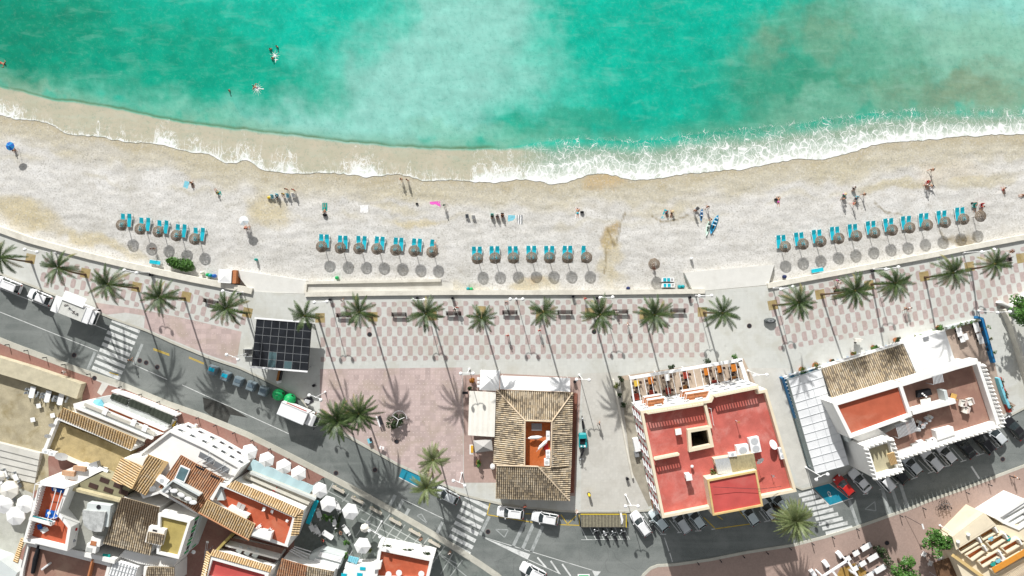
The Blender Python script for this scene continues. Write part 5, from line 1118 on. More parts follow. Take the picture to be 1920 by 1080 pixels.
for a in [('walk', (644, 563), 200, whitef, greyf, 'person by the wall left of the palm nearest the black roof'), ('sit', (853, 579), 180, whitef, blackf, 'person in white in front of a bench near the smallest palm'), ('stand', (858, 576), 170, redf, blackf, 'person in red beside the one in white near the smallest palm'), ('walk', (949, 567), 160, greyf, blackf, 'person walking by the wall left of the central lamp'), ('walk', (952, 628), 190, redf, greyf, 'walker on the pattern below the bench right of the smallest palm'), ('walk', (1096, 560), 20, redf, redf, 'walker in red by the wall above the large dense palm'), ('walk', (1011, 619), 10, redf, blackf, 'walker with red shirt below the small central palm'), ('walk', (1176, 608), 200, whitef, blackf, 'walker in white and black right of the large dense palm'), ('sit', (1155, 585), 180, whitef, whitef, 'person in white sitting on the bench right of the large palm'), ('stand', (1564, 526), 150, pinkf, whitef, 'person in pink by the right beach wall'), ('walk', (1568, 530), 200, whitef, greyf, 'person in white by the right beach wall'), ('walk', (1559, 541), 100, blackf, blackf, 'dark dressed person left of the long curved trunk crown'), ('walk', (1693, 579), 170, blackf, blackf, 'dark dressed walker on the right promenade with a long shadow'), ('stand', (1699, 577), 10, whitef, lightblue, 'person in white beside the dark walker on the right promenade'), ('walk', (1888, 472), 90, blackf, blackf, 'dark dressed walker near the right edge of the promenade'), ('walk', (1122, 792), 160, whitef, blackf, 'walker in white in the alley beside the tiled restaurant'), ('stand', (984, 946), 20, redf, blackf, 'person in red at the kerb beside the white cars'), ('stand', (1081, 957), 60, whitef, whitef, 'person in white at the kerb beside the slatted cover'), ('walk', (128, 696), 110, whitef, whitef, 'walker in white on the lower left red pavement'), ('stand', (844, 1033), 20, whitef, blackf, 'person at the lower end of the middle crosswalk'), ('stand', (790, 1008), 10, blackf, blackf, 'dark dressed person beside a stone bench'), ('walk', (250, 674), 30, blackf, blackf, 'dark dressed person crossing at the left crosswalk'), ('walk', (596, 774), 100, blackf, greyf, 'dark dressed person left of the big merged palms'), ('walk', (1898, 893), 150, whitef, blackf, 'person near the last right bollard')]:
    pe(*a, onbeach=False)
def paintm(name, c, metal=0, rough=.35): return M(name, c, rough, .04, 1.5, pos=False, metal=metal, coat=.4, spec=.4)
pw = paintm('white_car_paint', (.78, .78, .78)); ps = paintm('silver_car_paint', (.58, .61, .62), .1); pb = paintm('black_car_paint', (.015, .015, .017)); pr = paintm('red_car_paint', (.48, .02, .015)); pl = paintm('pale_blue_car_paint', (.58, .66, .68), .1); pg = paintm('grey_car_paint', (.16, .18, .18), .2); pt = paintm('turquoise_car_paint', (.01, .30, .32))
headl = M('headlight_lens', (.7, .72, .74), .15, .05, 3, pos=False); tail = M('tail_light_lens', (.35, .02, .02), .2, .1, 3, pos=False)
def loft(mb, rings, m=0, close=True):
    k = [[mb.V(p) for p in r] for r in rings]; n = len(k[0])
    for a, b in zip(k, k[1:]):
        for i in range(n): mb.face((a[i], a[(i + 1) % n], b[(i + 1) % n], b[i]), m)
    mb.face(list(reversed(k[0])), m); mb.face(k[-1], m)
def car_proto(L, W, belt, roof, cab, hood, kind):
    """front is +x; cab = (base front, roof front, roof rear, base rear) as x positions"""
    t = thing('parked_car', 'x', 'car'); w = W / 2; mb = MB()
    st = [(-L / 2, .78, .42, belt - .18), (-L / 2 + .10, .90, .30, belt - .06), (-L / 2 + .5, .98, .24, belt), (-L * .1, 1.0, .22, belt), (cab[0] - .1, 1.0, .22, belt - .01), (cab[0] + .35, .97, .22, belt - .06), (L / 2 - .45, .93, .24, belt - hood), (L / 2 - .12, .80, .30, belt - hood - .10), (L / 2, .60, .40, belt - hood - .22)]
    rings = []
    for x, k, zb, zt in st:
        ww = w * k; rings.append([(x, y * ww, z) for y, z in ((-.92, zb), (-1, zb + .18), (-.99, zt - .14), (-.90, zt - .02), (-.6, zt + .02), (0, zt + .045), (.6, zt + .02), (.90, zt - .02), (.99, zt - .14), (1, zb + .18), (.92, zb))])
    loft(mb, rings)
    a, b, c, d = cab; wb = w * .90; wr = w * .72
    cabr = [[(a, y * wb, belt - .05) for y in (-1, -.5, .5, 1)], [(b, y * wr, roof - .05) for y in (-1, -.5, .5, 1)]]
    q = [(d, -wb, belt - .04), (a, -wb, belt - .04), (a + .12, 0, belt - .02), (a, wb, belt - .04), (d, wb, belt - .04)]; r = [(c, -wr, roof - .05), (b, -wr, roof - .05), (b + .08, 0, roof - .02), (b, wr, roof - .05), (c, wr, roof - .05)]
    qi = [mb.V(p) for p in q]; ri = [mb.V(p) for p in r]
    for i in range(5): mb.face((qi[i], qi[(i + 1) % 5], ri[(i + 1) % 5], ri[i]))
    cr = [mb.V((c + .12, -wr * .86, roof)), mb.V((b - .10, -wr * .86, roof)), mb.V((b - .02, 0, roof + .02)), mb.V((b - .10, wr * .86, roof)), mb.V((c + .12, wr * .86, roof))]
    for i in range(5): mb.face((ri[i], ri[(i + 1) % 5], cr[(i + 1) % 5], cr[i]))
    mb.face(cr); mb.build('body', pw, t, smooth=False)
    def pane(name, pts, out):
        m_ = MB(); o = Vector(out); P4 = [Vector(p) for p in pts]; cen = sum(P4, Vector()) / len(P4)
        m_.poly([cen + (p - cen) * .92 + o * .015 for p in P4]); ob = m_.build(name, carglass, t)
    pane('windscreen', [q[1], q[2], q[3], r[3], r[2], r[1]], (.6, 0, .8)); pane('rear_window', [q[4], q[0], r[0], r[4]], (-.7, 0, .7))
    for s, i0, i1 in ((-1, 0, 1), (1, 4, 3)):
        A, B, Cc, Dd = Vector(q[i0]), Vector(q[i1]), Vector(r[i1]), Vector(r[i0])
        for u0, u1, nm in ((0, .5, 'side_window'), (.5, 1, 'side_window')): pane(nm, [A.lerp(B, u0), A.lerp(B, u1), Dd.lerp(Cc, u1), Dd.lerp(Cc, u0)], (0, s, .4))
        m_ = MB(); m_.box((a - .25, s * (w + .08), belt + .02), (.16, .2, .13), 0); m_.build('wing_mirror', pw, t)
        m_ = MB(); m_.box((L / 2 - .22, s * w * .62, belt - hood - .09), (.26, .34, .10), -s * .5, ry=.25); m_.build('headlight', headl, t)
        m_ = MB(); m_.box((-L / 2 + .06, s * w * .74, belt - .18), (.10, .26, .22)); m_.build('tail_light', tail, t)
        for x in (L / 2 - .8, -L / 2 + .75):
            m_ = MB(); ring = [(.31, -.10), (.32, -.06), (.32, .06), (.31, .10)]
            m_.lathe(ring, (0, 0, 0), 14); m_.v = [(x + vx, s * (w - .12) + vz, .32 + vy) for vx, vy, vz in m_.v]; wh = m_.build('wheel', rubber, t)
            m_ = MB(); m_.lathe([(.19, -.105), (.19, .105)], (0, 0, 0), 10); m_.v = [(x + vx, s * (w - .12) + vz, .32 + vy) for vx, vy, vz in m_.v]; m_.build('rim', lightmetal, wh)
    if kind == 'van':
        for s in (-1, 1): m_ = MB(); m_.bar((c + .3, s * wr * .9, roof + .06), (b - .3, s * wr * .9, roof + .06), .04, .05); m_.build('roof_rail', greymetal, t)
    return t
hatch = car_proto(4.1, 1.75, .92, 1.47, (.95, .15, -1.45, -1.95), .12, 'hatch'); suv = car_proto(4.5, 1.85, 1.0, 1.62, (1.0, .3, -1.75, -2.1), .10, 'van'); sedan = car_proto(4.5, 1.78, .90, 1.43, (.9, .1, -1.05, -1.75), .12, 'sedan'); mpv = car_proto(4.4, 1.82, 1.0, 1.8, (1.25, .55, -1.85, -2.1), .2, 'van')
PROTOS += [hatch, suv, sedan, mpv]
def car(pr_, px, d, paint_, label, zc=1.0, group='cars parked and driving along the road'):
    b = P(*px, zc); b.z = .0; place(pr_, [], b, math.atan2(-d[1], d[0]), label, group, swap={'white_car_paint': paint_})
car(mpv, (14, 534), (-.93, -.37), pw, 'white minivan with roof rails cut by the left edge'); car(hatch, (72, 557), (-.92, -.40), pw, 'white hatchback behind the white minivan at the left kerb')
car(hatch, (838, 930), (-.9, -.45), ps, 'silver car under the pale palm beside the crosswalk'); car(suv, (957, 962), (-.99, -.12), pw, 'white taxi like car parked left of the other at the yellow line'); car(suv, (1022, 972), (-.98, -.17), pw, 'white car parked right of the other at the yellow line'); car(suv, (999, 1073), (-.88, -.46), pw, 'white car cut by the bottom edge')
car(suv, (1202, 983), (-.58, -.82), pw, 'white car parked next to the motorcycles'); car(hatch, (1236, 976), (-.62, -.78), pl, 'pale blue car half under the corner of the red roofed house'); car(suv, (1277, 978), (-.55, -.84), ps, 'silver van like car below the red roofed house, second from its corner'); car(hatch, (1306, 972), (-.58, -.82), pl, 'pale blue car below the red roofed house, left of the empty yellow bay'); car(hatch, (1407, 965), (-.55, -.83), pl, 'pale blue car right of the empty yellow bay'); car(hatch, (1441, 956), (-.6, -.8), ps, 'silver car beside the huge round palm'); car(hatch, (1462, 941), (-.6, -.8), pl, 'pale car mostly hidden behind the huge round palm')
car(hatch, (1584, 912), (-.66, -.75), pr, 'bright red car beside the blue bay'); car(sedan, (1614, 902), (-.66, -.75), pw, 'white car right of the red car'); car(suv, (1659, 900), (-.66, -.75), pw, 'white van under the scalloped tower'); car(hatch, (1686, 888), (-.66, -.75), pb, 'black car between the tower and a white car'); car(hatch, (1711, 872), (-.66, -.75), ps, 'silver car right of the black car by the tower'); car(suv, (1748, 863), (-.66, -.75), pw, 'white van with a rear box, third from the tower'); car(hatch, (1776, 851), (-.66, -.75), pw, 'white car fourth from the tower'); car(sedan, (1811, 838), (-.66, -.75), pb, 'black car with tinted blue glass right of the white cars'); car(suv, (1846, 829), (-.66, -.75), pb, 'black car with pale roof rails'); car(hatch, (1870, 816), (-.66, -.75), ps, 'grey car between two black cars'); car(sedan, (1905, 803), (-.66, -.75), pb, 'black car at the far right')
def truck(px, ang, label):
    t = thing('delivery_truck', label, 'truck', P(*px, 2.6) * Vector((1, 1, 0)), ang)
    mb = MB(); mb.prism([(-2.7, -1.1), (2.0, -1.1), (2.0, 1.1), (-2.7, 1.1)], .75, 3.0); mb.build('cargo_box', whitepaint, t, bevel=.04)
    mb = MB(); mb.box((-.2, 1.125, 2.5), (3.6, .04, .55)); mb.build('side_stripe', M('faded_red_lettering', (.34, .09, .08), .6, .5, 6, fine=9, pos=False), t)
    mb = MB()
    for s in (-1, 1): mb.bar((-2.7, s * 1.03, 3.02), (2.0, s * 1.03, 3.02), .12, .06)
    mb.build('roof_edge', lightmetal, t)
    mb = MB(); loft(mb, [[(x, y, z) for y, z in ((-w, .45), (-w, zt - .15), (-w * .9, zt), (w * .9, zt), (w, zt - .15), (w, .45))] for x, w, zt in ((2.15, 1.0, 2.35), (2.9, 1.02, 2.4), (3.35, 1.0, 2.2), (3.75, .98, 1.35), (3.85, .95, 1.0))]); mb.build('cab', pw, t)
    mb = MB(); mb.poly([(3.37, -.85, 2.14), (3.37, .85, 2.14), (3.76, .85, 1.4), (3.76, -.85, 1.4)]); mb.v = [(x + .03, y, z + .02) for x, y, z in mb.v]; mb.build('windscreen', carglass, t)
    for s in (-1, 1):
        mb = MB(); mb.poly([(2.4, s * 1.03, 1.5), (3.5, s * 1.03, 1.5), (3.3, s * 1.03, 2.1), (2.4, s * 1.03, 2.15)]); mb.build('side_window', carglass, t)
        mb = MB(); mb.bar((3.5, s * 1.0, 1.9), (3.7, s * 1.25, 1.9), .04, .04); mb.box((3.7, s * 1.3, 1.85), (.1, .2, .4)); mb.build('wing_mirror', blackf, t)
        mb = MB(); mb.box((3.87, s * .7, .95), (.06, .35, .2)); mb.build('headlight', headl, t)
        for x in (-1.7, 2.9):
            mb = MB(); mb.lathe([(.42, -.13), (.44, 0), (.42, .13)], (0, 0, 0), 14); mb.v = [(x + a, s * .92 + c, .44 + b) for a, b, c in mb.v]; wh = mb.build('wheel', rubber, t)
            mb = MB(); mb.lathe([(.24, -.14), (.24, .14)], (0, 0, 0), 10); mb.v = [(x + a, s * .92 + c, .44 + b) for a, b, c in mb.v]; mb.build('rim', lightmetal, wh)
    mb = MB(); mb.box((.3, 0, .6), (6.0, .9, .2)); mb.build('chassis', darkmetal, t)
truck((553, 776), math.radians(-23), 'white delivery truck with a red lettered stripe by the green domes')
t = thing('market_van', 'white market van with raised flaps and an open cluttered roof', 'van', P(142, 583, 2.5) * Vector((1, 1, 0)), math.radians(-21.5))
mb = MB(); mb.prism([(-2.6, -1.15), (2.35, -1.15), (2.35, 1.15), (-2.6, 1.15)], .5, 2.4); mb.build('body', whitepaint, t, bevel=.03)
mb = MB(); mb.box((-3.3, -.1, 2.55), (1.25, 2.75, .06)); mb.build('rear_flap', whiteplastic, t)
mb = MB(); mb.box((-.9, 1.75, 2.6), (3.8, 1.6, .06), rx=-.12); mb.build('awning_flap', whiteplastic, t)
mb = MB(); mb.box((-.55, -.25, 2.47), (4.1, 2.2, .10)); mb.build('roof', M('pale_tray', (.60, .60, .56), .8, .12, 3, pos=False, dirt=(.4, .4, .36)), t)
mb = MB(); mb.box((2.1, -.1, 2.5), (1.0, 2.5, .12)); mb.box((2.9, -.1, 1.9), (.8, 2.3, 1.0)); mb.build('cab', pw, t, bevel=.05)
mb = MB(); mb.box((3.33, -.1, 2.05), (.05, 2.0, .6)); mb.build('windscreen', carglass, t)
mb = MB(); mb.box((1.53, -.15, 2.5), (.18, 2.5, .06)); mb.build('roof_gap', greymetal, t)
rr = random.Random(4)
for k in range(5):
    mb = MB(); x = -1.8 + k * .55; y = .35 - k * .22; mb.tube([(x + rr.uniform(-.4, .4), y + rr.uniform(-.3, .3), 2.56 + rr.uniform(0, .1)) for _ in range(6)], .035, 5); mb.build('cable', [darkwood, darkmetal, greymetal][k % 3], t)
for s in (-1, 1):
    for x in (-1.7, 2.2):
        mb = MB(); mb.lathe([(.36, -.12), (.38, 0), (.36, .12)], (0, 0, 0), 14); mb.v = [(x + a, s * 1.02 + c, .38 + b) for a, b, c in mb.v]; wh = mb.build('wheel', rubber, t)
        mb = MB(); mb.lathe([(.2, -.13), (.2, .13)], (0, 0, 0), 10); mb.v = [(x + a, s * 1.02 + c, .38 + b) for a, b, c in mb.v]; mb.build('rim', lightmetal, wh)
t = thing('utility_cart', 'small turquoise open utility car in the alley', 'car', P(1092, 824, 0), math.radians(92))
mb = MB(); loft(mb, [[(x, y, z) for y, z in ((-w, .3), (-w, zt - .1), (-w * .85, zt), (w * .85, zt), (w, zt - .1), (w, .3))] for x, w, zt in ((-1.25, .62, .85), (-1.1, .7, 1.0), (.2, .7, 1.0), (1.0, .66, .9), (1.25, .55, .7))]); mb.build('body', pt, t)
mb = MB(); mb.box((-.15, .1, 1.03), (.9, .9, .06)); mb.build('load_bed', blackf, t)
mb = MB(); mb.box((.35, 0, 1.2), (.06, 1.1, .4), ry=.4); mb.build('windscreen', carglass, t)
mb = MB(); mb.box((-.9, -.25, 1.06), (.28, .3, .12)); mb.box((-.9, .3, 1.06), (.2, .25, .1)); mb.build('crate', whiteplastic, t)
for s in (-1, 1):
    for x in (-.8, .8): mb = MB(); mb.lathe([(.25, -.08), (.25, .08)], (0, 0, 0), 12); mb.v = [(x + a, s * .62 + c, .25 + b) for a, b, c in mb.v]; mb.build('wheel', rubber, t)
def moto_proto():
    t = thing('motorcycle', 'x', 'motorcycle')
    for x in (-.65, .65):
        mb = MB(); mb.tube([(x + .28 * math.cos(k * PI / 7), 0, .3 + .28 * math.sin(k * PI / 7)) for k in range(15)], .055, 6); mb.build('wheel', rubber, t)
    mb = MB(); loft(mb, [[(x, y, z) for y, z in ((-w, .3), (-w, zt), (w, zt), (w, .3))] for x, w, zt in ((-.75, .08, .62), (-.4, .15, .7), (.1, .14, .62), (.35, .10, .8), (.55, .12, .9))]); mb.build('body', pb, t)
    mb = MB(); mb.box((-.35, 0, .78), (.75, .28, .12)); mb.build('seat', blackf, t, bevel=.03)
    mb = MB(); mb.tube([(.35, -.36, 1.02), (.5, -.2, 1.0), (.5, .2, 1.0), (.35, .36, 1.02)], .025, 6); mb.build('handlebar', greymetal, t)
    for s in (-1, 1): mb = MB(); mb.box((.45, s * .36, 1.12), (.04, .14, .09)); mb.build('mirror', lightmetal, t)
    mb = MB(); mb.ball((.68, 0, .86), .1, 8); mb.build('headlight', headl, t)
    return t
moP = moto_proto(); PROTOS.append(moP)
for x, y, a, m_, lab in [(1118, 998, 118, pb, 'black motorcycle, first in the row below the slatted cover'), (1135, 1001, 118, pw, 'white scooter, second in the row below the slatted cover'), (1151, 1001, 118, pg, 'grey motorcycle, third in the row below the slatted cover'), (1168, 999, 118, pb, 'black motorcycle, fourth in the row below the slatted cover'), (1092, 792, 95, pb, 'dark scooter in the alley above the turquoise car'), (1090, 850, 250, pb, 'dark scooter in the alley below the turquoise car'), (1221, 982, 118, pg, 'grey scooter squeezed between the white and pale blue cars')]:
    place(moP, [], P(x, y, .13 if x < 1100 else 0), math.radians(a), lab, 'motorcycles and scooters', swap={'black_car_paint': m_}, scale=(1.25, 1.2, 1.1))
bkP = thing('bicycle', 'x', 'bicycle')
for x in (-.5, .5):
    mb = MB(); mb.tube([(x + .33 * math.cos(k * PI / 8), 0, .34 + .33 * math.sin(k * PI / 8)) for k in range(17)], .022, 5); mb.build('wheel', rubber, bkP)
mb = MB(); [mb.bar(a, b, .03, .03) for a, b in (((-.5, 0, .34), (-.1, 0, .3)), ((-.1, 0, .3), (.35, 0, .75)), ((-.1, 0, .3), (-.25, 0, .85)), ((-.25, 0, .8), (.35, 0, .78)), ((.5, 0, .34), (.35, 0, .9)))]; mb.build('frame', darkmetal, bkP)
mb = MB(); mb.box((-.27, 0, .9), (.24, .12, .05)); mb.build('saddle', blackf, bkP); mb = MB(); mb.bar((.33, -.28, .95), (.33, .28, .95), .03, .03); mb.build('handlebar', greymetal, bkP); PROTOS.append(bkP)
for k, (x, y, a) in enumerate([(1758, 946, 60), (1764, 944, 75), (1770, 944, 95), (1776, 946, 110), (1767, 951, 20)]): place(bkP, [], P(x, y, .13), math.radians(a), f'{ORD[k]} bicycle from the left in the tangle on the right pavement', 'bicycles leaning together', scale=(1.1, 1.1, 1.1))
def tile_mat(name, cols, dark, dark_amt, scale=.5):
    m, nt, b = newmat(name)
    at = nd(nt, 'ShaderNodeAttribute', attribute_name='tone'); ch = nd(nt, 'ShaderNodeAttribute', attribute_name='gutter')
    pos = nd(nt, 'ShaderNodeNewGeometry').outputs['Position']
    n1 = noise_tex(nt, pos, scale, 4, .65); n2 = noise_tex(nt, pos, 6, 2, .6)
    t = at.outputs['Fac']
    c = mixc(nt, rampf(nt, t, .0, .6), cols[0], cols[1]); c = mixc(nt, rampf(nt, t, .6, 1.0), c, cols[2])
    lich = mth(nt, 'MULTIPLY', rampf(nt, mth(nt, 'ADD', mth(nt, 'MULTIPLY', n1, .7), mth(nt, 'MULTIPLY', t, .3)), .42, .66), dark_amt)
    c = mixc(nt, mth(nt, 'MAXIMUM', lich, nd(nt, 'ShaderNodeAttribute', attribute_name='lichen').outputs['Fac']), c, dark)
    c = mixc(nt, mth(nt, 'MULTIPLY', ch.outputs['Fac'], .85), c, [q * .7 for q in dark])      # moss and dirt lying in the channel tiles
    c = mixc(nt, mth(nt, 'MULTIPLY', rampf(nt, n2, .5, .8), .3), c, dark)
    nt.links.new(c, b.inputs['Base Color']); b.inputs['Roughness'].default_value = .9; b.inputs['Specular IOR Level'].default_value = .15
    return m
tile_old = tile_mat('old_roof_tiles', [(.48, .38, .25), (.64, .54, .40), (.76, .69, .55)], (.095, .066, .042), .78)
tile_pale = tile_mat('pale_roof_tiles', [(.58, .40, .20), (.70, .52, .30), (.76, .62, .42)], (.16, .08, .035), .25)
tile_red = tile_mat('red_roof_tiles', [(.44, .22, .12), (.58, .34, .2), (.66, .48, .34)], (.13, .045, .025), .5)
tile_dark = tile_mat('dark_roof_tiles', [(.26, .18, .11), (.48, .37, .24), (.60, .50, .36)], (.055, .032, .022), .9, .28)
def tile_roof(root, pts, eave, mat, period=.34, row=.46, name='roof', thick=.10, old=None):
    """barrel tiles on a convex plane; pts are world points, eave = (i, j) the two corners of the low edge"""
    o = root.location if root else Vector()
    p = [Vector(q) for q in pts]; a = p[eave[0]]; e = (p[eave[1]] - a).normalized()
    n = Vector()
    for i in range(len(p)): n += (p[i] - p[0]).cross(p[(i + 1) % len(p)] - p[0])
    n.normalize()
    if n.z < 0: n = -n
    s = n.cross(e).normalized(); cen = sum(p, Vector()) / len(p)
    if (cen - a).dot(s) < 0: s = -s
    X = [(q - a).dot(e) for q in p]; Y = [(q - a).dot(s) for q in p]
    x0, x1, y0, y1 = min(X), max(X), min(Y), max(Y)
    bm = bmesh.new(); lt = bm.faces.layers.float.new('tone'); lg = bm.faces.layers.float.new('gutter'); ll = bm.faces.layers.float.new('lichen')
    prof = ((0, 0), (.14, .08), (.34, .11), (.54, .08), (.68, 0)); nx = int((x1 - x0) / period) + 2; ny = int((y1 - y0) / row) + 1
    rr = random.Random(int(abs(a.x) * 10) + nx)
    for r in range(ny):
        ya = y0 + r * row; yb = ya + row + .02
        prev = None
        for i in range(nx):
            tone = rr.random(); t2 = rr.random()
            for k, (u, h) in enumerate(prof):
                x = x0 + (i + u) * period
                A_ = bm.verts.new(a + e * x + s * ya + n * (h + .045)); B_ = bm.verts.new(a + e * x + s * yb + n * h * .9)
                if prev:
                    try:
                        f = bm.faces.new((prev[0], A_, B_, prev[1])); f[lt] = tone if k else t2; f[lg] = 1.0 if k == 0 else 0.0; f[ll] = (.88 if old and (ya - y0) / (y1 - y0) + .12 * math.sin(x * 2.1) + rr.uniform(-.09, .09) > old else 0.0)
                    except ValueError: pass
                prev = (A_, B_)
    for i in range(len(p)):
        q, w_ = p[i], p[(i + 1) % len(p)]; d = (w_ - q); nn = d.cross(n).normalized()
        if (cen - q).dot(nn) > 0: nn = -nn
        bmesh.ops.bisect_plane(bm, geom=bm.verts[:] + bm.edges[:] + bm.faces[:], plane_co=q, plane_no=nn, clear_outer=True)
    for v in bm.verts: v.co -= o
    for f in bm.faces:
        if f.normal.dot(n) < 0: f.normal_flip()
    up = [bm.verts.new(q - n * .01 - o) for q in p]; dn = [bm.verts.new(q - n * thick - o) for q in p]
    bm.faces.new(up)
    bm.faces.new(list(reversed(dn)))
    for i in range(len(p)): bm.faces.new((up[i], dn[i], dn[(i + 1) % len(p)], up[(i + 1) % len(p)]))
    me = D.meshes.new(name); bm.to_mesh(me); bm.free(); me.materials.append(mat)
    ob = D.objects.new(name, me); COL.objects.link(ob); ob.parent = root
    return ob
def ridge(root, a, b, mat, r=.13, name='ridge'):
    mb = MB(root.location); mb.tube([a, b], r, 7); return mb.build(name, mat, root)
def bld(name, label, cat, px):
    return thing(name, label, cat, P(*px, 0))
def W(pts, z): return [P(x, y, z) for x, y in pts]
def part(root, name, mat, fn, **k):
    mb = MB(root.location); fn(mb); return mb.build(name, mat, root, **k)
def closed(pts): return list(pts) + [pts[0]]
def pwall(mb, wp, w, z0, z1):
    """parapet inside a closed world outline"""
    n = len(wp); c = sum((Vector(p) for p in wp), Vector()) / n
    ar = sum(wp[i].x * wp[(i + 1) % n].y - wp[(i + 1) % n].x * wp[i].y for i in range(n)); sg = 1 if ar > 0 else -1
    inn = []
    for i in range(n):
        d1 = (wp[i] - wp[i - 1]); d2 = (wp[(i + 1) % n] - wp[i]); d1.z = d2.z = 0; d1.normalize(); d2.normalize()
        n1 = Vector((-d1.y, d1.x, 0)) * sg; n2 = Vector((-d2.y, d2.x, 0)) * sg; b = (n1 + n2); b = b / max(.35, b.length_squared / 2) * 1.0
        inn.append(wp[i] + b * w)
    for i in range(n):
        j = (i + 1) % n
        mb.prism([wp[i], wp[j], inn[j], inn[i]], z0, z1)
    return inn
def block3(root, px, z, wm, rm, par=.0, pw_=.3, pm=None, z0=.1, hole=None, wname='wall', rname='roof'):
    """walls from the ground, a roof floor at z and a parapet; px are the outline as seen at the parapet top"""
    wp = W(px, z + par); n = len(wp)
    if sum(wp[i].x * wp[(i + 1) % n].y - wp[(i + 1) % n].x * wp[i].y for i in range(n)) < 0: wp.reverse()
    def sides(mb):
        for i in range(n):
            a, b = wp[i], wp[(i + 1) % n]; mb.poly([(a.x, a.y, z0), (b.x, b.y, z0), (b.x, b.y, z - .005), (a.x, a.y, z - .005)])
    part(root, wname, wm, sides)
    flat = [Vector((p.x, p.y, z)) for p in wp]
    if hole:
        hp = W(hole, z); m = len(hp)
        if sum(hp[i].x * hp[(i + 1) % m].y - hp[(i + 1) % m].x * hp[i].y for i in range(m)) > 0: hp.reverse()
        k = min(range(m), key=lambda i: (hp[i] - flat[0]).length); ring = hp[k:] + hp[:k]
        poly = [flat[0]] + ring + [ring[0] + Vector((.002, .002, 0)), flat[0] + Vector((.002, .002, 0))] + flat[1:]
        part(root, rname, rm, lambda mb: mb.poly(poly))
    else: part(root, rname, rm, lambda mb: mb.poly(flat))
    if par: part(root, 'parapet', pm or wm, lambda mb: pwall(mb, [Vector((p.x, p.y, 0)) for p in wp], pw_, z, z + par))
    return wp
def win(root, A, B, u, zc, w, h, fm=None, gm=None, shutter=None):
    """window with frame, pane and sill on the wall from A to B (outside is on the right hand of A->B)"""
    A = Vector((A.x, A.y, 0)); B = Vector((B.x, B.y, 0)); d = (B - A).normalized(); nrm = Vector((d.y, -d.x, 0)); c = A.lerp(B, u) + Vector((0, 0, zc)); ang = math.atan2(d.y, d.x)
    f = part(root, 'window', fm or whitepaint, lambda mb: [mb.box(c + nrm * .03 + d * sx * w / 2, (.09, .12, h + .09), ang) for sx in (-1, 1)] + [mb.box(c + nrm * .03 + Vector((0, 0, s * h / 2)), (w - .09, .12, .09), ang) for s in (-1, 1)])
    mb = MB(root.location); mb.box(c + nrm * .01, (w - .05, .04, h - .05), ang); mb.build('pane', gm or glass, f)
    mb = MB(root.location); mb.box(c + nrm * .1 + Vector((0, 0, -h / 2 - .08)), (w + .2, .22, .07), ang); mb.build('sill', fm or whitepaint, f)
    if shutter:
        for s in (-1, 1): mb = MB(root.location); mb.box(c + nrm * .06 + d * s * (w * .75 + .02), (w * .46, .06, h), ang); mb.build('shutter', shutter, f)
def facade(root, A, B, n, zs, w, h, **k):
    for z in zs:
        for i in range(n): win(root, A, B, (i + .5) / n, z, w, h, **k)
def corrug(root, pts, mats, name, period=.35, amp=.06, split=None):
    """corrugated sheet on four corners (a, b along the ribs' cross direction; d, c opposite)"""
    a, b, c, d = [Vector(q) for q in pts]; mb = MB(root.location); n = max(2, int((b - a).length / period)) * 2
    for i in range(n):
        u0, u1 = i / n, (i + 1) / n; h0 = Vector((0, 0, amp * (i % 2))); h1 = Vector((0, 0, amp * ((i + 1) % 2)))
        mb.poly([a.lerp(b, u0) + h0, a.lerp(b, u1) + h1, d.lerp(c, u1) + h1, d.lerp(c, u0) + h0], 1 if split and u0 > split else 0)
    return mb.build(name, mats, root)
CHAIRS = {}
def chair_kind(mat, nm):
    t = thing('cafe_chair', 'x', 'chair'); mb = MB(); mb.box((0, 0, .45), (.42, .42, .05)); mb.build('seat', mat, t); mb = MB(); mb.box((0, -.2, .72), (.42, .05, .45), rx=.12); mb.build('backrest', mat, t)
    for sx in (-1, 1):
        for sy in (-1, 1): mb = MB(); mb.box((sx * .17, sy * .17, .22), (.04, .04, .44)); mb.build('leg', mat, t)
    PROTOS.append(t); CHAIRS[nm] = t
chair_kind(darkwood, 'dark'); chair_kind(whiteplastic, 'white'); chair_kind(M('pale_grey_plastic', (.48, .51, .53), .5, .1, 3, pos=False), 'grey')
TABLES = {}
def table_kind(mat, nm, w, l):
    t = thing('cafe_table', 'x', 'table'); mb = MB(); mb.box((0, 0, .74), (w, l, .05)); mb.build('table_top', mat, t, bevel=.01); mb = MB(); mb.tube([(0, 0, .03), (0, 0, .72)], .05, 6); mb.box((0, 0, .02), (.5, .5, .04)); mb.build('leg', darkmetal, t); PROTOS.append(t); TABLES[nm] = t
for nm, mat, w, l in (('orange', M('orange_table', (.50, .16, .02), .6, .15, 3, pos=False), .85, 1.2), ('red', redwood, .85, 1.1), ('yellow', M('yellow_table', (.62, .42, .06), .6, .15, 3, pos=False), .85, 1.0), ('white', whiteplastic, .8, 1.1), ('whitelong', whiteplastic, .9, 1.9), ('brown', wood, .8, .9)): table_kind(mat, nm, w, l)
def table(nm, px, rz, label, group, z=.13, chairs=None, clabel=None, nch=2):
    place(TABLES[nm], [], P(*px, z), rz, label, group)
    if chairs:
        for k in range(nch):
            a = rz + (k % 2) * PI + (0 if k < 2 else PI / 2); p = P(*px, z) + Vector((math.sin(a), -math.cos(a), 0)) * (.75 if k < 2 else .62); place(CHAIRS[chairs], [], p, a, clabel, 'chairs: ' + clabel[:48])
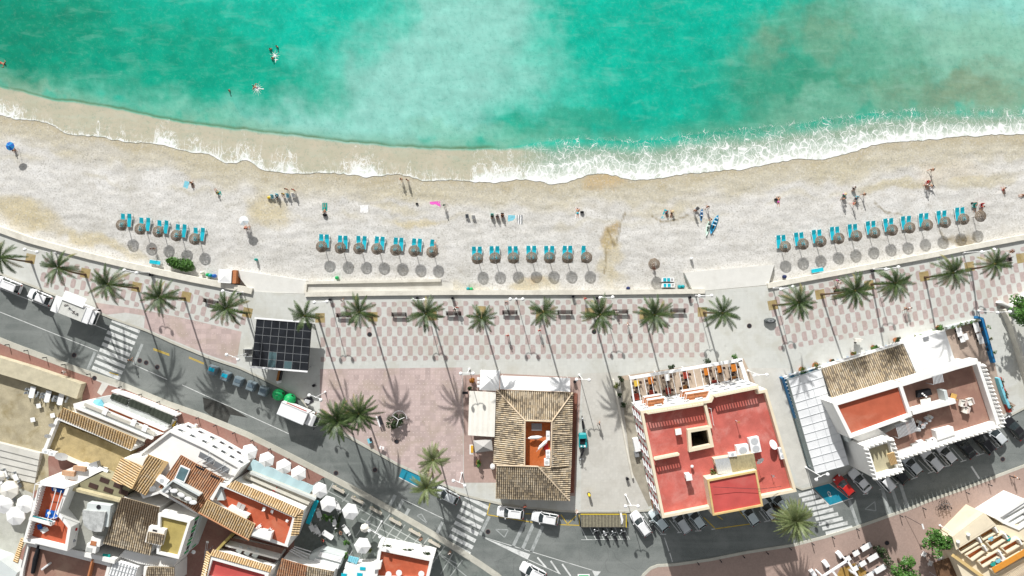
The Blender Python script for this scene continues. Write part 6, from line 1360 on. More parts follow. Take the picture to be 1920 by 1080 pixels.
def cafe_umbrella(px, r, label, mat=None, n=6, h=2.5, rot=0., group='white cafe parasols'):
    p = P(*px, h); p.z = .13; t = thing('cafe_parasol', label, 'parasol', p, rot, group); mb = MB()
    for zt, zb, fl in ((h + .55, h, 0), (h + .5, h - .03, 1)):
        c = mb.V((0, 0, zt)); k = [mb.V((r * math.cos(a * 2 * PI / n), r * math.sin(a * 2 * PI / n), zb)) for a in range(n)]
        for a in range(n): mb.face((c, k[a], k[(a + 1) % n]) if not fl else (c, k[(a + 1) % n], k[a]))
    for a in range(n):
        a0, a1 = a * 2 * PI / n, (a + 1) * 2 * PI / n; mb.poly([(r * math.cos(a0), r * math.sin(a0), h - .22), (r * math.cos(a1), r * math.sin(a1), h - .22), (r * math.cos(a1), r * math.sin(a1), h), (r * math.cos(a0), r * math.sin(a0), h)])
    mb.build('canopy', mat or whitecanvas, t); mb = MB(); mb.tube([(0, 0, 0), (0, 0, h + .65)], .04, 6); mb.build('pole', lightmetal, t); mb = MB(); mb.box((0, 0, .06), (.7, .7, .12)); mb.build('base', greymetal, t)
    mb = MB()
    for a in range(n): mb.bar((0, 0, h + .4), (r * .96 * math.cos(a * 2 * PI / n), r * .96 * math.sin(a * 2 * PI / n), h - .06), .03, .03)
    mb.build('rib', lightmetal, t)
def dish(px, z, label, r=.5, az=1.0):
    t = thing('satellite_dish', label, 'dish', P(*px, z), az); mb = MB(); mb.tube([(0, 0, 0), (0, 0, .7)], .04, 6); mb.build('mast', greymetal, t)
    mb = MB(); n = 12; pr_ = [(r * q, .22 * r * q * q) for q in (.05, .4, .7, 1)]; mb.lathe(pr_, (0, 0, 0), n); Rm = Matrix.Rotation(.7, 3, 'X'); mb.v = [tuple(Rm @ Vector(v) + Vector((0, 0, .8))) for v in mb.v]; mb.build('reflector', whiteplastic, t)
    mb = MB(); mb.bar((0, 0, .75), (0, -.35, 1.15), .03, .03); mb.build('feed_arm', greymetal, t)
def ac(px, z, size, rz, label, fans=1):
    t = thing('air_conditioner', label, 'air conditioner', P(*px, z), rz); sx, sy, sz = size; mb = MB(); mb.box((0, 0, sz / 2 + .05), size); mb.build('casing', whiteplastic, t, bevel=.02)
    for k in range(fans):
        y = 0 if fans == 1 else (-.25 + .5 * k) * sy; mb = MB(); mb.lathe([(min(sx, sy) * .36, sz + .055), (min(sx, sy) * .30, sz + .075), (.05, sz + .07)], (0, y, 0), 14); mb.build('fan_grille', lightmetal, t)
    for s in (-1, 1): mb = MB(); mb.box((s * sx * .3, 0, .025), (.08, sy * .9, .05)); mb.build('foot', darkmetal, t)

k = bld('promenade_shelter', 'open shelter with a flat roof of dark square panels in a pale grid', 'shelter', (530, 645)); Zk = 3.1
c4 = W([(481, 598), (584, 606.5), (577, 695), (471.5, 686)], Zk)
part(k, 'roof', darkmetal, lambda mb: mb.prism(c4, Zk - .35, Zk))
def cell(i, j, nx=7, ny=6, m=.03):
    f = lambda u, v: c4[0].lerp(c4[1], u).lerp(c4[3].lerp(c4[2], u), v)
    u0, u1, v0, v1 = (i + m) / nx, (i + 1 - m) / nx, (j + m) / ny, (j + 1 - m) / ny
    return [Vector((q.x, q.y, Zk + .05)) for q in (f(u0, v0), f(u1, v0), f(u1, v1), f(u0, v1))]
for j in range(6):
    for i in range(7):
        mb = MB(k.location); q = cell(i, j); mb.prism(q, Zk + .01, Zk + .05); mb.build('panel', panelb if (i, j) in ((2, 4), (2, 5), (4, 5)) else panel, k)
def grid(mb):
    f = lambda u, v: c4[0].lerp(c4[1], u).lerp(c4[3].lerp(c4[2], u), v) + Vector((0, 0, .03))
    for i in range(1, 7): mb.bar(f(i / 7, 0), f(i / 7, 1), .05, .06)
    for j in range(1, 6): mb.bar(f(0, j / 6), f(1, j / 6), .05, .06)
part(k, 'grid', greymetal, grid)
part(k, 'edge_beam', whitepaint, lambda mb: mb.bar(c4[0] + Vector((-.3, .15, .06)), c4[1] + Vector((.05, .15, .06)), .26, .2)); part(k, 'edge_beam', whitepaint, lambda mb: mb.bar(c4[3] + Vector((-.2, -.15, .06)), c4[2] + Vector((0, -.15, .06)), .26, .2))
for p in c4: q = p.lerp(sum(c4, Vector()) / 4, .08); part(k, 'post', greymetal, lambda mb: mb.box((q.x, q.y, 1.4), (.18, .18, 2.7)))
one('vent_grille', 'dark slatted grille at the left of the black panel roof', 'grille', (466, 661), .13, [('slats', darkmetal, lambda m: [m.box((-.6 + .2 * i, 0, .5), (.1, 1.2, .06), 0) for i in range(7)]), ('frame', lightmetal, lambda m: (m.box((0, .62, .48), (1.5, .08, .1)), m.box((0, -.62, .48), (1.5, .08, .1)), m.box((0, .6, .22), (1.4, .05, .42)), m.box((0, -.6, .22), (1.4, .05, .42))))])
one('information_post', 'orange and dark standing post sign below the black panel roof', 'sign', (526, 703), .13, [('panel', wood, lambda m: m.box((0, 0, 1.1), (.25, 1.7, .5), -.2)), ('post', darkmetal, lambda m: m.box((.2, 0, .5), (.25, 1.7, 1.0), -.2)), ('foot', whiteplastic, lambda m: m.box((-.15, -1.1, .25), (.7, .5, .5), .3))])

b = bld('tiled_restaurant', 'single storey restaurant with hipped old tile roofs round an orange courtyard', 'restaurant', (1000, 820)); ZE, ZR, ZF = 2.3, 3.7, 2.2
q = lambda x, y, z: P(x, y, z)
NW, NE, C1, D1 = q(931.5, 731, ZE), q(1074, 736, ZE), q(1035, 790, ZR), q(984.5, 788.5, ZR); SW_, SE_ = q(925, 870, ZE), q(1071, 876, ZE); C2, D2 = q(1033, 875, ZR), q(983.5, 872, ZR)
tile_roof(b, [NW, NE, C1, D1], (0, 1), tile_old); tile_roof(b, [SW_, NW, D1, D2], (0, 1), tile_old); tile_roof(b, [NE, SE_, C2, C1], (0, 1), tile_old)
SWs, SEs = q(929, 934.5, ZE), q(1067.5, 938.5, ZE); R0, R1_ = q(931, 872.5, ZR + .25), q(1008.5, 874.5, ZR + .25)
tile_roof(b, [SWs, SEs, R1_, R0], (0, 1), tile_old); tile_roof(b, [SEs + Vector((.05, 0, 0)), q(1070.5, 877.5, ZE), R1_ + Vector((.05, 0, 0))], (0, 1), tile_old)
creamtile = M('ridge_tile', (.62, .50, .36), .85, .2, 3, dirt=(.4, .3, .2))
for a_, b_ in ((NW, D1), (NE, C1), (D1, C1), (D1, D2), (C1, C2), (R1_, SEs), (R0, R1_)): ridge(b, a_ + Vector((0, 0, .08)), b_ + Vector((0, 0, .08)), creamtile)
ridge(b, q(1035, 812, ZR) + Vector((.2, 0, .05)), q(1073, 814, ZE) + Vector((-.3, 0, .15)), creamtile, .1)
part(b, 'wall', cream, lambda mb: [mb.prism(W(pl, ZE), .1, ZE - .1) for pl in ([(934, 735), (985, 735), (985, 934), (934, 930)], [(1034, 738), (1069, 738), (1066, 934), (1034, 932)], [(985.2, 735), (1033.8, 738), (1033.8, 787), (985.2, 787)], [(985.2, 876), (1033.8, 876), (1033.8, 932), (985.2, 934)])])
part(b, 'courtyard_wall', white, lambda mb: [mb.prism(W(pl, ZR), ZF, ZR - .03) for pl in ([(981.8, 787), (985, 787), (985, 873), (981.8, 873)], [(1033.5, 789), (1036.5, 789), (1036, 876), (1032.8, 876)], [(985.1, 785.5), (1033.4, 787), (1033.4, 789.5), (985.1, 788)])])
part(b, 'courtyard_floor', orangeroof, lambda mb: mb.poly(W([(983, 787), (1036, 788), (1034, 877), (982, 875)], ZF)))
part(b, 'brick_plinth', M('brick_plinth', (.24, .10, .07), .9, .2, 2), lambda mb: mb.prism(W([(1070, 736), (1083, 738), (1076, 924), (1066, 924)], .3), .1, .32))
for u in range(5): win(b, P(1068.5, 930, ZE), P(1072, 745, ZE), .1 + .2 * u, 1.3, 1.1, 1.0)
for u in range(4): win(b, P(932, 932, ZE), P(1065, 936, ZE), .14 + .24 * u, 1.3, 1.0, 1.0)
one('slatted_table', 'grey slatted garden table in the orange courtyard', 'table', (1006, 799), ZF, [('table_top', greymetal, lambda m: [m.box((0, -.5 + .17 * i, .74), (1.7, .13, .05)) for i in range(7)]), ('leg', greymetal, lambda m: m.box((-.7, 0, .36), (.06, .9, .7))), ('leg', greymetal, lambda m: m.box((.7, 0, .36), (.06, .9, .7)))])
for x, y, a, lab in [(1003, 820, .1, 'folded white parasol lying across the orange courtyard'), (1018, 833, .8, 'folded white parasol near the right wall of the orange courtyard')]:
    one('folded_parasol', lab, 'parasol', (x, y), ZF + .5, [('canopy', greycanvas if a > 1 else whitecanvas, lambda m: m.tube([(-1.1, 0, .2), (-.6, .05, .22), (.5, 0, .2), (1.1, 0, .2)], [.12, .26, .3, .12], 8)), ('pole', lightmetal, lambda m: m.bar((-1.6, 0, .2), (1.3, 0, .2), .05, .05)), ('rest', darkmetal, lambda m: m.box((0, 0, -.2), (.3, .3, .6)))], rz=a)
ac((1027, 815), ZF, (.6, 1.5, .8), 0, 'tall white air conditioner on the courtyard wall'); ac((1027, 850), ZF, (.7, 1.3, .7), 0, 'white rounded air conditioner lower in the courtyard', 2); ac((1025, 865), ZF, (.9, 1.1, .7), 0, 'pale blue grey air conditioner at the bottom of the courtyard')
one('sun_lounger_pad', 'red cushion on the courtyard floor', 'cushion', (1024, 838), ZF, [('cushion', redf, lambda m: m.box((0, 0, .15), (.7, 1.1, .25))), ('base', darkmetal, lambda m: m.box((0, 0, .02), (.6, 1.0, .04)))])
def awning(name, px, z, mat, label, dz=(0, 0, 0, 0), posts=True, peak=0, ribs=0, cat='awning'):
    w = [P(x, y, z) + Vector((0, 0, d)) for (x, y), d in zip(px, dz)]; cen = sum(w, Vector()) / 4; t = thing(name, label, cat, (cen.x, cen.y, .12)); mb = MB(t.location)
    if peak:
        c = mb.V(cen + Vector((0, 0, peak))); ks = [mb.V(p) for p in w]
        for i in range(4): mb.face((c, ks[(i + 1) % 4], ks[i]) if (w[1] - w[0]).cross(w[2] - w[0]).z < 0 else (c, ks[i], ks[(i + 1) % 4]))
        lo = [mb.V(p - Vector((0, 0, .25))) for p in w]
        for i in range(4): mb.face((ks[i], ks[(i + 1) % 4], lo[(i + 1) % 4], lo[i]))
    else:
        n = 10; g = [[mb.V(w[0].lerp(w[1], i / n).lerp(w[3].lerp(w[2], i / n), j / n) + Vector((0, 0, .05 * (i % 2)))) for j in range(n + 1)] for i in range(n + 1)]
        for i in range(n):
            for j in range(n): mb.face((g[i][j], g[i][j + 1], g[i + 1][j + 1], g[i + 1][j]))
        lo = [mb.V(p - Vector((0, 0, .3))) for p in w]; e = [g[0][0], g[n][0], g[n][n], g[0][n]]
        for i in range(4): mb.face((e[i], e[(i + 1) % 4], lo[(i + 1) % 4], lo[i]))
    mb.build('canvas', mat, t)
    if posts:
        for p in w: qq = p.lerp(cen, .06); mb = MB(t.location); mb.tube([(qq.x, qq.y, .12), (qq.x, qq.y, qq.z)], .05, 6); mb.build('post', lightmetal, t)
    if ribs:
        for i in range(ribs + 1): u = i / ribs; mb = MB(t.location); mb.bar(w[0].lerp(w[1], u) + Vector((0, 0, .08)), w[3].lerp(w[2], u) + Vector((0, 0, .08)), .07, .06); mb.build('rib', whitepaint, t)
    return t
awning('canvas_awning', [(938, 704.5), (1069, 709), (1068.5, 734), (937.5, 729)], 2.15, whitecanvas, 'long cream white awning above the tiled restaurant', (0, 0, .4, .4))
awning('canvas_tent', [(901, 694), (937.5, 695), (935.5, 733), (899, 731.5)], 2.3, whitecanvas, 'white square tent at the corner of the tiled restaurant', peak=.7, cat='tent')
awning('canvas_awning', [(880, 733.5), (930, 735), (927.5, 818), (877.5, 816)], 2.15, creamcanvas, 'wide cream awning left of the tiled restaurant', (0, .5, .5, 0))
awning('canvas_tent', [(887.5, 826.5), (922, 823.5), (924, 845), (891, 849)], 2.1, greycanvas, 'grey folded top tent below the cream awning', peak=.6, cat='tent')
one('menu_sign', 'orange and white menu sign beside the grey tent', 'sign', (886, 838), .13, [('panel', M('orange_sign', (.65, .36, .03), .5, .1, 3, pos=False), lambda m: m.box((0, 0, 1.5), (.4, 1.2, .12), 0)), ('frame', whiteplastic, lambda m: m.box((-.12, -.1, 1.42), (.6, 1.6, .1))), ('post', greymetal, lambda m: m.box((0, 0, .7), (.1, .1, 1.4)))])
for k_, (x, y) in enumerate([(897, 709), (897, 716), (897, 723)]): place(CHAIRS['white'], [], P(x, y, .13), 1.5, f'white cafe chair beside the square tent, {ORD[k_]} from the top', 'white chairs by the square tent')
one('round_drum', 'round white drum at the corner of the tiled restaurant', 'tank', (924, 872), .13, [('drum', whiteplastic, lambda m: m.lathe([(.42, 0), (.42, 1.2), (.36, 1.26)], (0, 0, 0), 14)), ('lid', whitepaint, lambda m: m.lathe([(.3, 1.27), (.1, 1.34)], (0, 0, 0), 12))])
one('dark_signboard', 'dark signboard beside the cream awning', 'sign', (873, 735), .13, [('board', blackf, lambda m: m.box((0, 0, .9), (.9, .35, .5))), ('leg', darkmetal, lambda m: m.box((-.3, 0, .35), (.06, .3, .7))), ('leg', darkmetal, lambda m: m.box((.3, 0, .35), (.06, .3, .7)))])

c = bld('red_roofed_house', 'three storey cream house with flat red roofs, white balconies and a square light well', 'house', (1335, 845)); ZC = 7.6
outC = [(1201, 771), (1331, 750), (1336, 740), (1422, 722), (1424, 733), (1438, 730), (1494, 922), (1242, 972)]
well = [(1295, 810), (1327, 804), (1333, 836), (1299, 842)]
wpC = block3(c, outC, ZC, white, redroof, 1.0, .42, cream, hole=well)
hw = W(well, ZC)
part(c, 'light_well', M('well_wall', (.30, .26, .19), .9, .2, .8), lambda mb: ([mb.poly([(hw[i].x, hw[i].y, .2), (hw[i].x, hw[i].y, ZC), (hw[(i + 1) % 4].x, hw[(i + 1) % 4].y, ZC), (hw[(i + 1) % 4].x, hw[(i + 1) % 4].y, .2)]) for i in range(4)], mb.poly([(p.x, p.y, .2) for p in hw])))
part(c, 'well_parapet', cream, lambda mb: pwall(mb, [Vector((p.x, p.y, 0)) for p in W([(1289, 806), (1331, 799), (1339, 838), (1292, 848)], ZC + .9)], .5, ZC + .002, ZC + .9))
part(c, 'dividing_wall', cream, lambda mb: ribbon(mb, [(1322, 757), (1333, 803)], .42, ZC + .002, ZC + .8)); part(c, 'dividing_wall', cream, lambda mb: ribbon(mb, [(1228, 861), (1273, 852)], .4, ZC + .002, ZC + .8))
part(c, 'coping', cream, lambda mb: (mb.bar(P(1218, 773, ZC + 1) + Vector((0, .1, .04)), P(1318, 756.5, ZC + 1) + Vector((0, .1, .04)), .5, .07)))
def balus(mb, a, b, z0, z1, st=.42):
    A = P(*a, z1); B = P(*b, z1); n = int((B - A).length / st)
    for i in range(n + 1): p = A.lerp(B, i / n); mb.box((p.x, p.y, (z0 + z1) / 2), (.2, .16, z1 - z0))
    mb.bar(A + Vector((0, 0, .05)), B + Vector((0, 0, .05)), .3, .12)
part(c, 'balustrade', cream, lambda mb: balus(mb, (1214, 775), (1318, 758), ZC + 1.0, ZC + 1.7)); part(c, 'balustrade', cream, lambda mb: balus(mb, (1341, 743), (1421, 727), ZC + 1.0, ZC + 1.7)); part(c, 'balustrade', cream, lambda mb: balus(mb, (1228, 861), (1273, 852), ZC + .8, ZC + 1.5))
ZT = 9.8
def tower_c():
    px = [(1326, 900), (1419, 882), (1431, 949), (1337, 967)]; t4 = W(px, ZT + .25)
    part(c, 'stair_tower', cream, lambda mb: mb.prism(t4, ZC + .004, ZT)); part(c, 'tower_roof', crimson, lambda mb: mb.poly([Vector((p.x, p.y, ZT + .004)) for p in reversed(t4)])); part(c, 'tower_edge', ochre, lambda mb: pwall(mb, [Vector((p.x, p.y, 0)) for p in t4], .28, ZT + .004, ZT + .25))
    s4 = W([(1339, 861), (1413, 850), (1420, 881), (1347, 890)], 9.0); part(c, 'shed_wall', cream, lambda mb: mb.prism(s4, ZC + .004, 8.75)); corrug(c, [Vector((p.x, p.y, z)) for p, z in zip(s4, (9.15, 9.15, 8.85, 8.85))], [lightmetal, M('tan_sheet', (.38, .33, .20), .7, .2, 2)], 'shed_roof', .4, .07, .35)
    part(c, 'shed_window', glass, lambda mb: mb.box(P(1341, 872, 8.2) + Vector((-.05, 0, 0)), (.1, 1.1, .7), -.15))
tower_c()
part(c, 'cable', darkmetal, lambda mb: mb.tube([P(1337, 913, ZT + .9), P(1380, 915, ZT + .5), P(1426, 917, ZT + .5), P(1465, 912, ZC + 1.5)], .03, 4)); part(c, 'railing', whitepaint, lambda mb: (mb.bar(P(1328, 765, ZC + .5), P(1333, 766, ZC + .5), .05, .05), mb.bar(P(1333, 766, ZC + .5), P(1338, 797, ZC + .5), .05, .05), mb.box(P(1333, 766, ZC + .25), (.05, .05, .5)), mb.box(P(1338, 797, ZC + .25), (.05, .05, .5))))
Nn = Vector((.16, .987, 0))
for (x0, x1, y0) in ((1211, 1245, 767), (1284, 1329, 755.5)):
    for zf in (6.3, 3.5):
        A = P(x0, y0, 7.0); B = P(x1, y0 - (x1 - x0) * .16, 7.0); A.z = B.z = 0
        part(c, 'balcony', white, lambda mb: mb.prism([A - Nn * .2, B - Nn * .2, B + Nn * 1.5, A + Nn * 1.5], zf - .2, zf)); part(c, 'balcony_floor', terracotta, lambda mb: mb.prism([A - Nn * .2, B - Nn * .2, B + Nn * 1.35, A + Nn * 1.35], zf + .002, zf + .03))
        part(c, 'balcony_rail', whitepaint, lambda mb: ([mb.bar(A + Nn * 1.45 + Vector((0, 0, zf + h)), B + Nn * 1.45 + Vector((0, 0, zf + h)), .06, .06) for h in (.3, .6, .95)], [mb.bar(X_ + Vector((0, 0, zf + .95)), X_ + Nn * 1.45 + Vector((0, 0, zf + .95)), .06, .06) for X_ in (A, B)], [mb.box(A.lerp(B, i / 8) + Nn * 1.45 + Vector((0, 0, zf + .48)), (.04, .04, .96)) for i in range(9)]))
WN1, WN0 = P(1201, 771, 8.6), P(1331, 750, 8.6)
facade(c, WN0, WN1, 5, (1.8, 4.6, 7.0), 1.0, 1.2); facade(c, P(1422, 722, 8.6), P(1336, 740, 8.6), 4, (1.8, 4.6, 7.0), 1.1, 1.2); redsh = M('red_shutter', (.30, .03, .03), .6, .1, 3)
facade(c, P(1201, 771, 8.6), P(1242, 972, 8.6), 6, (2.0, 4.6, 6.8), 1.0, 1.3, shutter=redsh)
ac((1389, 842), ZC, (1.9, 1.7, 1.0), .15, 'cream square air conditioner on the red roof'); ac((1412, 832), ZC, (1.6, 2.4, .9), .2, 'large white air conditioner with two round fans on the red roof', 2); ac((1372, 851), 9.0, (1.3, .7, .35), .1, 'flat white box on the corrugated shed roof'); ac((1464, 848), ZC + .3, (.9, 1.8, .6), .25, 'white twin box by the right parapet of the red roof', 2)
dish((1445, 832), ZC, 'grey white satellite dish beside the big air conditioner', .8, 2.4); dish((1421, 861), ZC + 1.2, 'white satellite dish at the end of the corrugated shed', .65, .6); dish((1446, 890), ZC, 'small antenna dish lower right on the red roof', .25, 1)
for x, y, h, lab in [(1287, 890, 1.5, 'white square chimney casting a long shadow on the red roof'), (1269, 807, .9, 'small terracotta vent left of the light well')]:
    one('chimney', lab, 'chimney', (x, y), ZC + .004, [('shaft', white if h > 1 else terracotta, lambda m: m.box((0, 0, h / 2), (.75, .75, h))), ('cap', white, lambda m: m.box((0, 0, h + .08), (.95, .95, .12)))], rz=.15)
one('roof_vent', 'round white ball vent on the red roof', 'vent', (1296, 873), ZC + .004, [('cowl', whiteplastic, lambda m: m.ball((0, 0, .55), .26, 10)), ('pipe', greymetal, lambda m: m.tube([(0, 0, 0), (0, 0, .4)], .12, 8))])
one('antenna_mast', 'thin mast with a small cap on the right red roof', 'mast', (1379, 788), ZC + .004, [('pole', lightmetal, lambda m: m.tube([(0, 0, 0), (0, 0, 1.5)], .05, 6)), ('cap', terracotta, lambda m: m.box((0, 0, 1.55), (.35, .3, .15)))])
shrub('leafy_shrub', (1335, 883), .5, .9, 'yellow green plant at the foot of the stair tower', leafy, 'plant', z=ZC, n=120)
sheet('terrace_paving', [(1158, 706), (1394, 672), (1424, 735), (1200, 790)], .126, tiled('pergola_floor', (.50, .40, .31), .4, .15, .93, .06))
pg = bld('pergola', 'white slatted pergola over orange and red cafe tables', 'pergola', (1290, 710)); ZP = 2.9
part(pg, 'front_beam', whitepaint, lambda mb: mb.bar(P(1180, 709, ZP), P(1392, 674.5, ZP), .5, .3)); part(pg, 'side_beam', white, lambda mb: mb.bar(P(1387, 676, ZP), P(1401, 717, ZP), .65, .3)); part(pg, 'side_beam', whitepaint, lambda mb: mb.bar(P(1182, 709, ZP), P(1189, 756, ZP), .25, .2)); part(pg, 'rear_beam', whitepaint, lambda mb: mb.bar(P(1189, 756, ZP), P(1401, 722, ZP), .2, .2))
for i in range(15):
    u = (i + 1) / 16; part(pg, 'slat', whitepaint, lambda mb: mb.bar(P(1180, 709, ZP).lerp(P(1392, 674.5, ZP), u), P(1189, 756, ZP).lerp(P(1401, 720, ZP), u), .09, .12))
for u in (.02, .25, .5, .75, .98): a_ = P(1180, 709, ZP).lerp(P(1392, 674.5, ZP), u); part(pg, 'post', whitepaint, lambda mb: mb.box((a_.x, a_.y, 1.4), (.14, .14, 2.8)))
Q13 = zz(1140, 660, 6)
for k_, ((x, y), nm) in enumerate(zip(Q13((312, 345), (470, 315), (655, 280), (862, 255), (1095, 215), (1245, 185), (1400, 172), (310, 495), (485, 458), (665, 430), (852, 398), (1185, 345), (1400, 300)), ('yellow', 'orange', 'white', 'red', 'orange', 'orange', 'orange', 'red', 'red', 'red', 'brown', 'red', 'brown'))):
    table(nm, (x, y), .16, f'{nm} table under the pergola, {ORD[k_ % 7]} from the left in the {"front" if k_ < 7 else "back"} row', 'tables under the pergola', chairs='dark', clabel='dark chair drawn up to a table under the white pergola', nch=4)
wall('alley_wall', Q13((60, 310), (130, 650), (210, 1080)) + zz(1140, 820, 6)((280, 460),), .3, .1, .7, stonewall, 'low pale wall along the alley left of the red roofed house')
sheet('alley_floor', [(1163, 715), (1180, 712), (1200, 775), (1228, 945), (1216, 950), (1183, 880)], .128, M('alley_dark', (.34, .31, .25), .9, .2, 1))
one('outdoor_kitchen', 'white box and crates in the alley left of the red roofed house', 'cabinet', (1192, 832), .13, [('cabinet', whiteplastic, lambda m: m.box((0, 0, .5), (.9, 2.2, 1.0), .2)), ('lid', greymetal, lambda m: m.box((.05, -1.6, .4), (.7, .9, .8), .2))])
one('rail_rack', 'brown rail with stacked grey chairs beside the red roofed house', 'rack', (1216, 910), .13, [('rail', wood, lambda m: (m.bar((-.7, 4.0, .9), (.6, -4.0, .9), .08, .08), m.bar((-.2, 4.0, .9), (1.0, -4.0, .9), .08, .08))), ('stack', greymetal, lambda m: [m.box((.05 + .16 * i, 1.8 - 1.1 * i, .4), (.6, .7, .7), .2) for i in range(5)]), ('post', wood, lambda m: [m.box((-.7 + 1.3 * i / 3, 4 - 8 * i / 3, .45), (.08, .08, .9)) for i in range(4)])])

d = bld('white_seafront_house', 'white seafront complex with glazed veranda, tiled roof, red roof and brown terrace', 'restaurant', (1690, 770)); ZV = 3.1
v4 = W([(1478, 711), (1539, 692), (1592, 871), (1529, 888)], ZV)
part(d, 'veranda_roof', M('frosted_roof', (.74, .75, .76), .5, .06, .35, dirt=(.55, .56, .58), dirt_amt=.5), lambda mb: mb.prism(v4, ZV - .1, ZV))
part(d, 'veranda_wall', skyglass, lambda mb: mb.prism([p.lerp(sum(v4, Vector()) / 4, .03) for p in v4], .1, ZV - .12))
for i in range(13): u = i / 12; part(d, 'veranda_rib', lightmetal, lambda mb: mb.bar(v4[0].lerp(v4[3], u) + Vector((0, 0, .04)), v4[1].lerp(v4[2], u) + Vector((0, 0, .04)), .07, .07))
for u in (.33, .62): part(d, 'veranda_rib', lightmetal, lambda mb: mb.bar(v4[0].lerp(v4[1], u) + Vector((0, 0, .03)), v4[3].lerp(v4[2], u) + Vector((0, 0, .03)), .05, .05))
part(d, 'blue_base', blue, lambda mb: mb.bar(P(1468, 708, .8), P(1512, 848, .8), .22, 1.3)); 
for i in range(22): u = i / 21; a_ = P(1470, 709, 1.6).lerp(P(1514, 850, 1.6), u); part(d, 'glazing_bar', whitepaint, lambda mb: mb.box((a_.x + .35, a_.y, 1.7), (.7, .16, .08), .3))
part(d, 'front_rail', whitepaint, lambda mb: (mb.bar(P(1468, 707, 1.5), P(1538, 686, 1.5), .2, .2), mb.bar(P(1538, 687, 2.6), P(1694, 641, 2.6), .35, .3)))
for i in range(26): u = i / 25; a_ = P(1467, 708, 1).lerp(P(1694, 641, 1), u); part(d, 'front_post', whitepaint if i % 2 else blue, lambda mb: mb.box((a_.x, a_.y - .1, .7), (.35, .3, 1.2), .29))
tr = [P(1540, 691.5, 3.2), P(1693, 645, 3.2), P(1717.5, 703, 4.5), P(1562, 752, 4.5)]
tile_roof(d, tr, (0, 1), tile_old)
part(d, 'wall', white, lambda mb: mb.prism(W([(1543, 694), (1690, 649), (1712, 700), (1562, 748)], 3.6), .1, 3.12))
wr_ = W([(1694, 644), (1772, 619.5), (1790, 677), (1719, 702)], 3.6); part(d, 'flat_roof', whitecanvas, lambda mb: mb.prism(wr_, 3.3, 3.6)); part(d, 'wall', white, lambda mb: mb.prism([p.lerp(sum(wr_, Vector()) / 4, .03) for p in wr_], .1, 3.29)); part(d, 'roof_vent', greymetal, lambda mb: mb.box(P(1736, 634, 3.7), (.9, .45, .2), .25)); part(d, 'roof_seam', greyw, lambda mb: mb.bar(P(1719, 700, 3.63), P(1755, 688, 3.63), .06, .05))
rb = block3(d, [(1561, 756), (1690, 717), (1711, 780), (1594, 822)], 6.8, white, roofred, .5, .55, white)
part(d, 'terrace_body', white, lambda mb: mb.prism(W([(1690, 722), (1832, 678), (1870, 793), (1672, 858), (1655, 815), (1711, 785)], 4.6), .1, 4.58)); part(d, 'terrace_floor', brownroof, lambda mb: mb.poly(list(reversed(W([(1690, 722), (1832, 678), (1870, 793), (1672, 858), (1655, 815), (1711, 785)], 4.6)))))
part(d, 'terrace_wall', white, lambda mb: ribbon(mb, [(1691, 720), (1790, 689), (1834, 677)], .8, 4.5, 6.5)); part(d, 'terrace_wall', white, lambda mb: ribbon(mb, [(1835, 680), (1873, 796)], .7, .1, 5.9)); part(d, 'terrace_wall', white, lambda mb: ribbon(mb, [(1877, 792), (1780, 822), (1672, 858)], .8, .1, 5.6)); part(d, 'terrace_wall', white, lambda mb: ribbon(mb, [(1711, 774), (1792, 752)], .7, 4.6, 6.6)); part(d, 'terrace_wall', shadew, lambda mb: ribbon(mb, [(1772, 732), (1777, 754)], .5, 4.6, 6.4)); part(d, 'stair_box', white, lambda mb: mb.prism(W([(1754, 808), (1787, 800), (1791, 815), (1758, 826)], 5.8), 4.6, 5.8))
def merlons(mb, line, z, n, s=.42):
    q_ = [P(*p, z) for p in line]; L = sum((q_[i + 1] - q_[i]).length for i in range(len(q_) - 1))
    for k2 in range(n):
        t_ = (k2 + .5) / n * L
        for i in range(len(q_) - 1):
            l = (q_[i + 1] - q_[i]).length
            if t_ <= l: p = q_[i].lerp(q_[i + 1], t_ / l); break
            t_ -= l
        mb.lathe([(s, 0), (s * .92, .22), (s * .6, .5), (s * .3, .75), (.04, .95)], (p.x, p.y, z), 8)
part(d, 'merlon', white, lambda mb: merlons(mb, [(1880, 797), (1780, 828), (1678, 862)], 5.6, 25, .36)); part(d, 'merlon', white, lambda mb: merlons(mb, [(1841, 682), (1880, 795)], 5.9, 15, .36))
ZW2 = 8.2; tw = block3(d, [(1622, 838), (1670, 822), (1690, 882), (1640, 897)], ZW2, white, M('tower_floor', (.44, .40, .27), .9, .15, .5, dirt=(.5, .42, .22)), .7, .5, white, wname='tower_wall', rname='tower_floor')
part(d, 'merlon', white, lambda mb: merlons(mb, closed([(1622, 838), (1670, 822), (1690, 882), (1640, 897)]), ZW2 + .7, 28, .36))
win(d, P(1622, 838, 8), P(1640, 897, 8), .4, 5, .6, 1.0); win(d, P(1622, 838, 8), P(1640, 897, 8), .7, 5, .6, 1.0)
part(d, 'tower_hatch', tile_pale, lambda mb: [mb.tube([P(1664 + i * 2.6, 851 + i * -.8, ZW2 + 1.1), P(1671 + i * 2.6, 872 + i * -.8, ZW2 + .7)], .13, 6) for i in range(5)]); part(d, 'gable', white, lambda mb: mb.prism(W([(1594, 818), (1646, 803), (1672, 822), (1623, 836)], 6.2), .1, 6.2))
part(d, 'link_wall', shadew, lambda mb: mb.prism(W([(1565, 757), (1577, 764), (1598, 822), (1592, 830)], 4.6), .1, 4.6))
for y, lab in ((786, 'x'), (806, 'y')): part(d, 'wall_vent', blackf, lambda mb: mb.box(P(1570 + (y - 786) * .33, y - 2, 4.62), (.35, .6, .04), .3))
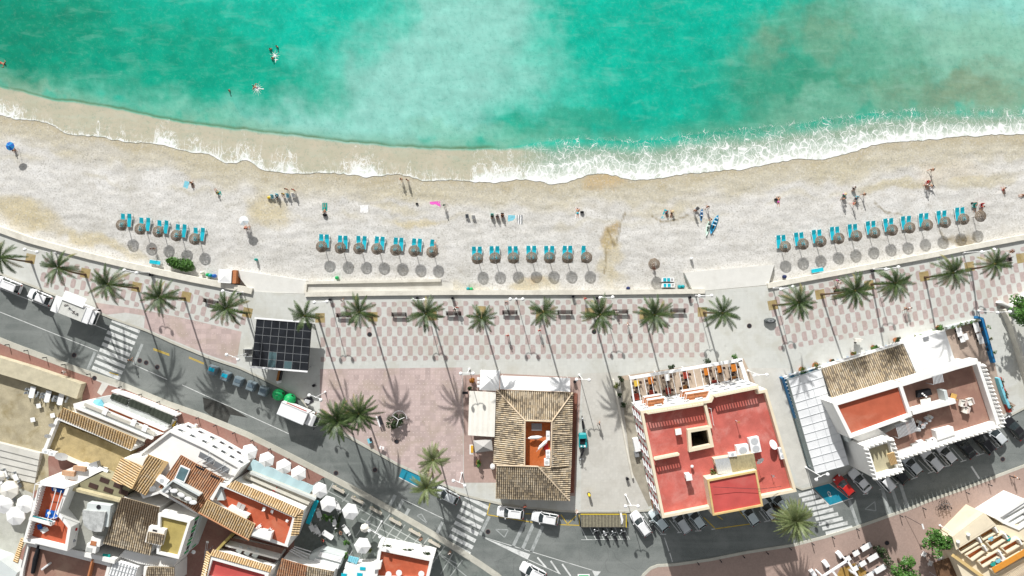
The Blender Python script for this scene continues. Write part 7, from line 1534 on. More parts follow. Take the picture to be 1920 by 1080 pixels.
def slat_awning(px, z, n, label):
    w4 = W(px, z); t = thing('slatted_awning', label, 'awning', ((w4[0].x + w4[2].x) / 2, (w4[0].y + w4[2].y) / 2, 4.6)); mb = MB(t.location)
    for i in range(n): u = (i + .5) / n; mb.bar(w4[0].lerp(w4[1], u), w4[3].lerp(w4[2], u), (w4[1] - w4[0]).length / n * .55, .06)
    mb.build('slats', lightmetal, t)
    for p in w4: mb = MB(t.location); mb.box((p.x, p.y, (z + 4.6) / 2), (.07, .07, z - 4.62)); mb.build('post', lightmetal, t)
slat_awning([(1678, 797), (1713, 785), (1721, 808), (1685, 822)], 6.6, 16, 'grey slatted awning below the orange roof'); slat_awning([(1748, 705), (1767, 700), (1770, 716), (1750, 721)], 6.6, 8, 'small pale slatted awning against the white terrace wall')
one('barbecue_table', 'dark rectangular mat with white table and clutter on the brown terrace', 'table', (1730, 738), 4.62, [('mat', blackf, lambda m: m.prism([(-1.1, -.6), (1.2, -.1), (.9, .9), (-1.2, .5)], 0, .6)), ('table_top', creamcanvas, lambda m: m.box((.1, -1.3, .7), (1.7, 1.2, .06), .2)), ('leg', greymetal, lambda m: m.box((.1, -1.3, .35), (.2, .2, .66))), ('dishes', whiteplastic, lambda m: [m.ball((-.5 + .3 * i, .1 - .25 * i, .78), .16, 8) for i in range(3)])])
for x, y, a, lab in [(1770, 752, .4, 'left yellow wicker chair on the brown terrace'), (1785, 742, -.3, 'right yellow wicker chair on the brown terrace')]:
    one('wicker_chair', lab, 'chair', (x, y), 4.62, [('seat', M('wicker', (.60, .38, .12), .8, .2, 5, pos=False), lambda m: m.box((0, 0, .42), (.9, .8, .1))), ('backrest', D.materials['wicker'] if 'wicker' in D.materials else wood, lambda m: m.box((0, -.42, .75), (.9, .1, .6))), ('leg', darkwood, lambda m: m.box((-.35, 0, .2), (.06, .6, .38))), ('leg', darkwood, lambda m: m.box((.35, 0, .2), (.06, .6, .38)))], rz=a)
for x, y, a, lab in [(1801, 755, 0, 'pale armchair of the terrace trio, left one'), (1814, 752, .5, 'pale armchair of the terrace trio, right one'), (1806, 767, -.1, 'pale armchair of the terrace trio, lower one')]:
    one('armchair', lab, 'chair', (x, y), 4.62, [('seat', creamcanvas, lambda m: m.box((0, 0, .35), (1.0, .7, .5))), ('backrest', M('pink_back', (.6, .5, .46), .8, .1, 4, pos=False), lambda m: m.box((.05, -.4, .7), (1.0, .2, .5))), ('armrest', creamcanvas, lambda m: m.box((.5, 0, .65), (.16, .7, .2))), ('armrest', creamcanvas, lambda m: m.box((-.5, 0, .65), (.16, .7, .2)))], rz=a + 1.4)
one('small_round_table', 'small dark round table between the terrace armchairs', 'table', (1806, 759), 4.62, [('table_top', darkwood, lambda m: m.lathe([(.4, .6), (.4, .66)], (0, 0, 0), 12)), ('leg', darkmetal, lambda m: m.tube([(0, 0, 0), (0, 0, .6)], .05, 6))])
rr = random.Random(12)
for k_ in range(14): x = 1716 + rr.uniform(0, 27); y = 798 - (x - 1716) * .5 + rr.uniform(-6, 8); one('stacked_crate', 'pale crate in the jumble beside the grey slatted awning', 'crate', (x, y), 4.62, [('box', [whiteplastic, creamcanvas, darkwood, M('pink_box', (.5, .34, .3), .8, .1, 3, pos=False)][k_ % 4], lambda m: m.box((0, 0, .3), (.5, .4, .6 + .3 * (k_ % 3)), rr.uniform(0, 3))), ('lid', lightmetal, lambda m: m.box((0, 0, .64 + .3 * (k_ % 3) * .5), (.42, .34, .05), 0))], group='jumble of crates on the brown terrace')
for k_, (x, y) in enumerate([(1712, 834), (1722, 828), (1740, 826), (1748, 823)]): one('storage_box', f'pale storage box along the scalloped wall, {ORD[k_]} from the left', 'box', (x, y), 4.62, [('box', whiteplastic if k_ % 2 else greyw, lambda m: m.box((0, 0, .3), (.9, .55, .6), .3)), ('lid', whitecanvas, lambda m: m.box((0, 0, .63), (.95, .6, .05), .3))], group='storage boxes on the terrace')
one('cool_box', 'small blue and green cabinet by the terrace dividing wall', 'box', (1747, 760), 4.62, [('case', whiteplastic, lambda m: m.box((0, 0, .4), (1.4, .7, .8), .25)), ('panel', lightblue, lambda m: m.box((-.3, .1, .83), (.45, .35, .05), .25)), ('panel', greenp, lambda m: m.box((.35, .2, .83), (.4, .3, .05), .25))])
wall('blue_terrace_wall', zz(1640, 560, 6.75)((1300, 235), (1365, 250), (1430, 480), (1520, 810)), .42, .1, 1.0, blue, 'bright blue low wall along the side terrace of the white complex')
wall('pale_blue_wall', zz(1640, 700, 6.75)((1575, 60), (1640, 260), (1715, 440)), .4, .1, 1.0, lightblue, 'pale blue low wall continuing below the bright blue one')
wall('planter_wall', zz(1640, 560, 6.75)((920, 370), (1150, 310), (1340, 265)), .4, .1, .9, shadew, 'pale planter wall in front of the side terrace')
for k_, ((x, y), nm, a) in enumerate([((1793, 620), 'whitelong', .25), ((1799, 635), 'white', .25), ((1805, 631), 'white', .3), ((1825, 612), 'whitelong', .28), ((1831, 630), 'white', .28), ((1834, 638), 'white', .25)]): table(nm, (x, y), a, f'white table on the side terrace, {ORD[k_]} counted from the left', 'white tables on the side terrace', chairs='dark' if k_ in (0, 3) else None, clabel='dark chair beside the white tables of the side terrace')
for k_, (x, y) in enumerate([(1839, 617), (1848, 645), (1850, 654)]): one('round_stool', f'dark round stool along the blue wall, {ORD[k_]} from the top', 'stool', (x, y), .13, [('seat', blackf, lambda m: m.lathe([(.34, .42), (.34, .5), (.2, .53)], (0, 0, 0), 12)), ('leg', darkmetal, lambda m: m.tube([(0, 0, 0), (0, 0, .42)], .06, 6))], group='dark stools along the blue wall')
for k_, (x, y) in enumerate([(1784, 613), (1793, 610), (1799, 608), (1808, 606), (1818, 603), (1828, 601), (1850, 613), (1855, 636), (1861, 660), (1714, 631), (1724, 628), (1734, 625), (1746, 622)]): shrub('wall_plant', (x, y), .38, .8, f'{ORD[k_]} small plant in the planters of the white complex, from the left', leafy if k_ % 2 else leafg, 'plant', z=.7, n=70, leaf=.1, group='planter plants of the white complex')
for k_, (x, y) in enumerate([(1873, 717), (1880, 738), (1887, 762)]): one('flower_box', f'brown flower box with dark plants by the pale blue wall, {ORD[k_]} from the top', 'planter', (x, y), .13, [('box', redwood, lambda m: m.box((0, 0, .3), (.6, 1.8, .6), .3)), ('foliage', leafd, lambda m: crown(m, (.1, 0, .7), .4, .8, .3, 90, .12, rr))], group='flower boxes by the pale blue wall')
wall('garden_wall', [(1885, 580), (1899, 607), (1915, 660), (1945, 760)], .35, .1, 1.5, stonewall, 'pale slanting garden wall at the right edge'); wall('garden_wall', [(1879, 566), (1899, 576), (1990, 505)], .4, .1, 1.6, white, 'white garden wall corner in front of the right edge tree')
Q4 = zz(0, 800, 6); Q6 = zz(0, 900, 6); Q7 = zz(300, 900, 6)
def low(root, name, mat, px, z, z0=.1): part(root, name, mat, lambda mb: mb.prism(W(px, z), z0, z))
def deck(root, name, mat, px, z):
    w = W(px, z); w = w if (w[1] - w[0]).cross(w[2] - w[1]).z > 0 else list(reversed(w)); part(root, name, mat, lambda mb: mb.poly(w))
def bars(root, name, mat, px, z, n, w=.1, h=.1):
    w4 = W(px, z); part(root, name, mat, lambda mb: [mb.bar(w4[0].lerp(w4[1], (i + .5) / n), w4[3].lerp(w4[2], (i + .5) / n), w, h) for i in range(n)])
roofred2 = M('orange_red_tiles', (.46, .105, .05), .75, .16, .7, fine=16, dirt=(.52, .2, .12), dirt_amt=.6)
creamgrey = M('grey_cream_slab', (.52, .50, .44), .8, .08, .8, dirt=(.4, .38, .32))
palegrey = M('pale_grey_slab', (.50, .52, .50), .8, .08, .8, dirt=(.38, .4, .38))
wall('garden_wall', [(-60, 668), (-10, 683), (60, 704), (148, 734)], 2.6, .1, 1.5, M('pale_sandstone', (.52, .47, .34), .9, .16, .7, fine=10, bump=.4, dirt=(.36, .32, .2), dirt_amt=.5), 'broad sandstone garden wall below the left red pavement')
mb = MB()
for i in range(5): mb.prism(W([(-60, 815 + i * 13), (-8 + 0, 829 + i * 11), (75 - i * 2, 850 + i * 11), (73 - i * 2, 862 + i * 11), (-60, 828 + i * 13)], .9 - i * .15), .0, .9 - i * .15)
o = mb.build('garden_steps', concrete, kind='structure')
for k_, ((x, y)) in enumerate([(66, 734), (95, 742), (119, 747)]): table('whitelong', (x, y), -.25, f'long white garden table, {ORD[k_]} from the left beside the sandstone wall', 'white garden tables by the sandstone wall', chairs='grey', clabel='pale grey chair at a long white garden table', nch=2)
for k_, (x, y, c_) in enumerate([(57, 729, 0), (55, 736, 0), (75, 736, 1), (72, 741, 1), (86, 738, 0), (84, 744, 0), (105, 743, 1), (102, 748, 1), (110, 744, 0), (108, 750, 0), (130, 745, 1), (127, 751, 1)]): place(CHAIRS['grey'], [], P(x, y, .13), -.25 + (1.57 if c_ else -1.57), 'pale grey chair along the side of a long white garden table', 'side chairs of the garden tables')
for k_, (x, y, lab) in enumerate([(76, 760, 'white square stool on the dry garden ground'), (65, 786, 'pinkish square stool on the dry garden ground'), (102, 778, 'white square stool at the corner of the garden house')]): one('garden_stool', lab, 'stool', (x, y), .13, [('seat', whiteplastic, lambda m: m.box((0, 0, .45), (.75, .75, .08), .2)), ('leg', darkmetal, lambda m: m.box((0, 0, .2), (.3, .3, .4), .2))])
for k_, (x, y, r, a, lab) in enumerate([(18, 918, 1.55, .3, 'ivory octagonal parasol, uppermost of the left group'), (7, 945, 1.6, .1, 'white parasol cut by the left edge'), (30, 967, 1.6, .5, 'white octagonal parasol, lowest of the left group'), (48, 945, 1.5, .2, 'greyish white parasol beside the red terrace')]): cafe_umbrella((x, y), r, lab, [creamcanvas, whitecanvas, whitecanvas, whitecanvas][k_], 8, rot=a)
cafe_umbrella((0, 893), .9, 'small pale parasol at the left edge above the others', creamcanvas, 8)
for k_, (x, y) in enumerate([(15, 887), (35, 893), (20, 925), (5, 900)]): table('white', (x, y), .4, f'pale table among the left parasols, {ORD[k_]} of the group', 'tables among the left parasols', chairs='grey', clabel='grey chair at a pale table among the left parasols')

A_ = bld('garden_house', 'low house with a tan gravel court, a cream tile band and stepped white terraces', 'house', (190, 820))
low(A_, 'court_floor', tanroof, [(112, 792), (246, 847), (216, 888), (160, 872), (128, 864), (106, 852), (84, 842)], 2.4)
part(A_, 'court_wall', white, lambda mb: ribbon(mb, [(84, 842), (106, 787), (120, 780)], .5, .1, 3.2)); part(A_, 'court_wall', white, lambda mb: ribbon(mb, [(107, 782), (180, 812), (247, 842)], .7, .1, 4.0)); part(A_, 'court_wall', stonewall, lambda mb: ribbon(mb, [(118, 856), (135, 864), (175, 880), (214, 893)], .5, .1, 3.0))
tile_roof(A_, [P(118, 764.5, 4.7), P(257, 823, 4.7), P(247, 843, 4.0), P(107.5, 781, 4.0)], (3, 2), tile_pale, period=.42)
low(A_, 'terrace', white, [(137, 757), (158, 752), (306, 813), (265, 826), (140, 771)], 3.4); part(A_, 'terrace_wall', white, lambda mb: ribbon(mb, [(138, 763), (200, 788), (285, 823)], .3, 3.4, 3.9))
[part(A_, 'terrace_step', palegrey if i % 2 else creamgrey, lambda mb: mb.bar(P(146 + 6 * i, 772 - 7 * i, 3.45 + .1 * i), P(272 + 9 * i, 826 - 6.5 * i, 3.45 + .1 * i), .5, .12)) for i in range(3)]; low(A_, 'planter_band', orangeroof, [(196, 762), (306, 808), (302, 816), (194, 770)], 3.0); part(A_, 'terrace_wall', white, lambda mb: ribbon(mb, [(194, 759), (308, 807)], .3, .1, 3.5))
low(A_, 'porch_roof', palegrey, [(178, 747), (205, 742), (322, 790), (310, 806), (198, 760)], 2.3)
bars(A_, 'porch_rail', lightmetal, [(185, 748), (315, 800), (311, 805), (182, 754)], 2.4, 14, .06, .06)
for k_, (x, y) in enumerate([(202, 770), (255, 791), (276, 801)]): table('white', (x, y), -.4, f'white table on the narrow orange terrace, {ORD[k_]} from the left', 'tables on the orange terrace', z=3.02)
for k_, px in enumerate([[(212, 737), (243, 750), (237, 760), (206, 747)], [(245, 748), (285, 764), (280, 776), (240, 761)], [(286, 764), (326, 780), (319, 796), (280, 777)]]):
    awning('shop_awning', px, 2.5, darkgreen, f'dark green awning over the red pavement, {ORD[k_]} from the left', (.3, .3, 0, 0)); 
wall('awning_edge_wall', [(209, 733), (246, 746), (330, 780)], .25, .1, 2.0, white, 'thin white fascia in front of the dark green awnings', 'wall')
cafe_umbrella((184, 760), 1.1, 'pale blue folded parasol behind the white terrace', lightblue, 6)
for x, y, lab in [(104, 795, 'round white satellite dish on the court wall'), (96, 815, 'second round white dish lower on the court wall')]: dish((x, y), 3.0, lab, .5, .4)
dish((122, 852), 3.2, 'large white oval satellite dish at the corner of the gravel court', 1.0, .3)
for x, y, lab in [(91, 845, 'white air conditioner box left of the big oval dish'), (103, 849, 'white air conditioner box beside the big oval dish')]: ac((x, y), 2.6, (1.2, .7, .7), -.2, lab)
one('water_heater', 'grey cylinder tank with brackets above the court wall', 'tank', (190, 877), 3.0, [('tank', lightmetal, lambda m: m.tube([(-.9, .3, .5), (1.4, -.6, .5)], .38, 10)), ('panel', greymetal, lambda m: m.box((-.8, .5, .4), (1.4, 1.1, .9), .3)), ('foot', darkmetal, lambda m: m.box((.2, -.1, .06), (1.6, .5, .1), -.4))])

B_ = bld('white_gabled_house', 'tall white house with pale tile gables, a skylight and a rooftop seating deck', 'house', (340, 870))
top = [(262, 849), (318, 806), (386, 838), (452, 876), (430, 908), (372, 965), (300, 925), (268, 935), (250, 900)]
block3(B_, top, 6.0, white, white, .4, .35, white)
fa, fb = P(262, 849, 6.4), P(318, 806, 6.4)
facade(B_, P(386, 838, 6.4), P(318, 806, 6.4), 3, (1.9, 4.8), .9, 1.1); facade(B_, P(318, 806, 6.4), P(262, 849, 6.4), 3, (1.9, 4.6), .8, 1.0); facade(B_, P(452, 876, 6.4), P(386, 838, 6.4), 4, (2, 4.8), .9, 1.1)
gr0, gr1 = P(267.5, 874, 7.6), P(247, 916, 7.6)
tile_roof(B_, [P(228, 858, 6.7), gr0, gr1, P(209, 901, 6.7)], (0, 3), tile_pale, period=.38); tile_roof(B_, [P(278, 852, 7.5), P(316, 867, 7.2), P(274, 929, 6.7), P(247.5, 916, 7.4)], (3, 2), tile_pale, period=.38)
ridge(B_, gr0 + Vector((.1, 0, .05)), gr1 + Vector((.1, 0, .05)), tile_pale); low(B_, 'gable_wall', white, [(230, 860), (276, 855), (312, 868), (272, 926), (212, 900)], 6.6)
tile_roof(B_, [P(339, 853, 7.2), P(421, 899, 7.2), P(376, 965, 6.6), P(298, 913, 6.6)], (3, 2), tile_red, period=.36)
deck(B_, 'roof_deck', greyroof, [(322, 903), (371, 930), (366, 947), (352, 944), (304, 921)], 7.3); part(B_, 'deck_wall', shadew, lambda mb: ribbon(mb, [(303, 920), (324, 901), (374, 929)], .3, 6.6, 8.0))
for k_, (x, y) in enumerate(Q7((100, 75), (70, 115), (170, 115), (250, 160), (330, 205), (385, 245))): one('roof_lounge_chair', f'white lounge seat on the roof deck, {ORD[k_]} from the left', 'chair', (x, y), 7.31, [('seat', whiteplastic, lambda m: m.lathe([(.45, .2), (.5, .4), (.3, .45)], (0, 0, 0), 10, 0, 1.25, .7)), ('leg', darkmetal, lambda m: m.box((0, 0, .1), (.5, .3, .2)))], rz=-.4 + .2 * (k_ % 3), group='white seats on the roof deck')
one('skylight', 'skylight with a white frame and blue glass in the red tile roof', 'skylight', (343, 888), 7.15, [('frame', whitepaint, lambda m: m.box((0, 0, .1), (1.7, 2.3, .25), -.42)), ('pane', skyglass, lambda m: m.box((0, 0, .235), (1.35, 1.95, .04), -.42))])
for k_, (x, y) in enumerate([(384, 861), (412, 878)]):
    one('solar_heater', f'grey framed solar heater on the white roof, {["left", "right"][k_]} one', 'solar heater', (x, y), 6.42, [('collector', greymetal, lambda m: m.box((.5, .3, .5), (2.6, 1.1, .08), -.5, rx=.35)), ('tank', blackf, lambda m: m.tube([(-1.0, -.9, .6), (.3, -1.5, .6)], .32, 10)), ('frame', lightmetal, lambda m: (m.bar((-1.2, -.6, .1), (1.6, .9, .9), .08, .08), m.bar((-.6, -1.2, .1), (1.9, .2, .9), .08, .08), m.bar((.4, -.2, .5), (1.0, 1.3, .5), .08, .08)))])
dish((291, 913), 7.0, 'white dish on the pale gable', .5, 1); ac((308, 899), 6.7, (1.8, 1.0, .7), -.6, 'pale grey box between the gable and the red tile roof')
low(B_, 'low_wing', white, [(326, 800), (402, 836), (440, 862), (430, 872), (318, 812)], 3.2); tile_roof(B_, [P(330, 801, 3.8), P(378, 824, 3.8), P(373, 836, 3.3), P(323, 812, 3.3)], (0, 1), tile_red, period=.36)
for k_, (x, y) in enumerate(Q5((675, 750), (735, 780), (795, 812), (852, 842))): part(B_, 'roof_opening', darkwood, lambda mb: mb.box(P(x, y, 3.22), (.7, .45, .06), -.5))
part(B_, 'planter', terracotta, lambda mb: mb.bar(P(415, 838, 1.0), P(452, 859, 1.0), .3, .3))
for x, y, lab in [(402, 829, 'dark hedge strip on the low white wing'), (458, 862, 'green hedge strip beside the first pavement parasol')]: shrub('clipped_hedge', (x, y), .9, .9, lab, leafg, 'hedge', ry=.5, ang=-.5, n=200, z=2.0)
for k_, (x, y) in enumerate([(325, 789), (364, 801)]): table('yellow', (x + 3, y + 3), -.4, f'pale yellow table on the red pavement, {["left", "right"][k_]} one', 'yellow tables on the red pavement', chairs='white', clabel='white chair at a pale yellow table on the red pavement', nch=4)
for k_, (x, y) in enumerate([(468, 847), (500, 862), (532, 875), (560, 888), (599.5, 919), (616, 945), (657, 959), (680, 1023)]):
    cafe_umbrella((x, y), 1.36 if k_ < 5 else 1.42, f'{ORD[k_]} white hexagonal parasol from the left along the lower pavement', rot=.25 + .1 * k_)
cafe_umbrella((684, 990), .75, 'small cream closed parasol beside the lamp on the grid paving', creamcanvas, 8)

C_ = bld('red_terrace_house', 'house with a long red tiled roof terrace framed by pale tile bands', 'house', (470, 960))
outer = [(437, 903), (568, 958), (540, 1026), (470, 1006), (375, 958)]
block3(C_, outer, 6.2, white, white)
deck(C_, 'terrace_floor', roofred2, [(416, 910), (551, 970), (537, 1021), (505, 1008), (470, 985), (405, 936)], 6.22)
part(C_, 'terrace_wall', white, lambda mb: ribbon(mb, [(396, 937), (413, 908), (480, 936), (551, 968), (545, 995), (536, 1022)], .55, 6.2, 7.4))
tile_roof(C_, [P(441, 900.5, 6.9), P(570, 957, 6.9), P(553, 970, 7.5), P(424, 912, 7.5)], (0, 1), tile_pale, period=.38); tile_roof(C_, [P(569, 959, 6.9), P(560, 1003, 6.9), P(545, 1004, 7.4), P(552, 971, 7.4)], (0, 1), tile_pale, period=.38)
tile_roof(C_, [P(388, 937, 7.7), P(479, 983, 7.7), P(467, 1012, 6.9), P(373, 960, 6.9)], (3, 2), tile_pale, period=.38); low(C_, 'roof_wall', white, [(390, 940), (476, 984), (465, 1009), (376, 960)], 6.85)
ridge(C_, P(372, 961, 7), P(467, 1013, 7), tile_red, .12)
part(C_, 'stair_block', white, lambda mb: mb.prism(W([(430, 949), (466, 967), (460, 976), (424, 956)], 7.3), 6.22, 7.3)); part(C_, 'stair_block', shadew, lambda mb: mb.prism(W([(404, 922), (414, 916), (421, 938), (407, 938)], 7.0), 6.22, 7.0)); part(C_, 'stair_block', white, lambda mb: mb.prism(W([(477, 992), (510, 999), (506, 1014), (472, 1004)], 7.3), 6.22, 7.3))
one('grey_lounger', 'pale grey two panel lounger on the red terrace', 'lounger', (453, 949), 6.24, [('pad', greycanvas, lambda m: m.box((-.35, .15, .35), (.6, 1.1, .08), -.45)), ('pad', greycanvas, lambda m: m.box((.3, -.15, .35), (.6, 1.1, .08), -.45)), ('leg', lightmetal, lambda m: m.box((0, 0, .15), (1.0, .6, .3), -.45))])
shrub('potted_shrub', (469, 965), .35, .8, 'small green potted plant on the red terrace', leafy, 'plant', z=6.24, n=70, leaf=.1, pot=terracotta)
for k_, (x, y) in enumerate([(497, 952), (512, 957), (540, 975), (508, 991), (489, 984)]): place(CHAIRS['white'], [], P(x, y, 6.23), k_ * 1.3, f'{ORD[k_]} white chair counted along the red roof terrace', 'white chairs on the red roof terrace')
low(C_, 'lower_terrace', creamgrey, [(468, 884), (590, 934), (572, 962), (445, 902)], 3.6); 
for k_, (a, b2) in enumerate((((462, 893), (580, 944)), ((470, 886), (592, 936)), ((455, 900), (575, 952)))): part(C_, 'terrace_step', [creamgrey, palegrey, creamgrey][k_], lambda mb: mb.bar(P(*a, 3.9), P(*b2, 3.9), .35, .6))
for i in range(5): part(C_, 'roof_light', greyw, lambda mb: mb.box(P(478 + i * 22, 902 + i * 9.2, 3.63), (1.5, .5, .06), -.41))
one('red_cushion', 'small red cushion on the cream lower terrace', 'cushion', (516, 917), 3.65, [('pad', redf, lambda m: m.box((0, 0, .12), (.7, .55, .22))), ('trim', redwood, lambda m: m.box((0, 0, .03), (.75, .6, .05)))])
awning('fabric_awning', [(474, 862), (590, 913), (580, 926), (463, 880)], 2.7, M('pale_aqua_canvas', (.40, .54, .57), .8, .04, 1), 'long pale aqua awning behind the pavement parasols'); 
for a, b2 in (((586, 1080), (0, 0)),): pass
part(C_, 'aqua_strip', turq, lambda mb: mb.bar(P(594, 938, 2.8), P(577, 982, 2.8), .7, .1))

D_ = bld('blue_tarp_house', 'white house with a narrow red roof carrying blue tarps, grey terrace and barrel tank', 'house', (130, 970))
outD = Q6((450, 10), (785, 75), (670, 370), (800, 530), (755, 800), (262, 680)); block3(D_, outD, 6.6, white, roofred2, 1.0, .5, white)
facade(D_, P(*outD[1], 7.6), P(*outD[0], 7.6), 2, (2.2, 5.0), 1.3, 1.0, gm=M('wood_shutter', (.42, .25, .14), .7, .2, 3)); part(D_, 'front_wing', white, lambda mb: mb.prism(W(Q4((500, 585), (840, 445), (1105, 515), (795, 680)), 5.2), .1, 5.2))
for q_ in Q4((900, 470), (775, 525)): part(D_, 'shutter_box', M('beige_shutter', (.46, .28, .17), .7, .15, 3), lambda mb: mb.box(P(*q_, 5.5), (2.0, .7, .5), -.12))
for px in (Q6((580, 75), (730, 85), (715, 150), (590, 125)), Q6((520, 330), (665, 350), (640, 440), (500, 415))):
    t = thing('blue_tarp', 'bright blue tarp on the narrow red roof, ' + ('upper' if px[0][1] < 930 else 'lower') + ' one', 'tarp', P(*px[0], 6.9)); w4 = W(px, 6.85); mb = MB(t.location); n_ = 5; g_ = [[mb.V(w4[0].lerp(w4[1], i / n_).lerp(w4[3].lerp(w4[2], i / n_), j / n_) + Vector((0, 0, R.uniform(-.05, .12)))) for j in range(n_ + 1)] for i in range(n_ + 1)]
    for i in range(n_):
        for j in range(n_): mb.face((g_[i][j], g_[i][j + 1], g_[i + 1][j + 1], g_[i + 1][j]))
    mb.build('sheet', brightblue, t); mb = MB(t.location); [mb.lathe([(.22, 0), (.26, .08), (.2, .1)], w4[0].lerp(w4[2], u) + Vector((0, 0, .15)), 10) for u in (.35,)]; mb.build('bucket', whiteplastic, t)
part(D_, 'wall_cap', white, lambda mb: mb.bar(P(*Q6((350, 420))[0], 7.7), P(*Q6((600, 490))[0], 7.7), .5, .9)); part(D_, 'aqua_rail', tealp, lambda mb: mb.bar(P(*Q6((370, 405))[0], 8.0), P(*Q6((590, 465))[0], 8.0), .12, .1))
part(D_, 'balustrade', white, lambda mb: balus(mb, Q6((455, 60))[0], Q6((290, 660))[0], 6.6, 8.0, .4))
for a, b2 in (((395, 45), (730, 95)), ((630, 110), (530, 460)), ((690, 120), (600, 440)), ((395, 45), (350, 350))): part(D_, 'pergola_bar', whitepaint, lambda mb: mb.bar(P(*Q6(a)[0], 8.6), P(*Q6(b2)[0], 8.6), .09, .09))
for a in ((395, 45), (730, 95), (530, 460), (600, 440)): q_ = P(*Q6(a)[0], 8.6); part(D_, 'pergola_post', whitepaint, lambda mb: mb.box((q_.x, q_.y, 7.5), (.09, .09, 2.1)))
one('blue_deck_chair', 'blue and white deck chair on the small red terrace', 'chair', (82, 991), 6.62, [('seat', brightblue, lambda m: m.box((-.4, .4, .35), (.7, .8, .06), .3)), ('frame', whiteplastic, lambda m: m.box((.4, -.2, .3), (1.1, .6, .06), .5)), ('leg', lightmetal, lambda m: m.box((0, 0, .14), (.9, .5, .28), .4))])
gt = Q6((785, 95), (1350, 235), (1230, 500), (1180, 720), (1080, 770), (960, 790), (810, 770), (815, 520), (690, 370)); block3(D_, gt, 5.4, white, greyroof, wname='terrace_wall', rname='terrace_floor'); part(D_, 'terrace_parapet', sandstone, lambda mb: ribbon(mb, Q6((785, 100), (1350, 240)), .4, 5.4, 6.4))
fA, fB = P(*Q6((1450, 170))[0], 5.6), P(*Q6((800, 60))[0], 5.6)
ol = Q4((1110, 530), (1470, 700), (1350, 820), (800, 680)); block3(D_, ol, 5.2, M('olive_render', (.36, .33, .22), .9, .12, .6), M('olive_roof', (.25, .235, .15), .9, .15, .6)); [part(D_, 'roof_pit', darkwood, lambda mb: mb.box(P(*q_, 5.24), (1.5, .75, .06), -.35)) for q_ in Q4((1050, 668), (1220, 715), (1175, 605), (1330, 665), (1390, 740))]
one('barrel_tank', 'white and grey barrel vaulted water tank house on the grey terrace', 'tank', Q6((1160, 360))[0], 5.42, [('body', shadew, lambda m: m.prism([(-2.2, -1.6), (1.7, -1.9), (2.1, 1.5), (-1.6, 1.9)], 0, 1.5)), ('vault', M('mottled_vault', (.42, .43, .42), .9, .3, 1.2, pos=False, dirt=(.7, .7, .68)), lambda m: m.prism([(-2.1, .9), (-2.15, -.4), (-1.9, -1.4), (-1.2, -2.1), (-.2, -2.5), (.9, -2.5), (1.2, -1.2), (1.5, .6)], 1.3, 1.9)), ('hatch', darkmetal, lambda m: m.lathe([(.35, 1.5), (.35, 1.58)], (.2, 1.3, 0), 12))])
one('clothes_airer', 'folding clothes airer with dark laundry on the grey terrace', 'airer', Q6((860, 600))[0], 5.42, [('frame', lightmetal, lambda m: (m.bar((-.4, -1.2, .9), (.4, 1.2, .9), .05, .05), m.bar((.1, -1.3, .9), (.8, 1.0, .9), .05, .05), m.bar((-.4, -1.2, 0), (.4, 1.0, .9), .04, .04))), ('laundry', navyf, lambda m: m.box((-.2, -.9, .75), (.8, .5, .3), .3)), ('laundry', redf, lambda m: m.box((.4, .9, .8), (.5, .4, .2), .3))])
tile_roof(D_, W(Q6((1370, 190), (1795, 305), (1690, 840), (1160, 705)), 6.6)[:2] + W(Q6((1690, 845), (1160, 710)), 5.9), (3, 2), tile_old, period=.36, old=.52); low(D_, 'roof_wall', white, Q6((1380, 200), (1780, 310), (1680, 830), (1175, 700)), 5.75)
one('tiled_chimney', 'chimney block with its own small tile roof beside the dark tile roof', 'chimney', (299, 1003), 5.9, [('shaft', white, lambda m: m.box((0, .3, .7), (2.6, 2.6, 1.4), -.25)), ('flue', darkmetal, lambda m: m.box((0, 1.2, 1.42), (.7, .25, .06), -.25))])
ch = [o for o in D.objects if o.name.startswith('tiled_chimney')][0]; tile_roof(ch, [P(278, 997, 7.6), P(309, 1003, 7.6), P(304, 1022, 7.3), P(274, 1016, 7.3)], (3, 2), tile_old, period=.34)
E_ = bld('yellow_roof_house', 'white house with a yellow tiled flat roof over a dark lane', 'house', (320, 1005)); block3(E_, Q7((-20, 375), (345, 460), (210, 890), (-40, 830)), 6.4, white, yellowroof, .5, .4, white); facade(E_, P(*Q7((210, 890))[0], 6.9), P(*Q7((345, 460))[0], 6.9), 3, (2.0, 4.6), .9, 1.3, shutter=greenp)
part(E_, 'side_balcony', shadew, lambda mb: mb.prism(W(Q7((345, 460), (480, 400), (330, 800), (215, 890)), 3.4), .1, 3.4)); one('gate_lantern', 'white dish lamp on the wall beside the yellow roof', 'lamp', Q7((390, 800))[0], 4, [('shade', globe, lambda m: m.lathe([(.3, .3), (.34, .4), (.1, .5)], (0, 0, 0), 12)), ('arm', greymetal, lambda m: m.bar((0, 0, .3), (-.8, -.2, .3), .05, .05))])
low(E_, 'white_terrace', white, Q6((1340, 860), (1400, 790), (1900, 890), (1950, 1000), (1560, 940)), 4.5); low(E_, 'white_terrace', white, Q7((-80, 850), (200, 890), (150, 980), (-100, 960)), 4.6)
F_ = bld('crimson_roof_house', 'house with a crimson flat roof edged by pale tiles and dark balconies', 'house', (450, 1060)); block3(F_, Q7((560, 850), (1230, 1040), (1160, 1260), (480, 1120)), 6.2, white, crimson, .6, .55, white)
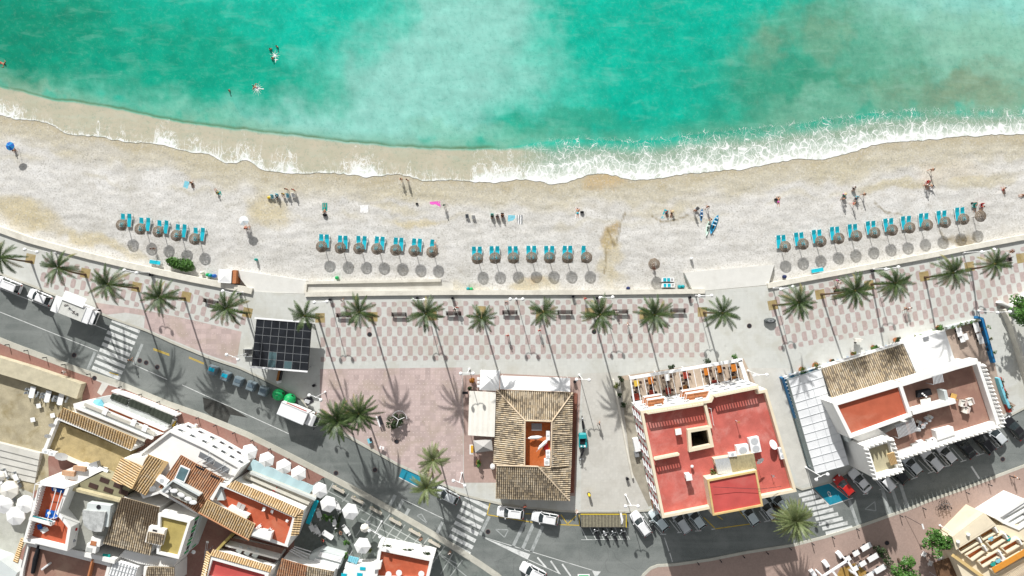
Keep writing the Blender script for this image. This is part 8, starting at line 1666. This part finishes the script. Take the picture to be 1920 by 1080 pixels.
tile_roof(F_, [P(*Q7((600, 780))[0], 6.3), P(*Q7((1265, 970))[0], 6.3), P(*Q7((1240, 1040))[0], 6.9), P(*Q7((560, 850))[0], 6.9)], (0, 1), tile_pale, period=.38); tile_roof(F_, [P(*Q7((530, 800))[0], 6.3), P(*Q7((570, 850))[0], 6.9), P(*Q7((520, 1090))[0], 6.9), P(*Q7((465, 1090))[0], 6.3)], (0, 3), tile_pale, period=.38)
low(F_, 'balcony_block', darkwood, Q7((720, 715), (1330, 880), (1270, 950), (640, 780)), 3.4); part(F_, 'balcony_wall', white, lambda mb: ribbon(mb, Q7((735, 735), (1330, 890)), .3, .1, 4.0)); bars(F_, 'balcony_slat', shadew, Q7((880, 740), (1150, 810), (1100, 880), (830, 800)), 3.6, 3, .9, .1); part(F_, 'side_wall', yellowroof, lambda mb: ribbon(mb, Q7((640, 790), (790, 630)), .4, .1, 4.5))
deck(F_, 'upper_balcony', brownroof, Q7((800, 650), (1400, 770), (1340, 870), (760, 700)), 2.2)
G_ = bld('brown_tile_house', 'house with a brown striped tile roof at the bottom edge', 'house', (570, 1075)); tile_roof(G_, [P(*q_, z) for q_, z in zip(Q7((1370, 885), (1660, 970), (1600, 1260), (1270, 1190)), (5.4, 5.4, 4.6, 4.6))], (3, 2), tile_red, period=.36); tile_roof(G_, [P(*q_, z) for q_, z in zip(Q7((1665, 972), (1960, 1030), (1900, 1300), (1610, 1260)), (5.4, 5.4, 4.6, 4.6))], (3, 2), tile_old, period=.36); low(G_, 'wall', white, Q7((1380, 890), (1950, 1035), (1890, 1280), (1280, 1180)), 4.5)
P_ = bld('white_porch', 'white slatted porch with a glass roof beside the parasols', 'porch', (610, 1045)); low(P_, 'deck_roof', shadew, Q8((0, 870), (110, 820), (345, 885), (300, 1010), (0, 930)), 2.4); bars(P_, 'slat', whitepaint, Q8((110, 835), (90, 880), (320, 945), (335, 890)), 2.6, 4, .16, .12); bars(P_, 'slat', whitepaint, Q8((60, 900), (30, 950), (290, 1010), (305, 960)), 2.6, 4, .16, .12); part(P_, 'pane', glass, lambda mb: mb.prism(W(Q8((110, 845), (320, 900), (310, 930), (100, 880)), 2.46), 2.41, 2.46))
bars(P_, 'side_frame', whitepaint, Q7((1450, 800), (1520, 740), (1710, 790), (1640, 920)), 2.7, 4, .12, .12)
for k_, px in enumerate([((400, 880), (505, 905), (480, 960), (390, 930)), ((370, 945), (480, 970), (460, 1030), (355, 1000))]): awning('canvas_awning', list(Q8(*px)), 2.4, [lightblue, whitecanvas][k_], ['pale blue canvas roof at the bottom beside the porch', 'white canvas roof below the pale blue one'][k_])
low(P_, 'white_roof', white, Q8((480, 970), (700, 960), (660, 1130), (330, 1130), (345, 1030)), 2.6); [part(P_, 'aqua_cloth', turq, lambda mb: mb.box(P(*q_, 2.65), (.9, .5, .08), -.1)) for q_ in Q8((540, 1005), (510, 1065), (350, 1070))]
H_ = bld('red_terrace_pavilion', 'white walled pavilion with a red roof terrace beside the grid paving', 'pavilion', (760, 1050)); block3(H_, Q8((700, 790), (1255, 905), (1200, 1140), (650, 1120)), 3.4, white, roofred2, .7, .5, white); low(H_, 'front_box', white, Q8((705, 745), (1270, 858), (1260, 905), (690, 790)), 2.9); [part(H_, 'planter', leafd, lambda mb: crown(mb, P(*q_, 3.0), 1.0, .3, .25, 160, .12, R)) for q_ in Q8((800, 778), (985, 815), (1165, 850))]
low(H_, 'roof_shed', white, Q8((650, 945), (730, 940), (720, 1010), (640, 1020)), 4.6, 3.5)
for k_, (x, y) in enumerate(Q8((915, 1030), (1140, 1040), (810, 1045))): one('roof_table', f'white rooftop furniture piece on the red pavilion, {ORD[k_]}', 'table', (x, y), 3.42, [('table_top', whiteplastic, lambda m: m.lathe([(.5, .7), (.5, .76)], (0, 0, 0), 12)), ('leg', greymetal, lambda m: m.tube([(0, 0, 0), (0, 0, .7)], .06, 6))], group='rooftop tables')
for k_, (q_, nm, a) in enumerate(zip(Q8((110, 440), (265, 525), (385, 600), (200, 650), (300, 370), (40, 580), (90, 605)), ('white', 'white', 'white', 'whitelong', 'white', 'white', 'white'), (.3, .3, .6, 1.0, .4, .5, .5))): table(nm, q_, a, f'white table in the shaded courtyard cafe, {ORD[k_]} of seven', 'tables of the shaded courtyard cafe', chairs='white', clabel='white chair in the shaded courtyard cafe')
for x, y, lab in zip((612, 622, 653, 693, 650), (968, 970, 1015, 1028, 1038), ('green cafe plant left of a white table in the shaded cafe', 'second green cafe plant beside it in the shaded cafe', 'leafy plant near the cafe lamp', 'yellow flowering plant beside the last hexagonal parasol', 'tall leafy plant by the porch')): shrub('cafe_plant', (x, y), .6, 1.2, lab, leafy if x == 693 else leafg, 'plant', n=150)
shrub('clipped_hedge', (634, 988), .35, 1.0, 'narrow hedge dividing the shaded cafe', leafd, 'hedge', ry=2.6, ang=-.25, n=300)
for x, y, lab in ((608, 1012, 'person in red seated at the long cafe table'), (642, 998, 'person in dark clothes in the shaded cafe')): pe('sit', (x, y), 60, redf if x < 620 else blackf, blackf, lab, onbeach=False)
I_ = bld('brown_terrace_house', 'house with a broad brown terrace at the bottom left', 'house', (130, 1060)); block3(I_, Q6((300, 700), (1010, 880), (1250, 940), (1180, 1200), (200, 1200), (230, 1000)), 4.2, white, brownroof, .5, .5, white); part(I_, 'terrace_wall', white, lambda mb: ribbon(mb, Q6((265, 670), (520, 725), (755, 795), (1290, 920)), .7, .1, 5.4))
tile_roof(I_, [P(*q_, z) for q_, z in zip(Q6((240, 650), (275, 665), (200, 940), (150, 915)), (5.0, 5.2, 5.2, 5.0))], (0, 3), tile_pale, period=.34); part(I_, 'partition', terracotta, lambda mb: ribbon(mb, Q6((1035, 900), (985, 1100)), .25, 4.2, 5.0))
one('folded_awning', 'long dark folded awning leaning across the brown terrace', 'awning', Q6((425, 870))[0], 4.22, [('cloth', blackf, lambda m: m.tube([(-.6, -2.4, .3), (-.1, 0, .35), (.5, 2.3, .3)], [.3, .4, .25], 8)), ('pole', greymetal, lambda m: m.bar((-.7, -2.7, .3), (.7, 2.7, .35), .06, .06))]); one('white_planter', 'white trough on the brown terrace', 'planter', Q6((530, 955))[0], 4.22, [('trough', whiteplastic, lambda m: m.prism([(-.7, -.5), (-.5, -.7), (.8, .3), (.6, .5)], 0, .5)), ('rim', whitepaint, lambda m: m.prism([(-.6, -.45), (-.48, -.55), (.65, .28), (.55, .4)], .505, .53))])
S_ = bld('slatted_skylight_roof', 'white slatted translucent roof at the bottom left', 'roof', (235, 1065)); low(S_, 'panel_roof', whitecanvas, Q6((1275, 905), (1550, 985), (1500, 1150), (1215, 1090)), 4.8); bars(S_, 'slat', lightmetal, Q6((1275, 905), (1550, 985), (1500, 1150), (1215, 1090)), 4.88, 8, .08, .08); bars(S_, 'slat', lightmetal, Q6((1275, 905), (1215, 1090), (1500, 1150), (1550, 985)), 4.86, 3, .08, .06)
T_ = bld('small_tiled_house', 'small white house with an old tile roof cut by the bottom edge', 'house', (300, 1075)); tile_roof(T_, [P(*q_, z) for q_, z in zip(Q6((1660, 975), (1960, 985), (1960, 1200), (1610, 1200)), (5.4, 5.4, 4.8, 4.8))], (3, 2), tile_old, period=.34); low(T_, 'wall', white, Q6((1620, 975), (1955, 985), (1950, 1190), (1600, 1190)), 4.7)
for x, y, lab in [(178, 1024, 'white box chimney between the grey and brown terraces'), (186, 1012, 'white box chimney with a slatted top')]: one('chimney', lab, 'chimney', (x, y), 5.4, [('shaft', white, lambda m: m.box((0, 0, .5), (1.6, 1.3, 1.0), -.2)), ('cap', terracotta if y < 1020 else greyw, lambda m: m.box((-.3, -.2, 1.03), (.9, .7, .05), -.2))])
low(T_, 'lane_wall', shadew, [(0, 1050), (32, 1074), (20, 1100), (-30, 1100), (-30, 1040)], 3.0)
one('rain_pipe_canopy', 'green covered canopy between the white terraces', 'canopy', Q6((1200, 855))[0], 5.0, [('cloth', tealf, lambda m: m.box((0, 0, .1), (1.2, .7, .12), -.15)), ('frame', whiteplastic, lambda m: m.box((.6, -.35, .05), (1.8, .35, .08), -.3)), ('post', greymetal, lambda m: m.box((0, 0, -.4), (.1, .1, .9)))])
one('lane_lamp', 'thin double pole lamp over the dark lane', 'lamp', Q7((600, 740))[0], .13, [('pole', lightmetal, lambda m: (m.tube([(0, 0, 0), (0, 0, 3.2)], .05, 6))), ('arm', lightmetal, lambda m: (m.bar((-.15, -1.2, 3.2), (.25, 1.8, 3.2), .05, .05), m.bar((.1, -1.2, 3.2), (.5, 1.8, 3.2), .05, .05))), ('lamp_head', globe, lambda m: m.box((.4, 1.8, 3.15), (.4, .3, .12)))])

J_ = bld('balconied_white_house', 'cream white house with rows of open wooden floored balconies', 'house', (1860, 1030))
outJ = Q21((715, 800), (1010, 500), (1130, 620), (1500, 600), (1700, 1300), (900, 1300), (720, 880)); block3(J_, outJ, 4.6, cream, cream)
jw = lambda x, y, z: P(*Q21((x, y))[0], z)
part(J_, 'front_wall', cream, lambda mb: mb.prism(W(Q21((715, 720), (1000, 500), (1120, 610), (750, 840)), 5.8), 4.6, 5.8)); part(J_, 'front_roof', cream, lambda mb: mb.prism(W(Q21((735, 725), (1000, 520), (1090, 605), (760, 820)), 5.83), 5.81, 5.83))
for cx in ([(760, 825), (960, 715), (985, 760), (800, 870)], [(965, 700), (1110, 620), (1150, 670), (1000, 750)], [(840, 890), (1010, 790), (1050, 830), (900, 940)], [(1030, 770), (1200, 680), (1250, 720), (1080, 830)], [(960, 950), (1150, 840), (1200, 880), (1000, 1000)], [(1170, 820), (1330, 730), (1390, 770), (1220, 870)], [(1080, 1020), (1380, 850), (1420, 900), (1120, 1070)]):
    pts = list(Q21(*cx)); deck(J_, 'balcony_floor', wood if cx[0][0] % 3 else orangeroof, pts, 4.65); part(J_, 'balcony_wall', cream, lambda mb: ribbon(mb, closed(pts), .2, 4.6, 5.4)); c_ = (sum(p[0] for p in pts) / 4, sum(p[1] for p in pts) / 4); part(J_, 'balcony_divider', white, lambda mb: mb.box(P(pts[1][0] - 2, pts[1][1] + 5, 5.2), (.25, .9, 1.2), .5))
part(J_, 'orange_awning', M('orange_awning', (.62, .26, .04), .8, .1, 2), lambda mb: mb.bar(jw(1090, 1030, 5.9), jw(1400, 850, 5.9), .9, .1)); part(J_, 'side_wall', ochre, lambda mb: mb.bar(jw(720, 890, 4.8), jw(1010, 1100, 4.8), .5, .5)); bars(J_, 'roof_slat', creamtile, Q21((1150, 1090), (1500, 890), (1560, 980), (1230, 1160)), 5.9, 26, .14, .1)
for k_, q_ in enumerate(Q21((1060, 950), (1105, 920), (1150, 905), (1200, 720), (1040, 720))): one('balcony_table', f'{["pale mint", "pale blue", "white"][k_ % 3]} balcony table of the white house, {ORD[k_]}', 'table', q_, 4.66, [('table_top', [tealf, lightblue, whiteplastic][k_ % 3], lambda m: m.lathe([(.45, .68), (.45, .74)], (0, 0, 0), 10)), ('leg', greymetal, lambda m: m.tube([(0, 0, 0), (0, 0, .7)], .05, 6))], group='balcony tables of the white house')
K_ = bld('white_corner_house', 'white house roof cut by the right edge above the balconied one', 'house', (1900, 960)); block3(K_, Q21((1100, 545), (1380, 370), (1600, 480), (1330, 660), (1190, 600)), 4.23, white, greyw, .6, .5, white); [part(K_, 'roof_line', white, lambda mb: mb.bar(jw(1130 + 40 * i, 560 + 35 * i, 4.2), jw(1400 + 40 * i, 400 + 35 * i, 4.5), .35, .4)) for i in range(3)]; deck(K_, 'wood_floor', wood, Q21((1290, 620), (1420, 545), (1440, 575), (1330, 645)), 4.27)
awning('dark_canopy', list(Q21((550, 965), (720, 905), (770, 1080), (590, 1110))), 2.8, M('rust_canopy', (.16, .09, .05), .9, .3, 1.2), 'rust brown canopy below the street tree')
CG = 'white cafe tables on the lower right pavement'
for k_, (q_, nm, a) in enumerate(zip(Q20((1080, 797), (988, 856), (910, 908), (1142, 895), (1050, 950), (1207, 1000), (1115, 1055), (978, 998)), ('whitelong', 'white', 'white', 'whitelong', 'white', 'whitelong', 'white', 'white'), [2.1] * 8)): table(nm, q_, a, f'white pavement cafe table at lower right, {ORD[k_]} of eight from the top', CG, chairs='dark' if k_ < 5 else 'grey', clabel='chair tucked against a white pavement cafe table at lower right')
f_ = bld('cafe_pergola', 'white beam frame over the pavement cafe at the bottom edge', 'pergola', (1590, 1065)); [part(f_, 'beam', whitepaint, lambda mb: mb.bar(P(*Q20(a)[0], 2.8), P(*Q20(b2)[0], 2.8), .35, .2)) for a, b2 in (((690, 1090), (930, 935)), ((925, 935), (1030, 1100)), ((790, 1035), (850, 1110)))]; [part(f_, 'post', whitepaint, lambda mb: mb.box((P(*Q20(a)[0], 2.8).x, P(*Q20(a)[0], 2.8).y, 1.4), (.2, .2, 2.6))) for a in ((700, 1083), (925, 938), (1020, 1085))]
sheet('cafe_mat', Q20((860, 1010), (1000, 960), (1130, 1060), (1000, 1140), (800, 1140)), .127, M('ochre_deck', (.36, .22, .06), .9, .3, 1.5))
for k_, q_ in enumerate(Q20((848, 885), (722, 968), (602, 1052))): one('menu_planter', f'white planter box with a dark board, {ORD[k_]} from the top right', 'planter', q_, .13, [('box', whitepaint, lambda m: m.box((-.1, .2, .45), (.7, 1.0, .9), .6)), ('board', blackf, lambda m: m.box((.1, -.35, .93), (.35, .3, .05), .6))], group='planter boxes of the lower right cafe')
for k_, (q_, a) in enumerate(zip(Q21((790, 600), (830, 590), (905, 540), (945, 520), (440, 870), (500, 950), (590, 910)), (.5, .6, .5, .6, 1.0, 1.2, .3))): one('white_chair_stack', f'white spindle chair stack outside the balconied house, {ORD[k_]} one', 'chair stack', q_, .13, [('seat', whiteplastic, lambda m: [m.box((0, .1 * i, .45 + .14 * i), (.8, .7, .06)) for i in range(4)]), ('backrest', whiteplastic, lambda m: [m.bar((-.35 + .14 * i, .4, .5), (-.5 + .2 * i, .75, 1.35), .05, .05) for i in range(6)]), ('leg', lightmetal, lambda m: [m.box((sx * .3, sy * .25, .22), (.05, .05, .44)) for sx in (-1, 1) for sy in (-1, 1)])], rz=a, group='white chair stacks outside the balconied house')
one('street_sign', 'white blade sign with a thin pole on the lower right pavement', 'sign', (1712, 975), .13, [('pole', darkmetal, lambda m: m.tube([(-1.4, .7, 0), (0, 0, 2.6)], .04, 6)), ('blade', whitepaint, lambda m: m.box((.1, -.2, 2.6), (.25, .9, .06), .3))]); one('flood_lamp', 'dark street lamp with a long arm by the right corner house', 'street lamp', (1884, 950), .13, [('pole', darkmetal, lambda m: m.tube([(0, 0, 0), (0, 0, 5.2)], .09, 8)), ('arm', darkmetal, lambda m: m.bar((-.5, .3, 5.2), (1.6, -.9, 5.2), .1, .1)), ('lamp_head', darkmetal, lambda m: m.box((1.6, -.9, 5.1), (.5, .3, .16)))])
one('traffic_island_sign', 'white edged green sign at the bottom of the junction', 'sign', (1093, 1078), .0, [('plate', greenp, lambda m: m.box((0, 0, 1.2), (1.6, .9, .08), 0)), ('border', whitepaint, lambda m: m.box((0, 0, 1.14), (2.0, 1.2, .08))), ('post', greymetal, lambda m: m.tube([(0, 0, 0), (0, 0, 1.1)], .08, 6))])
purge(PROTOS)
